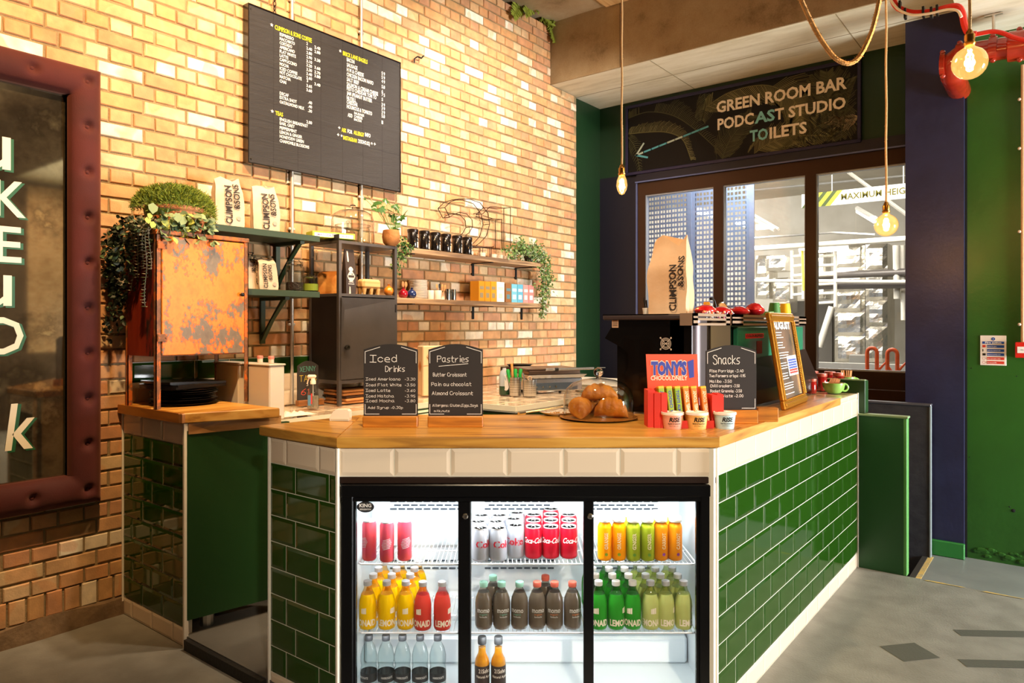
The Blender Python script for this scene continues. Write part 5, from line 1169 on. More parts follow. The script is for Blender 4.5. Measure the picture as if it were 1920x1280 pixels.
for k, px in enumerate((1322, 1334, 1347, 1360, 1372)):
    y = onX(px, 585, X1-.005).y; t = thing('sweet_jar', f'small clear tub of coloured sweets, {ORD[k]} from left on the machine', 'jar', (X1-.01, y, TOPZ-.02), 0, 'sweet tubs along the front rail of the machine')
    g = G(); g.ring([(.017, 0), (.02, .03), (.02, .034)], 14, cap1=False); g.obj('tub', THINP, t, True); g = G(); r8 = random.Random(k)
    for i in range(16): A = r8.random()*6.3; q = r8.random()*.013; g.sphere((q*math.cos(A), q*math.sin(A), .006+r8.random()*.03), .0055, 6, 4, r8.randrange(4))
    g.obj('sweets', SWE, t, True)['kind'] = 'stuff'
y = onX(1325, 570, X1-.15).y; g = G(); g.ring([(.016, 0), (.016, .03), (.012, .034)], 14); o = g.obj('orange_pot', mat('amber_pot', 'e8a020', .4), smooth=50); o.location = (X1-.15, y, TOPZ+.035); tag(o, 'small amber pot behind the sweets by the ladle', 'pot')
g = G(); g.ring([(.022, 0), (.022, .035)], 12); o = g.obj('tin_lid_stack', mat('ivory_plastic', 'f4ead6')); o.location = (X1-.15, y, TOPZ); tag(o, 'stack of ivory lids under the amber pot', 'lids')
p = onX(1345, 575, X1-.1); g = G(); g.tube([(0, 0, 0), (-.005, -.006, .05), (-.01, -.012, .075), (-.012, -.03, .085)], .004, 6); g.box(-.02, -.004, -.052, -.028, .076, .09, b=.003); o = g.obj('steam_brush', BLACK); o.location = (X1-.1, p.y, TOPZ); tag(o, 'black bent-handled brush standing on the machine', 'brush')
t = thing('strainer', 'round copper mesh strainer leaning among the pouches', 'strainer', (X1-.09, onX(1357, 575, X1-.09).y, TOPZ+.04)); t.rotation_euler = (1.2, 0, 1.2)
g = G(); g.sphere((0, 0, 0), .030, 18, 10, fn=lambda v: Vector((v.x, v.y, min(v.z, 0)*.6))); g.obj('mesh_bowl', mat('copper_mesh', 'b5824a', .4, .7, bump=.6, bs=300), t, True); g = G(); g.tube([(.030*math.cos(2*PI*i/20), .030*math.sin(2*PI*i/20), 0) for i in range(20)], .0022, 6, closed=True); g.tube([(.03, 0, 0), (.09, 0, 0)], .003, 6); g.obj('rim', CHROME, t, True)
for k, (px, py, c, r, h, lab) in enumerate(((1452, 583, '3f7d3a', .034, .085, 'stack of green paper cups upside down behind the machine'), (1472, 583, 'eec51e', .034, .085, 'yellow paper cup stack beside the green stack'), (1438, 583, '6fa35a', .038, .030, 'low pale green saucer stack left of the cup stacks'))):
    p = onX(px, py, X1-.10); t = thing('paper_cup_stack', lab, 'cups', (X1-.10, p.y, TOPZ+.0)); 
    for i in range(4): g = G(); g.ring([(r, .002), (r*.98, .010), (r*.78 if h > .05 else r*.95, h-.03 if h > .05 else .008)], 20); g.obj('paper_cup' if h > .05 else 'saucer', mat('cup_'+c, c, .5), t, True).location = (0, 0, i*(.010 if h > .05 else .007))
# ================================================================== on and against the brick wall (things here face +X: rz = 90 degrees)
R90 = PI/2
# --- buttoned velvet mirror
VEL = mat('red_velvet', '4c100c', .8, bump=.1, bs=200, var=.35, vs=5); VEL.node_tree.nodes['Principled BSDF'].inputs['Sheen Weight'].default_value = .35; VEL.node_tree.nodes['Principled BSDF'].inputs['Sheen Tint'].default_value = (1, .45, .3, 1)
y1, y0, z0, z1 = 1.495, .22, .597, 2.668; iw = .145
mr = thing('velvet_mirror', 'tall mirror in a buttoned dark red velvet frame with cream painted letters', 'mirror', (XW, y0, z0), R90)
Wm, Hm = y1-y0, z1-z0
BTN = []
n = 10
for i in range(n): BTN.append((Wm-iw*.48, iw*.5+(Hm-iw)*i/(n-1))); BTN.append((iw*.48, iw*.5+(Hm-iw)*i/(n-1)))
for i in range(1, 5): BTN += [(iw*.5+(Wm-iw)*i/5, iw*.5), (iw*.5+(Wm-iw)*i/5, Hm-iw*.5)]
def relief(s, x, z):
    prof = (math.sin(PI*min(max(s, 0), 1)))**.45
    d = min(((x-bx)**2+(z-bz)**2)**.5 for bx, bz in BTN)
    crease = noise.noise(Vector((x*22, z*22, 3)))*.003
    return prof*.052-.030*math.exp(-(d/.022)**2)*(prof > .3)+crease*math.exp(-(d/.05)**2)
def rail(x0, x1, z0_, z1_, horiz):
    g = G(); nu = int((x1-x0)/.011)+2; nv = int((z1_-z0_)/.011)+2; vs = []; F = []
    for j in range(nv+1):
        for i in range(nu+1):
            x, z = x0+(x1-x0)*i/nu, z0_+(z1_-z0_)*j/nv
            sx = min(x, Wm-x)/iw; sz = min(z, Hm-z)/iw; s = min(sx, sz)
            h = .055+relief(s, x, z); vs.append((x, -h, z))
    for j in range(nv):
        for i in range(nu): A = j*(nu+1)+i; F.append((A, A+1, A+nu+2, A+nu+1))
    g.add(vs, F); g.box(x0, x1, -.055, -.0, z0_, z1_); return g
rail(0, Wm, Hm-iw, Hm, 1).obj('frame_rail', VEL, mr, 60); rail(0, Wm, 0, iw, 1).obj('frame_rail', VEL, mr, 60)
rail(0, iw, iw, Hm-iw, 0).obj('frame_rail', VEL, mr, 60); rail(Wm-iw, Wm, iw, Hm-iw, 0).obj('frame_rail', VEL, mr, 60)
gb = G(); gb.sphere((0, 0, 0), .009, 10, 6, sy=.5); bme = gb.mesh('button', VEL, True)
for bx, bz in BTN: inst(bme, 'button', mr, (bx, -.055-.026, bz))
AGED = patchy('aged_mirror', [(.30, 'b8aa88'), (.42, '6e6250'), (.55, '92846c'), (.72, '7a6c56')], 2.6, .04, .9, bump=0, fine=30)
g = G(); g.box(iw-.01, Wm-iw+.01, -.03, -.02, iw-.01, Hm-iw+.01); g.obj('mirror_glass', AGED, mr)
g = G(); g.box(iw-.006, iw, -.052, -.02, iw, Hm-iw); g.box(Wm-iw, Wm-iw+.006, -.052, -.02, iw, Hm-iw); g.obj('inner_edge', BLACK, mr)
g = G(); CRL = mat('letter_cream', 'ece4cf', .5); GRL = mat('letter_green', '1e5a35', .5)
def mletter(s, px, pyb, h, w, sl=0, al=2):   # right edge at px, baseline at pyb
    P = onX(px, pyb, XW+.031); lx, lz = P.y-y0, P.z-z0
    write(g, s, (lx+.012, -.0312, lz-.006), UX, UZ, h, w, .02, 1, slant=sl, align=al); write(g, s, (lx, -.0325, lz), UX, UZ, h, w, .012, 0, slant=sl, align=al)
P = lambda py: (py)
ppm = 1/ (onX(20, 500, XW).z-onX(20, 501, XW).z)
mletter('u', 20, 318, 66/ppm*1.35, .115); mletter('K', 48, 408, 66/ppm, .12); mletter('E', 40, 492, 66/ppm, .10); mletter('u', 22, 572, 62/ppm*1.35, .115); mletter('D', 44, 662, 68/ppm, .13); mletter('k', 62, 838, 86/ppm, .11, .12)
mletter('O', 2, 408, 66/ppm, .12) if 0 else None
g.obj('lettering', [CRL, GRL], mr)
# --- menu board
mb = thing('menu_board', 'large black peg-letter menu board of coffees and bagels on the brick wall', 'menu board', (-3.69, 2.281, 2.372), R90)
Wb, Hb = 1.182, .913; GRV = mat('groove_board', '302c2b', .55, bump=.5, bs=8, aniso=(.2, .2, 60)); FRM = mat('board_frame', '1a100c', .25, .2, coat=.5)
g = G(); g.box(.006, Wb-.006, .001, .048, .006, Hb-.006); g.obj('felt_panel', GRV, mb)
g = G(); g.box(0, .007, -.006, .05, 0, Hb, b=.002); g.box(Wb-.007, Wb, -.006, .05, 0, Hb, b=.002); g.box(.007, Wb-.007, -.006, .05, 0, .007, b=.002); g.box(.007, Wb-.007, -.006, .05, Hb-.007, Hb, b=.002); g.obj('frame', FRM, mb)
g = G()
for i in range(1, 7): g.box(Wb*i/7-.0008, Wb*i/7+.0008, .0004, .0012, .007, Hb-.007)
g.box(.007, Wb-.007, .0004, .0012, Hb*.285, Hb*.287); g.box(.007, Wb-.007, .0004, .0012, Hb*.64, Hb*.642); g.obj('panel_seam', mat('seam_dark', '1d1918', .7), mb)
g = G()
for x, z in ((.02, .025), (.02, Hb-.03), (Wb-.02, .03), (Wb-.02, Hb-.03), (Wb-.01, Hb*.62)): g.sphere((x, -.001, z), .0045, 8, 5)
g.obj('screw', CHROME, mb)
g = G(); BX = -3.692
def bt(s, px, py, px1, hpx=6.0, mi=0):
    p, q = onX(px, py, BX), onX(px1, py, BX); sc_ = (q.y-p.y)
    h = hpx*(onX(px, py, BX).z-onX(px, py+1, BX).z)
    write(g, s, (p.y-2.281, -.0012, p.z-2.372-h/2), UX, UZ, h, sc_, .018, mi)
def star(px, py, r=.012, n=5, mi=0):
    p = onX(px, py, BX); c = Vector((p.y-2.281, -.0012, p.z-2.372)); vs = [c]+[c+Vector((math.sin(PI*i/n)*r*(1 if i % 2 == 0 else .4), 0, math.cos(PI*i/n)*r*(1 if i % 2 == 0 else .4))) for i in range(2*n)]
    g.add(vs, [(0, 1+i, 1+(i+1) % (2*n)) for i in range(2*n)], mi)
star(509, 47); bt('CLIMPSON & SONS COFFEE', 514.8, 50.5, 584, 8.4, 1)
for s, y, x in (('ESPRESSO', 63.8, 550.3), ('MACCHIATO', 72, 552), ('CORTADO', 79.8, 547), ('AMERICANO', 87.5, 552), ('FLAT WHITE', 95.7, 554), ('LATTE', 103.4, 540), ('CAPPUCCINO', 111, 555.8), ('MOCHA', 119.4, 541), ('ICED COFFEE', 127.6, 557), ('HOT CHOCOLATE', 135, 565), ('MATCHA', 143, 544.5), ('CHAI', 151.3, 536), ('DECAF', 174.4, 540.6), ('EXTRA SHOT', 182, 555.8), ('OAT/ALMOND MILK', 190.5, 570), ('ENGLISH BREAKFAST', 222.9, 576.7), ('EARL GREY', 230.5, 552), ('PEPPERMINT', 239, 555.8), ('LEMON & GINGER', 247, 565.8), ('HONEYDEW GREEN', 255, 569), ('CHAMOMILE BLOSSOMS', 263.4, 579)): bt(s, 523.9, y, x, 5.8)
for s, y in (('2.40', 89.7), ('2.80', 98), ('2.90', 106), ('3.10', 114), ('3.20', 121.5), ('3.30', 129.6), ('3.40', 137.5), ('3.60', 145), ('3.65', 160), ('3.60', 168), ('.40', 191.4), ('.40', 199), ('.30', 207), ('2.00', 228)): bt(s, 574 if s[0] != '.' else 577, y, 584.5, 5.4)
bt('2', 574, 81.5, 576.5, 5.4); bt('3', 574.5, 151, 577, 5.4)
for s, y in (('2.40', 88), ('2.80', 96), ('3.30', 111), ('3.60', 126), ('3.70', 134.5), ('3.80', 141.6), ('3.40', 157)): bt(s, 589, y, 600, 5.4)
star(510, 208.7); bt('TEAS', 515.7, 211.4, 530, 7.6, 1); star(637.4, 95.7); bt('BRICK LANE BAGELS', 642.4, 99.3, 688.5, 7.6, 1)
for s, y, x in (('BACON', 111.2, 664), ('SAUSAGE', 121, 669.7), ('H M & CHEESE', 130, 681.5), ('CHICKEN BACON MAYO', 139, 699.4), ('SALT BEEF', 148, 672.4), ('SALMON & CREAM CHEESE', 157, 708.3), ('PESTO CHEDDAR TOM TO', 165, 705), ('JAM /PEANUT BUTTER', 174, 697), ('NUTELL', 183, 667), ('CHEDDAR', 190.5, 670), ('HOUMOUS & TOMATO', 199, 697)): bt(s, 649.6, y, x, 7)
for s, y in (('5 9', 137), ('5 9', 144.5), ('4 9', 152), ('5.0', 162), ('6', 171), ('7 5', 177), ('5', 186), ('3 9', 195.5), ('3 9', 202.5), ('3 9', 210), ('5.0', 217), ('1', 229)): bt(s, 715, y, 721 if len(s) > 1 else 717.5, 6)
bt('ADD', 651.5, 215, 660, 7); bt('SAUSAGE', 663.3, 211.4, 682, 4.5); bt('CHEESE', 663.3, 217.5, 679, 4.5); bt('BACON', 663.3, 223.3, 677, 4.5)
star(635.5, 239.5, .011, 4); bt('ASK', 640, 243, 648.8, 7.4, 1); bt('FOR', 651, 245.5, 660, 7, 0); bt('ALLERGY', 662.5, 248, 682, 7.4, 1); bt('INFO', 684, 252, 694, 7, 0)
star(633.5, 252.5, .011, 4); star(640, 254.5, .010); bt('INSTAGRAM', 643, 257.5, 668.4, 7.4, 1); bt('21SOHO.SQ', 671, 264, 692.8, 7, 0); star(696.5, 269, .010); star(702, 270, .011, 4)
g.obj('peg_lettering', [WHITE, mat('letter_yellow', 'f0e02a', .5)], mb)
# --- conduits up the wall
GALV = mat('galvanised', 'd4cdc2', .35, .6)
def conduit(px, py, z0_, z1_, lab, clips):
    y = onX(px, py, XW+.018).y; t = thing('conduit', lab, 'pipe', (XW+.018, y, z0_)); g = G(); g.tube([(0, 0, 0), (0, 0, z1_-z0_)], .0105, 10); g.obj('tube', GALV, t, True)
    for z in clips: g = G(); g.box(-.016, .004, -.022, .022, z-z0_-.008, z-z0_+.008, b=.003); g.sphere((.0, -.02, z-z0_), .007, 8, 5); g.obj('saddle_clip', GALV, t, True)
conduit(547.5, 400, .965, 4.10, 'left of two metal conduits, passing behind the menu board', (1.45, 2.03, 3.42)); conduit(677.5, 400, 1.0, 4.10, 'right of two metal conduits, behind the grey cabinet', (1.4, 2.30, 3.40))
# --- orange cabinet on legs
OR1 = patchy('peeling_orange', [(.0, '5e4636'), (.38, '7d6c58'), (.445, '83735e'), (.455, 'd8641c'), (.52, 'e88a24'), (.72, 'e0741a')], 6.5, .5, bump=.3, aniso=(1, 1, .7), fine=48, amp=.36)
OR2 = patchy('peeling_red_side', [(.0, '1c120c'), (.46, '2e1a10'), (.49, '7a1c0a'), (.6, '8f2a0e'), (.75, 'a03410')], 5, .5, bump=.25, aniso=(1.6, 1, .3), fine=30)
RST = patchy('rusty_edge', [(.3, '5c3a28'), (.5, '8a5a38'), (.56, 'd06a24'), (.7, 'c9601f')], 16, .6, bump=.3)
oc = thing('metal_cabinet', 'weathered orange metal cabinet on tall legs with peeling paint', 'cabinet', (-3.35, 1.60, 1.051), R90)
Wc, Dc, H0, H1 = .475, .31, .247, .842; L = .022
for x in (0, Wc-L):
    for y in (.0, Dc-L): g = G(); g.box(x, x+L, y, y+.004, 0, H1, b=0); g.box(x, x+.004, y, y+L, 0, H1) if x == 0 else g.box(x+L-.004, x+L, y, y+L, 0, H1); g.obj('leg', RST, oc)
g = G(); g.box(.0, .003, L, Dc-L, H0, H1-.02); g.obj('side_panel', OR2, oc); g = G(); g.box(Wc-.003, Wc, L, Dc-L, H0, H1-.02); g.obj('side_panel', OR2, oc)
g = G(); g.box(.004, Wc-.004, Dc-.006, Dc-.002, H0, H1); g.box(.004, Wc-.004, .006, Dc-.006, H0, H0+.004); g.obj('back_panel', RST, oc)
g = G(); g.box(-.004, Wc+.004, -.004, Dc+.004, H1-.022, H1, b=.003); g.obj('top', RST, oc)
g = G(); g.box(L+.004, Wc-L-.002, -.003, .006, H0+.004, H1-.028, b=.003); dr = g.obj('door', OR1, oc)
g = G(); g.box(.006, .05, -.0065, -.003, H0+.07, H0+.105, b=.001); g.box(.006, .05, -.0065, -.003, H1-.09, H1-.055, b=.001); g.sphere((.043, -.0065, H0+.087), .004, 8, 4); g.sphere((.043, -.0065, H1-.073), .004, 8, 4); g.obj('hinge', RST, oc)
g = G(); g.ring([(.005, 0), (.005, .012), (.010, .016), (.010, .024), (.006, .027)], 14, M=Matrix.Translation((Wc-.047, -.003, .55)) @ Matrix.Rotation(PI/2, 4, 'X')); g.obj('knob', BLACK, oc, True)
CTOP = 1.051+H1
# --- plants
def leaf(g, O, d, n, L_, w, mi=0, fold=.15):
    d = d.normalized(); s = d.cross(n); s = s.normalized() if s.length > 1e-6 else d.orthogonal().normalized(); u = s.cross(d)
    P = [O, O+d*L_*.3+s*w*.5+u*w*fold, O+d*L_*.65+s*w*.42+u*w*fold, O+d*L_, O+d*L_*.65-s*w*.42+u*w*fold, O+d*L_*.3-s*w*.5+u*w*fold, O+d*L_*.5]
    g.add(P, [(0, 1, 6), (1, 2, 6), (2, 3, 6), (3, 4, 6), (4, 5, 6), (5, 0, 6)], mi)
def rv(r): return Vector((r.uniform(-1, 1), r.uniform(-1, 1), r.uniform(-1, 1)))
TERRA = mat('terracotta', 'b9683a', .75, bump=.2, bs=30, col2='d69a6a', vs=6)
FOL1 = mat('fine_green', '8c9c34', .6); FOL1b = mat('fine_green_dark', '55661e', .6); SAGE = mat('sage_leaf', '8b9c6e', .5); SAGE2 = mat('sage_leaf_dark', '5f7450', .5); YLF = mat('lime_leaf', 'b9bd5c', .5)
DKL = mat('dark_ivy_leaf', '1e2a18', .5); GRYL = mat('grey_leaf', '9a947c', .6); IVY = mat('ivy_leaf', '33581f', .4, coat=.2); IVYP = mat('ivy_leaf_pale', '7f9650', .5)
pp = onX(330, 425, -3.50); pot = thing('potted_plant', 'round terracotta planter of bushy green moss plant on the orange cabinet', 'plant', (-3.52, 1.775, CTOP))
g = G(); g.ring([(.07, 0), (.12, .02), (.135, .07), (.13, .11), (.138, .118), (.138, .135), (.125, .135), (.11, .10)], 32); g.obj('planter', TERRA, pot, True)
g = G(); r = random.Random(21)
g.sphere((0, 0, .11), .13, 20, 12, 1, 1, 1.1, .75)
for i in range(8500):
    th = r.random()*2*PI; q = math.sqrt(r.random()); x, y = .165*q*math.cos(th), .19*q*math.sin(th); z = .125+.115*math.sqrt(max(0, 1-q*q))*(.65+.4*r.random())-.06*max(0, q-.8)/.2*r.random()*(1.3 if y > .05 else .5)
    o = Vector((x, y, z)); d = (rv(r)+Vector((x*5, y*5, .7))); leaf(g, o, d+rv(r)*.5, rv(r), .020+.014*r.random(), .0035, 0 if r.random() < .6 else 1)
o = g.obj('foliage', [FOL1, FOL1b], pot); o['kind'] = 'stuff'
g = G(); r = random.Random(22)   # sage trailing plant in front of the planter
tr = thing('trailing_plant', 'sage green round-leaved trailing plant draped in front of the terracotta planter', 'plant', (-3.40, 1.74, CTOP))
for i in range(210):
    o = Vector((r.uniform(-.03, .07), r.uniform(-.13, .15), r.uniform(-.03, .10))); o.z -= abs(o.y-.0)*.12
    leaf(g, o, Vector((r.uniform(.2, 1), r.uniform(-1, 1), r.uniform(-1, .4))), Vector((1, 0, .5))+rv(r)*.6, .030+.018*r.random(), .026+.01*r.random(), r.choice((0, 0, 1, 1, 2)), .1)
for (px, py, s) in ((287, 391, .055), (276, 413, .034), (288, 422, .036), (307, 418, .045), (282, 405, .03), (330, 408, .05), (345, 415, .05)):
    o = onX(px, py, -3.33)-Vector((-3.40, 1.74, CTOP)); leaf(g, o+UZ*s*.5, Vector((.15, r.uniform(-.4, .4), -1)), Vector((1, 0, .1)), s, s*.85, 0 if s > .045 else 2, .05)
for q in range(5): g.tube([(0, -.02+q*.03, .05), (.05, -.12+q*.05, .03), (.06, -.14+q*.06, -.02)], .0018, 4, 1)
g.obj('foliage', [SAGE, SAGE2, YLF], tr)['kind'] = 'stuff'
g = G(); r = random.Random(23)   # long dark trails at the cabinet's left side
dk = thing('trailing_plant', 'dark ivy hanging down the wall side of the orange cabinet', 'plant', (-3.55, 1.60, CTOP))
for s_ in range(22):
    x0_, y0_ = r.uniform(-.15, .05), r.uniform(-.09, -.02); ln = r.uniform(.25, .62)*(1 if x0_ < 0 else .6); n = int(ln/.013)
    for i in range(n):
        o = Vector((x0_+.02*math.sin(i*.4+s_), y0_+.012*math.sin(i*.3), .05-ln*i/n+.03*math.sin(s_)))
        if i < 5: o.y += .06*(5-i)/5
        leaf(g, o, rv(r)+Vector((0, -.3, -.3)), rv(r), .028, .018, 0 if r.random() < .8 else 1)
g.obj('foliage', [DKL, SAGE2], dk)['kind'] = 'stuff'
g = G(); r = random.Random(24)
gy = thing('trailing_plant', 'grey-green strands of paired leaves hanging over the cabinet side', 'plant', (-3.42, 1.60, CTOP))
for (px, pyb) in ((240, 540), (252, 470), (243, 500), (258, 520), (268, 500), (274, 575), (283, 505), (264, 440), (249, 545)):
    b = onY(px, pyb, 1.575)-Vector((-3.42, 1.60, CTOP)); n = max(6, int((.04-b.z)/.015)); x0_ = b.x*.6+.02
    P_ = [Vector((x0_+(b.x-x0_)*min(1, i/n*1.6), -.028-.005*math.sin(i*.35)+(.03*(3-i)/3 if i < 3 else 0), .03+(b.z-.03)*i/n)) for i in range(n+1)]
    g.tube(P_, .0014, 4, 0)
    for i, o in enumerate(P_):
        for sd in (-1, 1): leaf(g, o, Vector((sd*.9, -.35+r.uniform(-.3, .3), r.uniform(-.1, .35))), Vector((0, -.3, 1)), .023+.006*r.random(), .011, 0 if r.random() < .8 else 1)
for i in range(160): o = Vector((r.uniform(-.14, .05), r.uniform(-.05, .03), r.uniform(-.02, .06))); leaf(g, o, rv(r), rv(r), .022, .014, r.choice((0, 1)))
g.obj('foliage', [GRYL, SAGE2], gy)['kind'] = 'stuff'
# --- green shelves with brackets
SHG = mat('shelf_green', '2c4028', .5, bump=.05, bs=40)
def gshelf(z, ya, yb, bry, lab):
    t = thing('wall_shelf', lab, 'shelf', (XW, ya, z-.035)); g = G(); g.box(.0, .29, 0, yb-ya, 0, .035, b=.002); g.obj('shelf_board', SHG, t)
    for y in bry: yy = y-ya; g = G(); g.box(.004, .022, yy-.014, yy+.014, -.27, 0); g.box(.02, .26, yy-.014, yy+.014, -.018, 0); g.add([(.022, yy-.012, -.25), (.022, yy-.012, -.22), (.24, yy-.012, -.018), (.21, yy-.012, -.018), (.022, yy+.012, -.25), (.022, yy+.012, -.22), (.24, yy+.012, -.018), (.21, yy+.012, -.018)], [(0, 1, 2, 3), (4, 7, 6, 5), (0, 4, 5, 1), (1, 5, 6, 2), (2, 6, 7, 3), (3, 7, 4, 0)]); g.obj('bracket', SHG, t)
gshelf(1.965, 1.93, 2.60, (2.50,), 'upper dark green wall shelf holding the coffee bags'); gshelf(1.640, 2.09, 2.60, (2.40,), 'lower dark green wall shelf holding jars and a coffee bag')
SL = (('CLIMPSON', .036, .028, .027, .19), ('&SONS', .004, .10, .023, .13))
def wbag(px, py, X_, z, w, h, lab, seed, rz=0, fold=.22, slant=0, lines=None, d=.075, tilt=0):
    p = onX(px, py, X_); return bag('coffee_bag', lab, (X_, p.y, z), R90+rz, w, d, h, lines or SL, fold, slant, seed, tilt=tilt)
wbag(428, 425, -3.56, 1.966, .145, .265, 'left white coffee bag on the upper green shelf, beside the plant', 2, -.25, .28, -.01, (('CLIMPSON', .010, .018, .034, .205), ('&SONS', .050, .10, .031, .135)))
wbag(498, 430, -3.56, 1.966, .140, .255, 'right white coffee bag on the upper green shelf, creased side', 5, -.35, .30, -.015, (('CLIMPSON', .012, .012, .034, .20), ('&SONS', .050, .09, .031, .125)))
wbag(500, 545, -3.55, 1.641, .105, .175, 'upright coffee bag on the lower green shelf', 7, -.15, .12, -.012, (('CLIMPSON', -.010, .010, .023, .135), ('&SONS', .018, .055, .021, .085)), .06)
wbag(472, 545, -3.60, 1.641, .11, .17, 'coffee bag mostly hidden behind the orange cabinet edge', 8, -.1, .12, 0, None, .06)
def kilner(px, X_, r, h, lab, fill, fh):
    p = onX(px, 545, X_); t = thing('clip_jar', lab, 'jar', (X_, p.y, 1.6405), 0)
    g = G(); g.ring([(r*.9, 0), (r, .005), (r, h*.76), (r*.85, h*.84), (r*.85, h*.88)], 24, cap1=False); g.obj('glass_body', thin_glass('jar_glass', (.9, .92, .9, 1), 2.4, .02), t, True)
    g = G(); g.ring([(r*.85, h*.88), (r*.9, h*.9), (r*.86, h*.97), (r*.5, h)], 24); g.obj('glass_lid', thin_glass('jar_glass', (.9, .92, .9, 1)), t, True)
    g = G(); g.ring([(r*.94, .006), (r*.94, fh)], 20); g.obj('contents', fill, t, True)
    g = G(); g.tube([(r*.89*math.cos(2*PI*i/18), r*.89*math.sin(2*PI*i/18), h*.86) for i in range(18)], .0022, 5, closed=True); g.tube([(r*.9, 0, h*.86), (r*1.15, 0, h*.75), (r*1.1, 0, h*.92), (r*.7, 0, h*1.0)], .002, 5); g.obj('wire_clip', CHROME, t, True)
kilner(553, -3.52, .052, .175, 'tall clip-top glass jar of dark beans', mat('coffee_beans', '2a1a12', .5, bump=.8, bs=120), .05)
kilner(581, -3.50, .050, .10, 'short clip-top jar of green matcha on the shelf end', mat('matcha', '8f9e2c', .8), .045)
g = G(); w_, h_ = .27, .035; g.box(-.0, w_, -.0, .10, 0, h_, b=.001); p = onX(586, 440, -3.50); t = thing('tea_box', 'lime green and white flat tea box lying on the shelf end', 'box', (p.x, p.y, 1.9655), R90-.25); g.obj('carton', mat('lime_card', 'b6c63a', .5), t)
g = G(); g.box(.012, w_-.012, -.0008, 0, .004, h_-.009); g.obj('label', WHITE, t); g = G(); write(g, 'MATCHA TEA LEAVES', (.03, -.0012, .009), UX, UZ, .013, .20, .03); g.obj('lettering', mat('print_lilac', '7a6fa8', .5), t)
# --- grey steel cabinet
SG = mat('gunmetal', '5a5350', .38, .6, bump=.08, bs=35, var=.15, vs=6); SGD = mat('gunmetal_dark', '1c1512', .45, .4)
sc2 = thing('metal_cabinet', 'grey steel cabinet on legs with an open top shelf and closed door', 'cabinet', (-3.42, 2.712, .962), R90)
Wk, Dk, za_, zb2, zs = .468, .29, .13, .99, .655; t_ = .022
for x in (0, Wk-t_):
    for y in (0, Dk-t_): g = G(); g.box(x, x+t_, y, y+t_, 0, zb2, b=.001); g.obj('leg', SG, sc2)
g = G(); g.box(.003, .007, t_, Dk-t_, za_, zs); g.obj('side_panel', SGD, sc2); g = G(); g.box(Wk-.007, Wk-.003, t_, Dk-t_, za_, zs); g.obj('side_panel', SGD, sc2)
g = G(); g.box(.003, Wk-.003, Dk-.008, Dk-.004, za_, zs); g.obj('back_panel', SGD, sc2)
for z, h in ((za_, .022), (zs, .018), (zb2-.018, .018)): g = G(); g.box(.001, Wk-.001, .001, Dk-.001, z, z+h, b=.001); g.obj('shelf_plate', SG, sc2)
g = G(); g.box(0, .004, 0, Dk, zb2, zb2+.035); g.obj('side_rim', SGD, sc2)
g = G(); g.add([(.012, -.003, za_+.03), (Wk-.01, -.003, za_+.02), (Wk-.01, -.003, zs-.006), (.012, -.012, zs-.006), (.012, -.006, zs*.72), (.04, -.003, zs-.08)], [(0, 1, 2, 5), (0, 5, 4), (4, 5, 3), (5, 2, 3)]); g.box(.014, Wk-.012, -.002, .004, za_+.025, zs-.01); dk2 = g.obj('door', SG, sc2)
g = G(); g.ring([(.007, 0), (.007, .014), (.016, .016), (.016, .028)], 14, M=Matrix.Translation((.045, -.003, za_+.22)) @ Matrix.Rotation(PI/2, 4, 'X')); g.ring([(.009, .0), (.009, .002)], 10, 1, M=Matrix.Translation((.045, -.031, za_+.22)) @ Matrix.Rotation(PI/2, 4, 'X')); g.obj('knob', [BLACK, CHROME], dk2, True)
g = G(); g.box(Wk-.022, Wk-.012, -.005, -.002, zs-.09, zs-.04); g.obj('hinge', SGD, sc2)
KZ = .962+zs+.019
# inside the top shelf
t = thing('snack_bag', 'tall dark bag with a white crest standing in the grey cabinet', 'bag', (-3.46, onX(654, 550, -3.46).y, KZ), R90)
g = G(); g.add([(-.035, -.02, 0), (.035, -.02, 0), (.035, .02, 0), (-.035, .02, 0), (-.038, -.022, .12), (.038, -.022, .12), (.038, .022, .12), (-.038, .022, .12), (-.036, -.002, .27), (.036, -.002, .27), (.036, .002, .27), (-.036, .002, .27)], [(0, 1, 5, 4), (1, 2, 6, 5), (2, 3, 7, 6), (3, 0, 4, 7), (4, 5, 9, 8), (5, 6, 10, 9), (6, 7, 11, 10), (7, 4, 8, 11), (8, 9, 10, 11), (3, 2, 1, 0)]); g.obj('bag', mat('bag_umber', '3a2c26', .45), t)
g = G(); ey = lambda z: -.0225 if z < .12 else -.0225+.020*(z-.12)/.15
def dsk(cx, cz, rx, rz_): n = 18; g.add([(cx+rx*math.cos(2*PI*i/n)*(1+.12*math.cos(8*PI*i/n)), ey(cz+rz_*math.sin(2*PI*i/n))-.0006, cz+rz_*math.sin(2*PI*i/n)) for i in range(n)], [list(range(n))])
dsk(0, .105, .026, .032); dsk(.0, .148, .016, .016); g.add([(-.016, ey(.05)-.0006, .0), (-.003, ey(.05)-.0006, .0), (-.006, ey(.03)-.0006, .04), (-.013, ey(.03)-.0006, .045)], [(0, 1, 2, 3)]); g.add([(-.020, ey(.2)-.0006, .195), (-.008, ey(.2)-.0006, .19), (-.012, ey(.26)-.0006, .26), (-.022, ey(.26)-.0006, .26)], [(0, 1, 2, 3)]); g.obj('crest', mat('crest_cream', 'e8d9c4', .6), t)
g = G(); g.box(-.022, .022, -.0238, -.0233, .098, .112); write(g, 'CHOCOLATE', (0, -.023, .056), UX, UZ, .006, .045, .02, 1, align=1); write(g, 'DELUXE', (0, -.023, .068), UX, UZ, .006, .035, .02, 1, align=1); g.obj('lettering', [mat('bag_umber', '3a2c26'), WHITE], t)
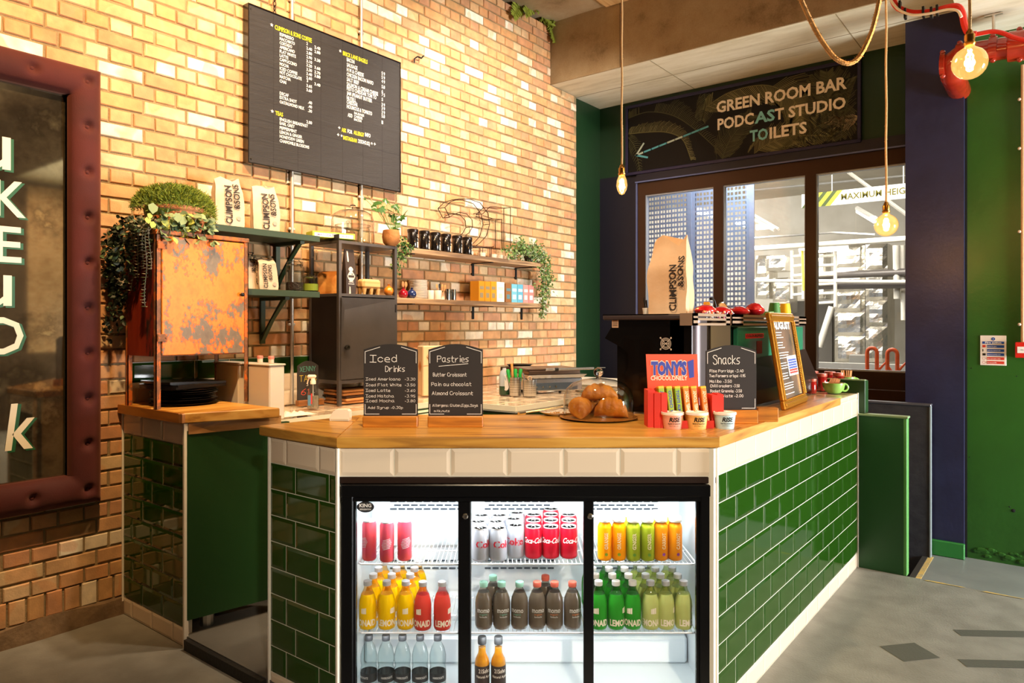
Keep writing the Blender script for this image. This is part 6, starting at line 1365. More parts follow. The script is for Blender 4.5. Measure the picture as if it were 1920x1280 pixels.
p = onX(692, 556, -3.46); t = thing('wooden_planter', 'small pale wooden box on stubby feet in the grey cabinet', 'box', (-3.46, p.y, KZ), R90); MPL = wood('pale_maple', 'dcb57e', 'd0a468', 'b98a50', 'X', .5)
g = G(); g.box(-.075, .075, -.035, .035, .035, .095, b=.014); g.obj('box', MPL, t)
for x in (-.055, 0, .055):
    for y in (-.018, .018): g = G(); g.ring([(.010, 0), (.016, .038)], 12, c=(x, y, 0)); g.obj('foot', MPL, t, True)
def orn(px, py, X_, z, c, r, lab):
    p = onX(px, py, X_); t = thing('ceramic_pomegranate', lab, 'ornament', (X_, p.y, z), 0)
    g = G(); g.ring([(r*.5, 0), (r*.88, r*.35), (r, r*.85), (r*.86, r*1.35), (r*.45, r*1.72), (r*.2, r*1.85), (r*.22, r*2.05), (r*.30, r*2.2), (r*.1, r*2.1)], 24); g.obj('body', mat('glaze_'+c, c, .1, coat=1), t, True)
    g = G()
    for k in range(5): A = 2*PI*k/5; g.add([(r*.2*math.cos(A-.3), r*.2*math.sin(A-.3), r*1.9), (r*.2*math.cos(A+.3), r*.2*math.sin(A+.3), r*1.9), (r*.4*math.cos(A), r*.4*math.sin(A), r*2.35)], [(0, 1, 2)])
    g.obj('crown', mat('glaze_'+c, c), t)
orn(729, 556, -3.46, KZ, 'c9761a', .033, 'amber ceramic pomegranate at the right edge of the grey cabinet')
t = thing('bread_loaf', 'wrapped loaf of bread at the back of the grey cabinet shelf', 'bread', (-3.60, 2.83, KZ+.001), R90+.5)
g = G(); g.prism([(-.06, 0), (.06, 0), (.065, .09), (.05, .13), (0, .145), (-.05, .13), (-.065, .09)], -.09, .09, M=Matrix.Rotation(PI/2, 4, 'X')); g.obj('loaf', mat('bread_crust', 'b8661c', .6, bump=.3, bs=30, col2='d99a4e', vs=8), t, 60)
g = G(); write(g, 'THICK', (-.05, -.0915, .03), UX, UZ, .03, .10, .03, 0); write(g, 'WHOLE', (-.045, -.0915, .075), UX, UZ, .02, .085, .03, 1); g.obj('lettering', [mat('print_navy', '2d3350', .5), WHITE], t)
# --- glass cloche, coconut-pot ivy
CG = .962+zb2; p = onX(686, 455, -3.54)
t = thing('glass_cloche', 'large clear glass cloche on top of the grey cabinet', 'cloche', (-3.545, 2.92, CG+.001)); CGL = thin_glass('cloche_glass', (.93, .94, .92, 1), 3.0, 0, None, .15)
g = G(); g.ring([(.132, 0), (.135, .003), (.132, .15), (.12, .185), (.085, .207), (.03, .213), (.012, .215)], 40, cap0=False); g.obj('dome', CGL, t, True)
g = G(); g.ring([(.008, .213), (.006, .222), (.018, .232), (.019, .243), (.008, .252)], 16); g.obj('knob', GLASS, t, True)
t = thing('glass_cloche', 'smaller glass jar nested inside the large cloche', 'cloche', (-3.545, 2.92, CG+.001)); g = G(); g.ring([(.105, 0), (.106, .09), (.10, .115)], 36, cap0=False, cap1=False); g.tube([(.108*math.cos(2*PI*i/30), .108*math.sin(2*PI*i/30), .115) for i in range(30)], .004, 6, closed=True); g.obj('jar', CGL, t, True)
g = G(); g.ring([(.045, 0), (.045, .07), (.03, .09), (.006, .10), (.006, .125), (.014, .135), (.004, .145)], 20, c=(0, -.04, 0)); g.obj('inner_lid', CGL, t, True)
COC = mat('coconut_pot', 'b57a44', .8, bump=.3, bs=60, col2='8a5628', vs=10)
t = thing('potted_ivy', 'broad-leaved plant in a round coconut pot on the grey cabinet corner', 'plant', (-3.44, 3.145, CG+.001)); g = G(); g.ring([(.028, 0), (.050, .02), (.058, .060), (.052, .10), (.047, .103), (.040, .09)], 24); g.obj('pot', COC, t, True)
g = G(); r = random.Random(31)
def lobed(g, O, d, n, s, mi):
    d = d.normalized(); sd = d.cross(n).normalized(); P = [O]
    for a, q in ((-1.9, .45), (-1.35, .75), (-1.0, .5), (-.6, .95), (-.3, .6), (0, 1.15), (.3, .6), (.6, .95), (1.0, .5), (1.35, .75), (1.9, .45)): P.append(O+(d*math.cos(a)+sd*math.sin(a))*q*s+n.normalized()*(-.12*s*abs(a)))
    g.add(P, [(0, i, i+1) for i in range(1, 11)], mi)
for (px, py, s) in ((708, 377, .05), (722, 372, .05), (740, 383, .055), (748, 395, .05), (757, 402, .05), (745, 412, .05), (733, 408, .055), (703, 390, .05), (714, 388, .05), (728, 392, .05), (742, 421, .045), (736, 428, .05), (700, 382, .045), (752, 408, .04), (688, 366, .02), (683, 371, .02)):
    o = onX(px, py, -3.46+r.uniform(-.03, .03))-t.location; q = Vector((-.0, 0, .095)); g.tube([q, q.lerp(o, .5)+Vector((0, 0, .02)), o], .0016, 4, 1)
    lobed(g, o, Vector((r.uniform(.1, .8), r.uniform(-.6, .9), r.uniform(-.8, .2))), Vector((.9, r.uniform(-.5, .3), .6)), s*1.05, 0)
g.obj('foliage', [IVY, mat('stem_green', '5f7a3a', .6)], t)['kind'] = 'stuff'
t = thing('trailing_ivy', 'small-leaved ivy trailing between the grey cabinet and the shelves', 'plant', (-3.43, 3.20, CG)); g = G(); r = random.Random(32)
for (px0, py0, px1, py1, n) in ((752, 440, 768, 480, 26), (750, 450, 762, 475, 30), (748, 455, 741, 515, 20), (745, 470, 748, 512, 16), (758, 450, 756, 500, 20), (735, 470, 733, 510, 9), (765, 460, 772, 470, 16), (757, 470, 750, 490, 20)):
    A, B = onX(px0, py0, -3.47)-t.location, onX(px1, py1, -3.47)-t.location; g.tube([A, A.lerp(B, .5)+Vector((.02, .01, 0)), B], .0012, 4, 0)
    for i in range(n): o = A.lerp(B, i/n)+rv(r)*.018; leaf(g, o, rv(r)+Vector((.2, 0, -.4)), Vector((1, 0, .3))+rv(r)*.7, .022, .017, 0 if r.random() < .75 else 1)
g.obj('foliage', [IVY, IVYP], t)['kind'] = 'stuff'
# --- wooden shelves
SHW = wood('shelf_pine', 'c3a27c', 'a3825e', '70563f', 'Y', .55)
for nm, (z, ya, yb) in enumerate(((1.972, 3.19, 4.97), (1.628, 3.19, 5.05))):
    t = thing('wall_shelf', ('upper', 'lower')[nm]+' rough wooden wall shelf on the brick wall', 'shelf', (XW, ya, z-.036)); g = G(); g.box(.0, .212, 0, yb-ya, 0, .036, b=.003); g.obj('shelf_board', SHW, t)
    for y in (.25, 1.1, yb-ya-.12): g = G(); g.box(.0, .006, y-.012, y+.012, -.10, 0); g.box(.0, .205, y-.012, y+.012, -.006, 0); g.obj('bracket', BLACK, t)
tin = thing('tea_tin', '', 'tin', (0, 0, 0), R90, 'black tea tins in a row on the upper shelf')
TINB = mat('tin_black', '1e1815', .22, .5, coat=.4)
g = G(); g.ring([(.036, 0), (.038, .003), (.038, .118), (.036, .120)], 28); g.obj('tin_body', TINB, tin, 50); g = G(); g.ring([(.0385, .118), (.0395, .120), (.0395, .138), (.034, .142), (.030, .1425)], 28); g.obj('lid', mat('tin_lid', '2a211c', .3, .4), tin, 50)
g = G(); f = wrapf(.0384, 0, .95); n = 6
def strip(g, a0, a1, z0_, z1_, mi=0, rr=.0384):
    vs = [(math.sin(a0+(a1-a0)*i/n)*rr, -math.cos(a0+(a1-a0)*i/n)*rr, z) for z in (z0_, z1_) for i in range(n+1)]; g.add(vs, [(i, i+1, n+2+i, n+1+i) for i in range(n)], mi)
strip(g, .1, .62, .012, .052); g.obj('paper_label', mat('label_pale', 'd9cfc4', .6), tin)
g = G(); strip(g, .22, .5, .062, .066, 0, .0386); strip(g, .15, .55, .072, .074, 0, .0386); c_ = [(math.sin(.35+.2*math.cos(2*PI*i/14))*.0386, -math.cos(.35+.2*math.cos(2*PI*i/14))*.0386, .095+.010*math.sin(2*PI*i/14)) for i in range(14)]; g.tube(c_, .0008, 4, closed=True); strip(g, .2, .5, .030, .032, 1, .0388); strip(g, .2, .5, .038, .040, 1, .0388); g.obj('label_print', [WHITE, BLACK], tin)
for k, px in enumerate((774, 795.5, 816, 836, 857, 876)):
    L = (-3.61, onX(px, 465, -3.61).y, 1.973); lab = f'black tea tin, {ORD[k]} from the left on the upper shelf'
    if k == 0: tin.location = L; tin['label'] = lab
    else: dup(tin, L, R90+.02*k, lab)
# small ceramic cups standing behind, and the wire number sign
for k, px in enumerate((880, 903, 925, 937, 950, 962)):
    p = onX(px, 478, -3.66); g = G(); g.ring([(.022, 0), (.030, .004), (.034, .042), (.031, .042), (.02, .006)], 18); o = g.obj('small_cup', mat('stoneware', 'd9c3ac', .5), smooth=True); o.location = (-3.66, p.y, 1.973); tag(o, f'small stoneware cup, {ORD[k]} of six under the wire numbers', 'cup', 'stoneware cups on the upper shelf')
t = thing('wire_sign', 'brown wire outline of the number 21 standing on the upper shelf', 'sign', (XW+.06, 4.0, 1.973), R90)
Zs, Ys = 1.973, 4.0
def W2(pts, X_): return [Vector((onX(px, py, X_).y-Ys, -(X_-(XW+.06)), onX(px, py, X_).z-Zs)) for px, py in pts]
WR = mat('rusty_wire', '3c2418', .4, .6)
two = [(834, 389), (845, 378), (860, 373), (880, 373), (900, 380), (915, 400), (918, 420), (912, 442), (900, 455), (893, 460), (895, 463), (925, 463), (925, 461)]
two_in = [(834, 389), (843, 407), (850, 402), (862, 398), (875, 401), (885, 412), (886, 425), (880, 436), (874, 440), (872, 460), (893, 463)]
one = [(905, 401), (918, 388), (930, 388), (943, 390), (957, 389), (957, 466), (941, 466), (941, 411), (924, 410), (905, 404)]
for X_, dx, dy in ((XW+.09, 0, 0), (XW+.02, 12, 0)):
    for sh, nm in ((two, 'two'), (two_in, 'two'), (one, 'one')):
        g = G(); P_ = W2([(px+ (0 if dx == 0 else -14), py) if 0 else (px, py) for px, py in sh], XW+.09); off = Vector((0, 0 if dx == 0 else .07, 0)); g.tube([q+off+(Vector((0, 0, 0)) if dx == 0 else Vector((.0, 0, 0))) for q in P_], .0032, 6); g.obj('wire_'+nm, WR, t, True)
g = G()
for px, py in ((834, 389), (843, 407), (886, 425), (900, 399), (905, 401), (957, 389), (924, 410), (941, 411), (957, 466), (918, 420), (860, 373)): q = W2([(px, py)], XW+.09)[0]; g.tube([q, q+Vector((0, .07, 0))], .0030, 5)
for px in (900, 905, 918, 921): q = W2([(px, 463)], XW+.09)[0]; g.tube([q, Vector((q.x, q.y, 0))], .003, 5)
g.tube(W2([(872, 462), (975, 470)], XW+.09), .003, 5); g.obj('cross_wire', WR, t)
# trailing plant at the shelf end
t = thing('trailing_plant', 'bushy variegated ivy hanging from the right end of the wooden shelves', 'plant', (-3.60, 4.85, 1.973)); g = G(); r = random.Random(41)
g2 = G(); g2.ring([(.03, 0), (.045, .05), (.045, .055), (.03, .05)], 16); g2.obj('pot', mat('dark_pot', '2a241e', .6), t, True)
path = [(958, 478), (975, 462), (990, 470), (1005, 470), (1015, 480), (1022, 500), (1024, 530), (1020, 560), (1018, 585)]
for i in range(1500):
    u = r.random()*(len(path)-1); k = int(u); a_, b_ = path[k], path[min(k+1, len(path)-1)]; px, py = a_[0]+(b_[0]-a_[0])*(u-k), a_[1]+(b_[1]-a_[1])*(u-k); wdt = 11 if u < 7 else 5
    o = onX(px+r.gauss(0, wdt*.6), py+r.gauss(0, 8), -3.56+r.uniform(-.05, .05))-t.location; leaf(g, o, rv(r)+Vector((.1, 0, -.6)), Vector((1, 0, .2))+rv(r)*.8, .026, .016, r.choice((0, 0, 1, 2)))
for (a_, b_) in (((975, 460), (976, 442)), ((1003, 470), (1005, 455)), ((1012, 560), (1014, 598)), ((952, 465), (940, 470))):
    A, B = onX(*a_, -3.55)-t.location, onX(*b_, -3.55)-t.location; g.tube([A, B], .0012, 4, 0)
    for i in range(9): leaf(g, A.lerp(B, i/8), rv(r), Vector((1, 0, .2))+rv(r)*.5, .022, .013, r.choice((0, 1)))
g.obj('foliage', [mat('ivy_mid', '4f6e2e', .5), IVYP, mat('ivy_grey', '8f9a78', .5)], t)['kind'] = 'stuff'
# lower shelf
SH = 1.629
orn(756, 562, -3.58, SH, 'a01020', .034, 'red ceramic pomegranate on the lower wooden shelf'); orn(772, 562, -3.57, SH, '1d2c58', .034, 'dark blue ceramic pomegranate on the lower wooden shelf')
t0 = onX(764, 560, -3.64); t = thing('wooden_spoon_pair', 'pair of small wooden spoons behind the red ornament', 'spoons', (-3.66, t0.y-.01, SH)); g = G()
for s in (-1, 1): g.tube([(0, s*.004, 0), (0, s*.010, .085)], .003, 5); g.sphere((0, s*.014, .10), .014, 10, 8, sx=.35, sz=1.5)
g.obj('spoon', mat('spoon_wood', 'c98a50', .6), t, True)
pl0 = onX(784, 562, -3.63)
gp_ = G(); gp_.ring([(.045, 0), (.062, .004), (.066, .0095), (.062, .0095), (.045, .004)], 28); pme = gp_.mesh('plate', mat('china', 'efe6da'), True)
for k in range(14): o = bpy.data.objects.new('plate', pme); COL.objects.link(o); o.location = (-3.63, pl0.y+.001*((k*7) % 3), SH+.0095*k); tag(o, f'{([*ORD]+["ninth","tenth","eleventh","twelfth","thirteenth"])[k]} white plate up from the shelf in the stack' if k not in (0, 13) else ('white plate at the bottom of the stack' if k == 0 else 'white plate on top of the stack'), 'plate', 'stacked white plates')
for k, (px, r_, h_, lab) in enumerate(((807, .026, .065, 'left of two white tumblers beside the plate stack'), (820, .031, .067, 'right of two white tumblers, holding wooden cutlery'))):
    p = onX(px, 563, -3.60); g = G(); g.ring([(r_*.9, 0), (r_, .004), (r_, h_), (r_-.003, h_), (r_-.004, .008)], 22); o = g.obj('tumbler', mat('stoneware_white', 'e9dccb', .45), smooth=50); o.location = (-3.60, p.y, SH); tag(o, lab, 'tumbler')
p = onX(822, 563, -3.62)
for k in range(4): g = G(); g.tube([(0, 0, 0), (.0, -.01+.012*k, .075)], .0035, 5); g.sphere((0, -.012+.013*k, .088), .011, 8, 6, sx=.3, sz=1.6); o = g.obj('wooden_spoon', mat('spoon_wood', 'c98a50') if k != 1 else BLACK, smooth=True); o.location = (-3.60, p.y+.006*(k-1.5), SH+.012); o.rotation_euler = (.12*(k-1.5)*-1, 0, 0); tag(o, 'spoon standing in the right white tumbler' if k != 1 else 'black spoon standing in the right white tumbler', 'spoon', 'spoons in the right tumbler' if k != 1 else None)
for k, px in enumerate((843, 853)):
    p = onX(px, 565, -3.58); t = thing('glass_mug', ('left', 'right')[k]+' of two black-handled steel jugs on the lower shelf', 'jug', (-3.60, p.y, SH), R90-.9+.1*k); g = G(); g.ring([(.024, 0), (.024, .08), (.022, .08)], 20, cap1=False); g.obj('jug_body', CHROME, t, True); g = G(); g.tube([(.0, -.024, .062), (.0, -.048, .060), (.0, -.052, .035), (.0, -.045, .012), (.0, -.024, .014)], .0055, 8); g.obj('handle', BLACK, t, True)
def carton(pxa, pxb, h, c, lab, c2='f0e6d8', d=.09, strp=True, side=None):
    ya, yb = onX(pxa, 565, -3.56).y, onX(pxb, 565, -3.56).y; t = thing('tea_carton', lab, 'carton', (-3.56, ya, SH), R90); w = yb-ya-.002
    g = G(); g.box(0, w, 0, d, 0, h, b=.001); g.obj('carton', mat('card_'+c, c, .5), t)
    if strp: g = G(); g.box(w*.2, w*.75, -.0008, 0, h*.18, h*.42); g.box(w*.15, w*.85, -.0008, 0, h*.6, h*.75); g.obj('label', mat('card_'+c2, c2, .5), t)
carton(898, 909, .155, 'c98414', 'left of three ochre tea cartons', '8a7a5c'); carton(909.5, 920, .155, 'c98414', 'middle of three ochre tea cartons', '8a7a5c'); carton(920.5, 931, .158, 'd08c18', 'right of three ochre tea cartons', '8a7a5c'); carton(932, 946, .158, 'f3ead8', 'white carton face beside the ochre ones', 'e8d9b0')
carton(948, 959, .150, '8a5a30', 'brown patterned carton right of the white one', '5a7a80'); carton(959.5, 970, .150, '6fb0c4', 'left pale blue tea carton', 'f3dcd0'); carton(970.5, 981, .150, '5aa2bc', 'right pale blue tea carton', 'f3dcd0'); carton(981.5, 991, .150, 'e08a84', 'left pink tea carton', 'fbe6dc'); carton(991.5, 1001, .150, 'de7f7a', 'right pink tea carton by the ivy', 'fbe6dc')
# --- hook on the bricks and fern on the ledge
p = onX(783, 103, XW); g = G(); g.tube([onX(777, 118, XW+.01), onX(777, 110, XW+.02), onX(783, 106, XW+.03), onX(790, 109, XW+.03), onX(794, 105, XW+.02)], .006, 6); tag(g.obj('wall_hook', BLACK), 'small black hook on the bricks right of the menu board', 'hook')
g = G(); y_ = onX(515, 8, XW+.02).y
for k in range(6): g.tube([(XW+.02, y_+.008*math.cos(a), 3.30+.028*k+.014*math.sin(a)) if k % 2 == 0 else (XW+.02+.008*math.cos(a), y_, 3.30+.028*k+.014*math.sin(a)) for a in [2*PI*i/10 for i in range(10)]], .003, 5, closed=True)
tag(g.obj('chain', mat('chain_dark', '2a211c', .4, .8)), 'short dark chain hanging above the left end of the menu board', 'chain')
t = thing('fern', 'yellow-green artificial fern hanging over the top of the brick wall', 'plant', (XW, 5.2, 4.17)); g = G(); r = random.Random(51)
for (a_, b_) in (((975, 8), (963, 30)), ((990, -5), (1010, 20)), ((1010, -6), (1040, 8)), ((1015, 10), (1047, 28)), ((1025, 20), (1040, 40)), ((1028, 35), (1040, 78)), ((1000, 5), (985, 25)), ((1018, 0), (1030, 30)), ((1012, 25), (1035, 48)), ((1020, 5), (1044, 20))):
    A, B = onX(*a_, XW-.02)-t.location, onX(*b_, XW+.05)-t.location; g.tube([A, B], .003, 4)
    for i in range(26):
        o = A.lerp(B, i/25); d = (B-A).normalized(); s = d.cross(Vector((1, 0, .2))).normalized()
        for sd in (-1, 1): leaf(g, o, d*.6+s*sd+rv(r)*.2, Vector((1, 0, .3)), .10*(1-.5*i/25), .020)
g.obj('foliage', mat('fern_yellow', '8f9a34', .6), t)['kind'] = 'stuff'

# ================================================================== back bar: things on the worktops
TRAY = mat('tray_black', '0e0b0a', .3, .1, coat=.3)
pc = onZ(338, 752, 1.052)
for k in range(11):
    A = random.Random(k); rr = .155+(A.random()-.5)*.012; g = G()
    if k < 8: g.ring([(rr*.80, 0), (rr*.85, .001), (rr, .010), (rr*.985, .0115), (rr*.84, .003), (0, .003)], 40)
    else: g.prism([(.155*1.0*c_x, .12*c_y) for c_x, c_y in [(-1, -.8), (-.9, -1), (.9, -1), (1, -.8), (1, .8), (.9, 1), (-.9, 1), (-1, .8)]], 0, .003); g.prism([(.165*c_x, .13*c_y) for c_x, c_y in [(-1, -.8), (-.9, -1), (.9, -1), (1, -.8), (1, .8), (.9, 1), (-.9, 1), (-1, .8)]], .003, .013)
    o = g.obj('serving_tray', TRAY if k > 1 else mat('tray_gilt', '3b2c16', .25, .7), smooth=40); o.location = (-3.50+.004*A.random(), 1.81+.008*(A.random()-.5), 1.0515+.0095*k+(.008 if k > 7 else 0)); o.rotation_euler = (0, .035 if k == 10 else 0, R90+.3*A.random())
    tag(o, ('lowest gilt-edged tray of the stack under the orange cabinet', 'second gilt-edged tray from the bottom of the stack')[k] if k < 2 else ('topmost black tray, tilted on the stack' if k == 10 else f'{ORD[k] if k < 8 else ["ninth","tenth"][k-8]} tray from the bottom, black, in the stack under the cabinet'), 'tray', 'trays under the orange cabinet')
TUBM = thin_glass('frosted_plastic', (.80, .78, .75, 1), 3.0, .35); TUBW = mat('frosted_tub', 'eee4d6', .35, sss=.3)
def tubbox(x0, x1, y0, y1, h, z, lab, m=None):
    t = thing('storage_tub', lab, 'tub', (x0, y0, z)); w, d = x1-x0, y1-y0; g = G(); g.box(0, w, 0, d, 0, h, b=.006); g.obj('tub', m or TUBW, t); g = G(); g.box(-.005, w+.005, -.005, d+.005, h, h+.010, b=.004); g.obj('lid', mat('tub_lid_grey', 'cfc6b8', .3), t)
tubbox(-3.66, -3.42, 2.06, 2.16, .275, .9625, 'frosted storage tub on the left, behind the orange leg'); tubbox(-3.41, -3.17, 2.08, 2.17, .275, .9625, 'frosted storage tub at the worktop edge, right of the orange leg')
for k, (px, yy) in enumerate(((472, 2.18), (491, 2.30))):
    t = thing('spice_pot', ('left', 'right')[k]+' small pink-capped pot standing on the storage tub', 'pot', (-3.33+.10*k, 2.13, 1.2485)); g = G(); g.ring([(.012, 0), (.014, .002), (.014, .022)], 14); g.obj('pot', mat('china', 'efe6da'), t, 50); g = G(); g.ring([(.0155, .022), (.0155, .034), (.012, .038)], 14); g.obj('cap', mat('pink_cap', 'd98074', .4), t, 50)
# Kenny chalkboard
def d_ken(g, w, h, bh):
    for s, x, z, hh, ww, mi in (('XENNY', -.052, .205, .030, .10, 1), ('TANG', -.055, .145, .036, .11, 2), ('3', -.01, .12, .014, .01, 0), ('61', -.045, .065, .035, .05, 3)): chalk(g, s, (x, -.0046, z), UX, UZ, hh, ww, .0022, mi)
    g.m[:] = g.m
p = onZ(577, 768, .962); t = thing('chalkboard_sign', 'small arched chalkboard with teal, yellow and red chalk writing', 'sign', (-3.60, onX(577, 745, -3.60).y, .9625), R90-.15)
g = G(); g.prism(arch(.135, .03, .268, .03), -.004, .004, M=Matrix.Rotation(PI/2, 4, 'X')); g.obj('board', CB, t); g = G(); g.box(-.07, .10, -.02, .02, 0, .035, b=.003); g.obj('base_block', wood('walnut_block', '9a6228', '8a5420', '5f3814', 'X', .45), t)
g = G(); d_ken(g, .135, .268, .03); g.obj('lettering', [CHALK, mat('chalk_teal', '4f9a8a', .9), mat('chalk_yellow', 'd8c03a', .9), mat('chalk_red', 'd8503a', .9)], t)
# spray bottle
p = onZ(587, 766, .9625); t = thing('spray_bottle', 'clear spray bottle with a white trigger head on the back worktop', 'bottle', (p.x, p.y, .963), .6)
g = G(); g.ring([(.030, 0), (.033, .003), (.033, .085), (.030, .10), (.017, .135), (.013, .148)], 20, cap1=False, sy=.75); g.obj('bottle_body', thin_glass('spray_plastic', (.93, .95, .95, 1), 1.6, .03), t, True)
g = G(); g.ring([(.031, .003), (.031, .075)], 18, sy=.72); g.obj('liquid', mat('spray_liquid', 'd9ccb4', .1, trans=.7, ior=1.33), t, True)
g = G(); g.ring([(.016, .142), (.016, .160), (.012, .165), (.012, .178)], 16); g.box(-.034, .018, -.011, .011, .174, .196, b=.008); g.tube([(-.022, 0, .178), (-.030, 0, .160), (-.034, 0, .142)], .004, 6); g.obj('trigger_head', mat('pale_pink_plastic', 'f3dcc8', .4), t, 50)
g = G(); g.box(-.022, -.004, -.0262, -.0255, .02, .08, 0); g.box(-.004, .004, -.0262, -.0255, .03, .09, 1); g.obj('label', [mat('label_blue', '5a86a8', .5), mat('label_red', 'c8403c', .5)], t); g = G(); g.tube([(0, 0, .01), (0, 0, .15)], .002, 5); g.obj('dip_tube', WHITE, t)
# cloth
g = G(); r = random.Random(61); n = 12; vs = []; F = []
for j in range(n+1):
    for i in range(n+1): x, y = i/n-.5, j/n-.5; vs.append((x*.10, y*.26, .004+.026*abs(noise.noise(Vector((x*5, y*6, 2))))*(1-4*x*x)*(1-3.9*y*y)*2+ .004))
for j in range(n):
    for i in range(n): A = j*(n+1)+i; F.append((A, A+1, A+n+2, A+n+1))
g.add(vs, F); o = g.obj('cloth', mat('white_cloth', 'f4e4cf', .9), smooth=60); o.location = (-3.225, 2.24, .963); o.rotation_euler = (0, 0, -.1); tag(o, 'crumpled white cloth at the edge of the back worktop', 'cloth')
# cutting boards under the grey cabinet
CBW = wood('cutting_board_wood', 'c98a52', 'b97a42', '93592a', 'Y', .5)
for k in range(5): g = G(); g.box(-.10, .10, -.165, .165, 0, .015, b=.004); o = g.obj('cutting_board', CBW if k != 2 else mat('board_dark', '4a3020', .6)); o.location = (-3.57+.004*(k % 2), 2.95+.012*(k % 3)-.0, .9625+.0172*k); o.rotation_euler = (0, 0, .03*((k*3) % 4-1.5)); tag(o, f'wooden cutting board, {ORD[k]} from the bottom under the grey cabinet', 'cutting board', 'cutting boards under the grey cabinet')
# beige dispenser between the chalkboards
pm = onZ(792, 755, .962); t = thing('towel_dispenser', 'beige box dispenser seen between the two front chalkboards', 'dispenser', (-3.42, 3.50, .9625), R90-.45)
g = G(); g.box(-.065, .15, 0, .12, 0, .34, b=.006); g.obj('body', mat('beige_plastic', 'd9b68c', .45), t); g = G(); g.add([(-.0655, .03, .20), (-.0655, .09, .20), (-.0655, .06, .16), (-.0655, .06, .24)], [(0, 2, 1, 3)]); g.obj('side_mark', mat('amber_mark', 'b86a20', .5), t); g = G(); g.sphere((-.02, -.004, .27), .018, 12, 8, sy=.4); g.box(-.065, .15, -.0015, 0, .205, .209); g.obj('seam', mat('beige_dark', 'b8926a', .5), t)
# wire basket
p = onZ(922, 738, .9625); t = thing('wire_basket', 'black diamond-mesh wire rack near the brick wall', 'rack', (-3.45, onZ(922, 738, .9625).y-.03, .9625), R90-.35); g = G()
for s in (0, .10):
    w_, h_ = .22, .17; g.tube([(-w_/2, s, .03), (-w_/2, s, h_*.6), (-w_*.2, s, h_), (w_*.25, s, h_), (w_/2, s, h_*.55), (w_/2, s, .03)], .003, 5, closed=True); g.tube([(-w_/2, s, .03), (w_*.25, s, h_)], .003, 5); g.tube([(-w_*.2, s, h_), (w_/2, s, .03)], .003, 5); g.tube([(-w_/2, s, h_*.5), (0, s, .0), (w_/2, s, h_*.5)], .003, 5)
for sx in (-.11, .11): g.tube([(sx, 0, .03), (sx, .10, .03)], .003, 5); g.tube([(sx, 0, .10), (sx, .10, .10)], .003, 5)
g.obj('wire_frame', BLACK, t); g = G()
for i in range(24): x = -.11+.22*i/23; g.tube([(x, .05, .03), (min(.11, x+.05), .05, .15)], .0009, 3); g.tube([(x, .05, .15), (min(.11, x+.05), .05, .03)], .0009, 3)
o = g.obj('mesh_infill', BLACK, t); o['kind'] = 'stuff'
# soap bottle
p = onZ(950, 740, .9625); t = thing('soap_bottle', 'green and clear soap bottle with an oval label by the cutlery pots', 'bottle', (p.x-.02, p.y, .9625), YAW)
g = G(); g.ring([(.034, 0), (.037, .004), (.037, .06)], 20, sy=.7); g.obj('bottle_base', mat('bottle_green', '123a20', .15, coat=.6), t, True); g = G(); g.ring([(.037, .06), (.037, .13), (.030, .16), (.014, .175), (.012, .185)], 20, sy=.7); g.obj('bottle_top', mat('bottle_haze', '9fa5a8', .25), t, True)
g = G(); n = 20; g.add([(.012+.024*math.cos(2*PI*i/n), -.0275+.006*abs(math.cos(2*PI*i/n))**2, .085+.055*math.sin(2*PI*i/n)) for i in range(n)], [list(range(n))]); g.obj('label', mat('label_pale', 'd9cfc4'), t)
# perforated cutlery pots with knives
def pot_(px, py, r_, h_, lab, rz):
    p = onZ(px, py, .9625); t = thing('cutlery_pot', lab, 'pot', (p.x, p.y, .9625), rz); g = G(); g.ring([(r_*.98, 0), (r_, .002), (r_, h_), (r_-.002, h_), (r_-.003, .004)], 26); g.obj('steel_pot', STEEL, t, 50)
    g = G()
    for j in range(6):
        for i in range(-4, 5):
            a_ = i*.26; q = Vector((math.sin(a_)*(r_+.0004), -math.cos(a_)*(r_+.0004), .025+j*h_*.13)); u = Vector((math.cos(a_), math.sin(a_), 0))*.0026; v = UZ*.0026
            if abs(i) != 0 or 1: g.add([q-v, q-v*.7+u*.7, q+u, q+v*.7+u*.7, q+v, q+v*.7-u*.7, q-u, q-v*.7-u*.7], [tuple(range(8))])
    o = g.obj('perforation', mat('slot_black', '181410', .7), t); o['kind'] = 'stuff'; return p
KG = mat('knife_green', '1f9a3e', .35)
p = pot_(966, 741, .040, .125, 'left perforated steel pot holding green-handled knives', YAW)
for k, (dx, dy, tl, hh, lab) in enumerate(((-.018, 0, -.20, .115, 'green-handled knife leaning left in the steel pot'), (.008, -.01, -.04, .13, 'green-handled knife in the middle of the steel pot'), (.022, .01, .10, .135, 'green-handled knife at the right of the steel pot'))):
    t = thing('kitchen_knife', lab, 'knife', tuple(Vector((p.x, p.y, .975))+CR*dx+CF*dy), YAW); t.rotation_euler = (0, tl, YAW); g = G(); g.box(-.010, .010, -.001, .001, 0, .085); g.obj('blade', STEEL, t)
    g = G(); g.tube([(0, 0, .075), (.002, 0, .10), (-.002, 0, .13), (.0, 0, .16), (.002, 0, .17)], [.010, .0125, .0115, .0135, .009], 10); g.obj('handle', KG, t, True)
g = G(); g.tube([(0, 0, .0), (0, 0, .20)], .009, 10); o = g.obj('rolling_pin', mat('birch', 'd8934f'), smooth=50); q = Vector((p.x, p.y, .98))+CF*.02-CR*.008; o.location = q; o.rotation_euler = (0, -.08, YAW); tag(o, 'pale wooden stick standing behind the green knives', 'utensil')
p = pot_(993, 742, .046, .112, 'right perforated steel pot holding utensils', YAW)
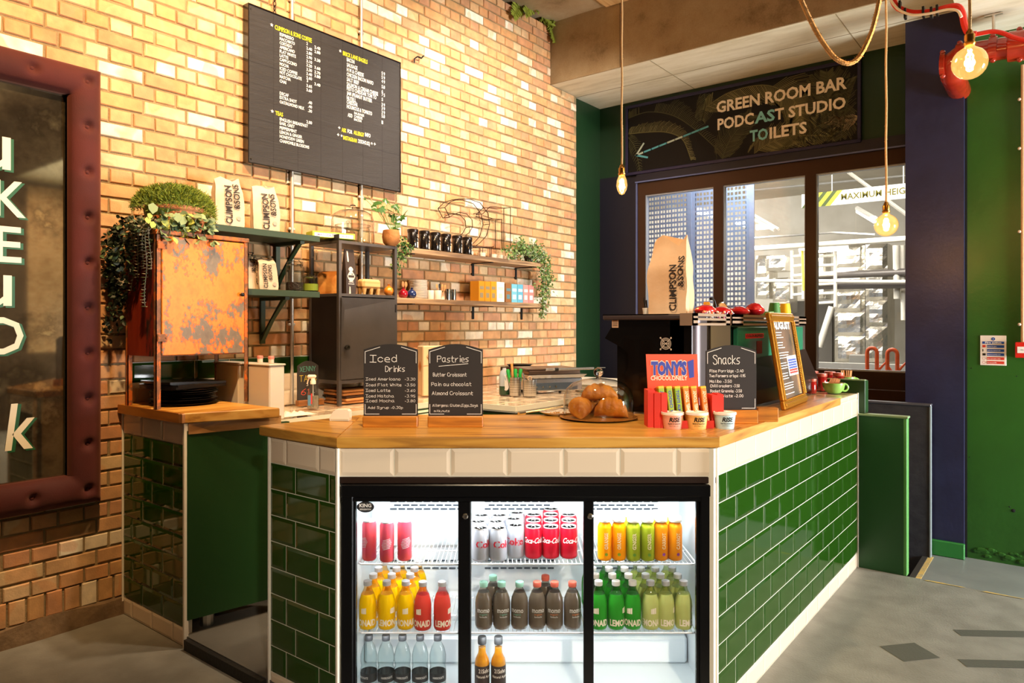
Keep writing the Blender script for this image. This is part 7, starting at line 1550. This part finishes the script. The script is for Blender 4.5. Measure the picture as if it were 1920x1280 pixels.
for k, (dx, tl, l_, lab) in enumerate(((-.012, -.22, .15, 'steel utensil handle leaning left in the right pot'), (.0, -.32, .155, 'flat steel tong arm crossing the right pot'))):
    g = G(); g.box(-.004, .004, -.001, .001, 0, l_, b=.0008); o = g.obj('utensil', STEEL); o.location = tuple(Vector((p.x, p.y, .975))+CR*dx-CF*.03); o.rotation_euler = (0, tl, YAW); tag(o, lab, 'utensil')
g = G(); g.tube([(.013*math.cos(2*PI*i/16), 0, .118+.013*math.sin(2*PI*i/16)) for i in range(16)], .0045, 6, closed=True); o = g.obj('peeler_ring', mat('pale_wood', 'c9a27c', .5), smooth=True); o.location = p; o.rotation_euler = (0, 0, YAW); tag(o, 'pale ring-shaped handle at the rim of the right pot', 'utensil')
# contact grill
p = onZ(1022, 741, .9625); t = thing('contact_grill', 'stainless steel contact grill at the end of the back counter', 'grill', (p.x-.16, p.y+.02, .9625), YAW+.35); GS = mat('grill_steel', 'b9bfc8', .22, .95, bump=.04, bs=80); GB_ = mat('grill_side', '6a5444', .3, .8)
Lg = .42; D_ = .36
g = G(); g.box(0, Lg, 0, D_, .014, .105, b=.006); g.obj('base', GS, t); g = G(); g.box(.012, Lg-.04, -.003, 0, .022, .072, b=.001); fp = g.obj('control_panel', mat('panel_blue', '6f8298', .2, .8), t); g = G(); [g.ring([(.007, 0), (.006, .010)], 12, M=Matrix.Translation((.06+.05*k, -.003, .045)) @ Matrix.Rotation(PI/2, 4, 'X')) for k in range(4)]; g.obj('dial', CHROME, fp)
g = G(); g.add([(0, 0, .105), (Lg, 0, .105), (Lg+.03, -.02, .13), (0, -.02, .13), (0, D_, .105), (Lg, D_, .105), (Lg+.03, D_, .13), (0, D_, .13)], [(0, 1, 2, 3), (4, 7, 6, 5), (3, 2, 6, 7), (1, 5, 6, 2), (0, 3, 7, 4)]); g.obj('drip_tray', GS, t)
g = G(); g.box(.01, Lg-.01, .01, D_-.02, .13, .158, b=.004); g.box(-.0, Lg, .02, D_, .158, .172, b=.005); g.obj('lid', [GB_, GS], t); g = G(); g.tube([(.12, -.03, .168), (Lg+.07, -.045, .172)], .009, 10); g.obj('handle', GS, t, True); g = G(); g.tube([(.19, -.035, .169), (.215, -.035, .169)], .012, 10); g.box(.195, .21, -.03, .04, .155, .172); g.obj('handle_joint', BLACK, t)
g = G(); [g.ring([(.012, 0), (.010, .014)], 10, c=(x, y, 0)) for x in (.03, Lg-.03) for y in (.03, D_-.03)]; g.obj('foot', BLACK, t)
g = G(); g.tube([(0, 0, 0), CR*.30], .004, 6); o = g.obj('shelf_edge_rail', GALV); a_ = onY(1105, 689, 6.2); o.location = a_; tag(o, 'thin metal edge rail below the navy wall, behind the dome', 'rail')
# round dark pan behind the grill
q = onZ(985, 735, .9625); g = G(); g.ring([(.08, 0), (.10, .015), (.105, .018), (.08, .006)], 30); o = g.obj('pan_lid', TRAY, smooth=True); o.location = (q.x-.32, q.y+.35, 1.12); 
g = G(); g.box(-.10, .10, -.12, .12, 0, .157, b=.006); o2 = g.obj('appliance_box', mat('appliance_dark', '3a2c24', .4, .4)); o2.location = (q.x-.32, q.y+.35, .9625); tag(o2, 'dark low appliance behind the cutlery pots', 'appliance'); tag(o, 'round dark lid lying on the appliance behind the pots', 'lid')
# ================================================================== signs, lamps, pipes
sgn = thing('direction_sign', 'long dark palm-leaf sign pointing to bar, studio and toilets, above the window', 'sign', (-3.459, YB-.03, 2.92))
Ws, Hs = 2.145, .688; NF = mat('sign_frame_navy', '1d1a3c', .4)
g = G(); g.box(0, Ws, 0, .028, 0, Hs); g.obj('sign_panel', mat('sign_dark', '0a0807', .5, spec=.25), sgn)
for nm, (a, b, c, d) in enumerate(((0, Ws, 0, .028), (0, Ws, Hs-.028, Hs), (0, .028, .028, Hs-.028), (Ws-.028, Ws, .028, Hs-.028))): g = G(); g.box(a, b, -.012, .0, c, d, b=.003); g.obj('frame_rail', NF, sgn)
g = G(); r = random.Random(71)
def sp(px, py): p = onY(px, py, YB-.03); return Vector((p.x+3.459, 0, p.z-2.92))
def inside(v): return .03 < v.x < Ws-.03 and .03 < v.z < Hs-.03
def frond(pts, ln, n, side, mi=0, bend=.6, w=.006):
    P_ = [sp(*p) for p in pts]; m = len(P_)-1
    def at_(u): k = min(int(u*m), m-1); t = u*m-k; a, b, c, d = P_[max(k-1, 0)], P_[k], P_[k+1], P_[min(k+2, m)]; return .5*((2*b)+(c-a)*t+(2*a-5*b+4*c-d)*t*t+(3*b-a-3*c+d)*t**3)
    prev = None; Nn = Vector((0, -1, 0))
    for i in range(31):
        q = at_(i/30.0001)+Vector((0, -.0010, 0))
        if prev is not None and inside(q) and inside(prev): seg(g, prev, q, .008, Nn, mi)
        prev = q
    for i in range(n):
        u = (i+.5)/n*.999; q = at_(u); d = (at_(min(u+.02, .9999))-at_(max(u-.02, 0))).normalized()
        for s in side:
            nrm = Vector((-d.z, 0, d.x))*s; L_ = ln*(.45+.55*math.sin(PI*min(u*1.1+.08, 1)))*r.uniform(.85, 1.05)
            a = q+Vector((0, -.0006, 0)); b = a+(nrm*.75+d*bend)*L_*.55; c = b+(nrm*.55+d*(bend+.25))*L_*.5
            for s0, s1, ww in ((a, b, w), (b, c, w*.6)):
                if inside(s0) and inside(s1): seg(g, s0, s1, ww, Nn, mi+(r.random() < .4))
frond([(1178, 222), (1215, 210), (1260, 216), (1300, 240), (1345, 280)], .22, 70, (1,), 0, .1)
frond([(1175, 252), (1210, 248), (1250, 248), (1280, 262), (1296, 300)], .15, 60, (1,), 2, .25)
frond([(1175, 255), (1190, 275), (1200, 320)], .10, 18, (-1, 1), 0, .4)
frond([(1318, 205), (1370, 172), (1440, 160), (1490, 190), (1500, 230), (1480, 290)], .30, 110, (-1, 1), 2, .55)
frond([(1320, 168), (1322, 200), (1316, 225)], .14, 22, (-1, 1), 0, .4)
frond([(1610, 135), (1590, 190), (1575, 270)], .22, 55, (-1, 1), 0, .5); frond([(1520, 290), (1550, 200), (1550, 130)], .30, 70, (-1, 1), 0, .5)
frond([(1400, 300), (1440, 270), (1490, 255), (1560, 255)], .20, 50, (-1, 1), 2, .6); frond([(1608, 218), (1580, 230), (1555, 225)], .10, 22, (-1, 1), 4, .5); frond([(1350, 310), (1370, 260), (1410, 215)], .2, 40, (-1, 1), 0, .5)
g.obj('palm_print', [mat('palm_dim', '3a3b1c', .5), mat('palm_dim2', '4a4a28', .5), mat('palm_mid', '5e5a32', .5), mat('palm_mid2', '7a7448', .5), mat('palm_pale', '8f8468', .5), mat('palm_pale2', 'a89878', .5)], sgn)
g = G(); 
def sl(s, px0, pyb, px1, hpx, mi=0):
    a, b = sp(px0, pyb), sp(px1, pyb); h = (sp(px0, pyb-hpx)-sp(px0, pyb)).z
    write(g, s, (a.x, -.0022, a.z), UX, UZ, h, b.x-a.x, .045, mi)
def sz(s, pz, px0, px1, hpx, mi=0):
    base = sp(*pz); a, b = sp(px0, pz[1]), sp(px1, pz[1]); h = (sp(px0, pz[1]-hpx)-sp(px0, pz[1])).z
    write(g, s, (a.x, -.0022, base.z), UX, UZ, h, b.x-a.x, .03, mi)
sz('GREEN ROOM BAR', (1343.6, 211.5), 1343.6, 1588, 20); r2 = (1345.5, 243.5)
sz('PODC', r2, 1345.5, 1413.5, 20); sz('AS', r2, 1415, 1453, 20, 1); sz('T', r2, 1453, 1470, 20); sz('STUDIO', r2, 1478.5, 1586, 20); r3 = (1406, 265.5)
sz('TO', r3, 1406, 1440, 20, 1); sz('ILETS', r3, 1443, 1513, 20)
g.obj('lettering', [mat('sign_cream', 'e9ddc8', .5), mat('sign_cyan', '79bfc6', .5)], sgn)
g = G(); Nn = Vector((0, -1, 0)); o_ = Vector((0, -.0024, 0)); A, B = sp(1193, 291)+o_, sp(1328, 237)+o_
n = 9
for i in range(n): seg(g, A.lerp(B, i/n), A.lerp(B, (i+.96)/n), .017, Nn, 0 if i not in (0, 4, 5) else 1)
seg(g, A, sp(1207, 269)+o_, .017, Nn, 1); seg(g, A, sp(1214, 295)+o_, .018, Nn, 0)
g.obj('arrow', [mat('arrow_teal', '4f9aa6', .5), mat('arrow_pale', 'a9b8aa', .5)], sgn)

# --- hanging lamps on ropes
ROPE = mat('jute_rope', 'dcb27a', .9, bump=.5, bs=150, aniso=(1, 1, 1))
FIL = mat('filament', 'ffb040', .5, emit='ffa850', es=110)
BULB = thin_glass('amber_bulb', (1, .84, .56, 1), 1.8, glow=((1, .55, .16, 1), .45))
def fuzz(g, pts, n, r, seed):
    q = random.Random(seed)
    for i in range(n):
        u = q.random()*(len(pts)-1); k = min(int(u), len(pts)-2); o = Vector(pts[k]).lerp(Vector(pts[k+1]), u-k); d = rv(q).normalized()*r*q.uniform(1.5, 3); g.add([o, o+d, o+d*.6+Vector((0, 0, .003))], [(0, 1, 2)])
def pendant(px, py_top_of_cap, py_c, D, kind, lab, rr, topz, power):
    c = onD(px, py_c, D); t = thing('pendant_lamp', lab, 'lamp', tuple(c)); ct_ = (onD(px, py_top_of_cap, D)-c).z
    r_ = rr
    if kind == 'globe': prof = [(.001, -r_)]+[(r_*math.sin(a), -r_*math.cos(a)) for a in [PI*i/12 for i in range(1, 10)]]+[(.020, r_*.96), (.015, r_*1.12), (.014, r_*1.25)]
    else: prof = [(.001, -.058), (.014, -.052), (.026, -.030), (.031, -.005), (.027, .025), (.018, .048), (.014, .062)]
    top = prof[-1][1]; g = G(); g.ring(prof, 28, cap0=False, cap1=False); g.obj('glass_bulb', BULB, t, True)
    g = G()
    for k in range(4):
        a = PI/2*k; g.tube([(.004*math.cos(a), .004*math.sin(a), top*.5), (.011*math.cos(a), .011*math.sin(a), top*.35), (.011*math.cos(a+.6), .011*math.sin(a+.6), -top*.35), (.004*math.cos(a), .004*math.sin(a), -top*.4)], .0030, 6)
    g.obj('filament', FIL, t)
    g = G(); g.ring([(.016, top-.012), (.020, top-.006), (.021, top), (.017, top+.004), (.0185, top+.010), (.0185, top+.030), (.014, top+.034), (.011, top+.045), (.006, top+.052)], 20); g.obj('lamp_holder', BRASS, t, True)
    pts = [(math.sin(i*1.3)*.0015, 0, top+.05+(topz-c.z-top-.05)*i/24) for i in range(25)]
    g = G(); g.tube(pts, .0058 if kind != 'globe2' else .007, 8); fuzz(g, pts, 160, .004, int(px)); g.obj('rope', ROPE, t)
    lamp('POINT', tuple(c), None, power, (1, .60, .26), .02, name='bulb_light')
pendant(1166, 320, 346, 4.0, 'teardrop', 'small teardrop filament bulb on a rope in front of the direction sign', .031, 4.2, 22)
pendant(1661.5, 395, 422, 3.9, 'globe', 'globe filament bulb on a rope in front of the window', .061, 4.2, 16)
pendant(1818, 70, 118, 2.75, 'globe', 'large globe filament bulb at the top right near the red pipe', .062, 3.9, 26)
# looped rope
pts = []
for px, py in ((1500, -6), (1512, 22), (1532, 62), (1556, 98), (1572, 113), (1590, 119), (1606, 112), (1620, 92), (1634, 60), (1643, 28), (1650, -6)): pts.append(onD(px, py, 2.9))
sm = []
for k in range(len(pts)-1):
    a, b, c, d = pts[max(k-1, 0)], pts[k], pts[k+1], pts[min(k+2, len(pts)-1)]
    for j in range(5): t_ = j/5; sm.append(.5*((2*b)+(c-a)*t_+(2*a-5*b+4*c-d)*t_*t_+(3*b-a-3*c+d)*t_**3))
sm.append(pts[-1]); up0, up1 = sm[0].copy(), sm[-1].copy(); sm = [Vector((up0.x-.06, up0.y, 4.2))]+sm+[Vector((up1.x+.03, up1.y, 4.2))]
g = G(); g.tube(sm, .0095, 8); fuzz(g, sm, 900, .006, 5); tag(g.obj('looped_rope', ROPE), 'thick jute rope hanging in a loop from the ceiling', 'rope')
# --- red sprinkler pipe, cables and conduit at the top right
RP = mat('red_oxide_pipe', 'b2331c', .22, coat=.6, col2='8f2412', vs=8)
t = thing('sprinkler_pipe', 'thick glossy red pipe with flanged couplings crossing the column top', 'pipe', (0, 0, 0)); Yp = 5.55
A, B, Cc, Dd = onY(1786, 138, Yp), onY(1778, 118, Yp), onY(1802, 104, Yp), onY(2000, 74, Yp)
pr = .070
g = G(); g.tube([Vector((A.x, 5.95, A.z-.02)), Vector((A.x, Yp+.18, A.z-.015)), Vector((A.x-.01, Yp+.06, A.z+.01)), Vector((B.x+.01, Yp, B.z)), Vector((Cc.x, Yp-.01, Cc.z)), onY(1840, 97, Yp), Dd], pr, 20); g.obj('pipe_run', RP, t, True)
for px, py, rr, ln in ((1800, 105, 1.12, .05), (1862, 92, 1.1, .05), (1912, 85, 1.35, .13), (1768, 122, 1.12, .03)):
    a = onY(px, py, Yp); b = onY(px+10, py-1.5, Yp); d = (b-a).normalized()*ln/2; g = G(); g.tube([a-d, a-d*.9, a+d*.9, a+d], [pr*rr*.9, pr*rr, pr*rr, pr*rr*.9], 20); g.sphere(a+UZ*pr*rr+Vector((0, -.02, 0)), .018, 8, 6); g.sphere(a-UZ*pr*rr+Vector((0, -.02, 0)), .018, 8, 6); g.obj('coupling', RP, t, True)
a = onY(1863, 76, Yp); g = G(); g.tube([a, Vector((a.x, a.y, 3.46))], .009, 8); g.box(a.x-.05, a.x+.05, a.y-.01, a.y+.01, 3.445, 3.455); g.obj('hanger_rod', GALV, t)
REDC = mat('red_cable', 'd8281c', .35)
def cable(pts, Y, r_, m, lab):
    P_ = [onY(px, py, Y) for px, py in pts]; s_ = []
    for k in range(len(P_)-1):
        a, b, c, d = P_[max(k-1, 0)], P_[k], P_[k+1], P_[min(k+2, len(P_)-1)]
        for j in range(4): u = j/4; s_.append(.5*((2*b)+(c-a)*u+(2*a-5*b+4*c-d)*u*u+(3*b-a-3*c+d)*u**3))
    s_.append(P_[-1]); g = G(); g.tube(s_, r_, 8); tag(g.obj('cable', m, smooth=True), lab, 'cable')
cable([(1672, -8), (1678, 8), (1690, 18), (1712, 24), (1745, 22), (1775, 14), (1795, 12), (1804, 24), (1808, 45), (1816, 62), (1830, 64)], 4.6, .017, REDC, 'thick red cable curving over the beam to the column')
cable([(1666, -8), (1674, 6), (1688, 20), (1712, 28), (1745, 25), (1775, 18), (1795, 20), (1803, 32)], 4.57, .007, mat('white_cable', 'eadfce', .4), 'thin white cable clipped under the red cable')
cable([(1816, 66), (1836, 63), (1860, 59), (1880, 62), (1900, 70), (1925, 76)], 5.4, .014, REDC, 'red cable running on above the red pipe')
g = G()
for px, py in ((1687, 11), (1697, 25), (1731, 22), (1746, 23), (1757, 19)): p = onY(px, py, 4.58); g.box(p.x-.006, p.x+.006, p.y-.01, p.y+.03, p.z-.028, p.z+.028)
tag(g.obj('cable_ties', BLACK), 'black ties holding the red and white cables', 'cable ties', kind='stuff')
t = thing('wall_conduit', 'upright cream conduit with round clips at the right edge of the green wall', 'pipe', tuple(onY(1918, 645, YL+.045))); L0 = Vector(t.location)
g = G(); g.tube([(0, 0, 0), (0, 0, 3.2-L0.z)], .012, 10); g.obj('tube', mat('conduit_cream', 'd9b490', .4, .2), t, True)
for py in (186, 278, 434, 608): p = onY(1915, py, YL+.045)-L0; g = G(); g.sphere((-.018, -.002, p.z), .012, 10, 6); g.box(-.02, .014, -.004, .008, p.z-.008, p.z+.008); g.obj('clip', mat('clip_pale', 'f0dcc8', .4, .3), t, True)
p = onY(1904, 670, YL+.058); t = thing('fire_call_point', 'red fire alarm call point at the right edge of the wall', 'alarm', (p.x, YL+.06, p.z)); g = G(); g.box(0, .095, -.045, 0, 0, .105, b=.004); g.obj('box', mat('alarm_red', 'd8261a', .35), t); g = G(); g.box(.012, .083, -.047, -.045, .032, .075, b=.001); g.obj('window_plate', WHITE, t); g = G(); g.box(.03, .044, -.048, -.047, .052, .055); g.ring([(.005, 0), (.005, .001)], 10, M=Matrix.Translation((.055, -.047, .053)) @ Matrix.Rotation(PI/2, 4, 'X')); g.obj('mark', BLACK, t)
p = onY(1838, 684, YL+.058); t = thing('fire_action_notice', 'white fire action notice with blue and red lines on the green wall', 'notice', (p.x, YL+.0585, p.z)); q = onY(1887, 629, YL+.058); w_, h_ = q.x-p.x, q.z-p.z
g = G(); g.box(0, w_, -.003, 0, 0, h_, b=.001); g.obj('plate', mat('notice_white', 'f4e8dc', .4), t)
g = G(); BL, RD = 0, 1
g.box(w_*.08, w_*.92, -.004, -.003, h_*.72, h_*.80, 0)
for k, c in enumerate((0, 0, 0, 1, 1)): g.box(w_*.26, w_*.92, -.004, -.003, h_*(.59-.135*k), h_*(.68-.135*k), c)
g.ring([(w_*.075, 0), (w_*.075, .001)], 16, M=Matrix.Translation((w_*.5, -.003, h_*.885)) @ Matrix.Rotation(PI/2, 4, 'X')); g.box(w_*.085, w_*.21, -.004, -.003, h_*.6, h_*.68, 1); g.box(w_*.09, w_*.12, -.004, -.003, h_*.46, h_*.54, 2); g.box(w_*.09, w_*.21, -.004, -.003, h_*.325, h_*.40, 2)
for k in (3, 4): g.ring([(w_*.055, 0), (w_*.065, 0)], 14, 1, cap0=False, cap1=False, M=Matrix.Translation((w_*.145, -.0036, h_*(.635-.135*k))) @ Matrix.Rotation(PI/2, 4, 'X'))
g.obj('print', [mat('print_fire_blue', '1c4fa8', .5), mat('print_fire_red', 'd43a26', .5), BLACK], t)
g = G(); write(g, 'Fire action', (w_*.5, -.0045, h_*.738), UX, UZ, h_*.05, w_*.62, .04, align=1)
for k, s in enumerate(('Break the glass', 'Leave by nearest exit', 'Report to assembly point', 'Do not take risks', 'Do not use lifts')): write(g, s, (w_*.28, -.0045, h_*(.618-.135*k)), UX, UZ, h_*.03, w_*(.35 if k in (0, 4) else .5), .02)
g.box(w_*.49, w_*.51, -.0052, -.0045, h_*.865, h_*.905); g.obj('lettering', WHITE, t)
print('objects', len(bpy.data.objects), 'tris approx', sum(len(m.polygons) for m in bpy.data.meshes))
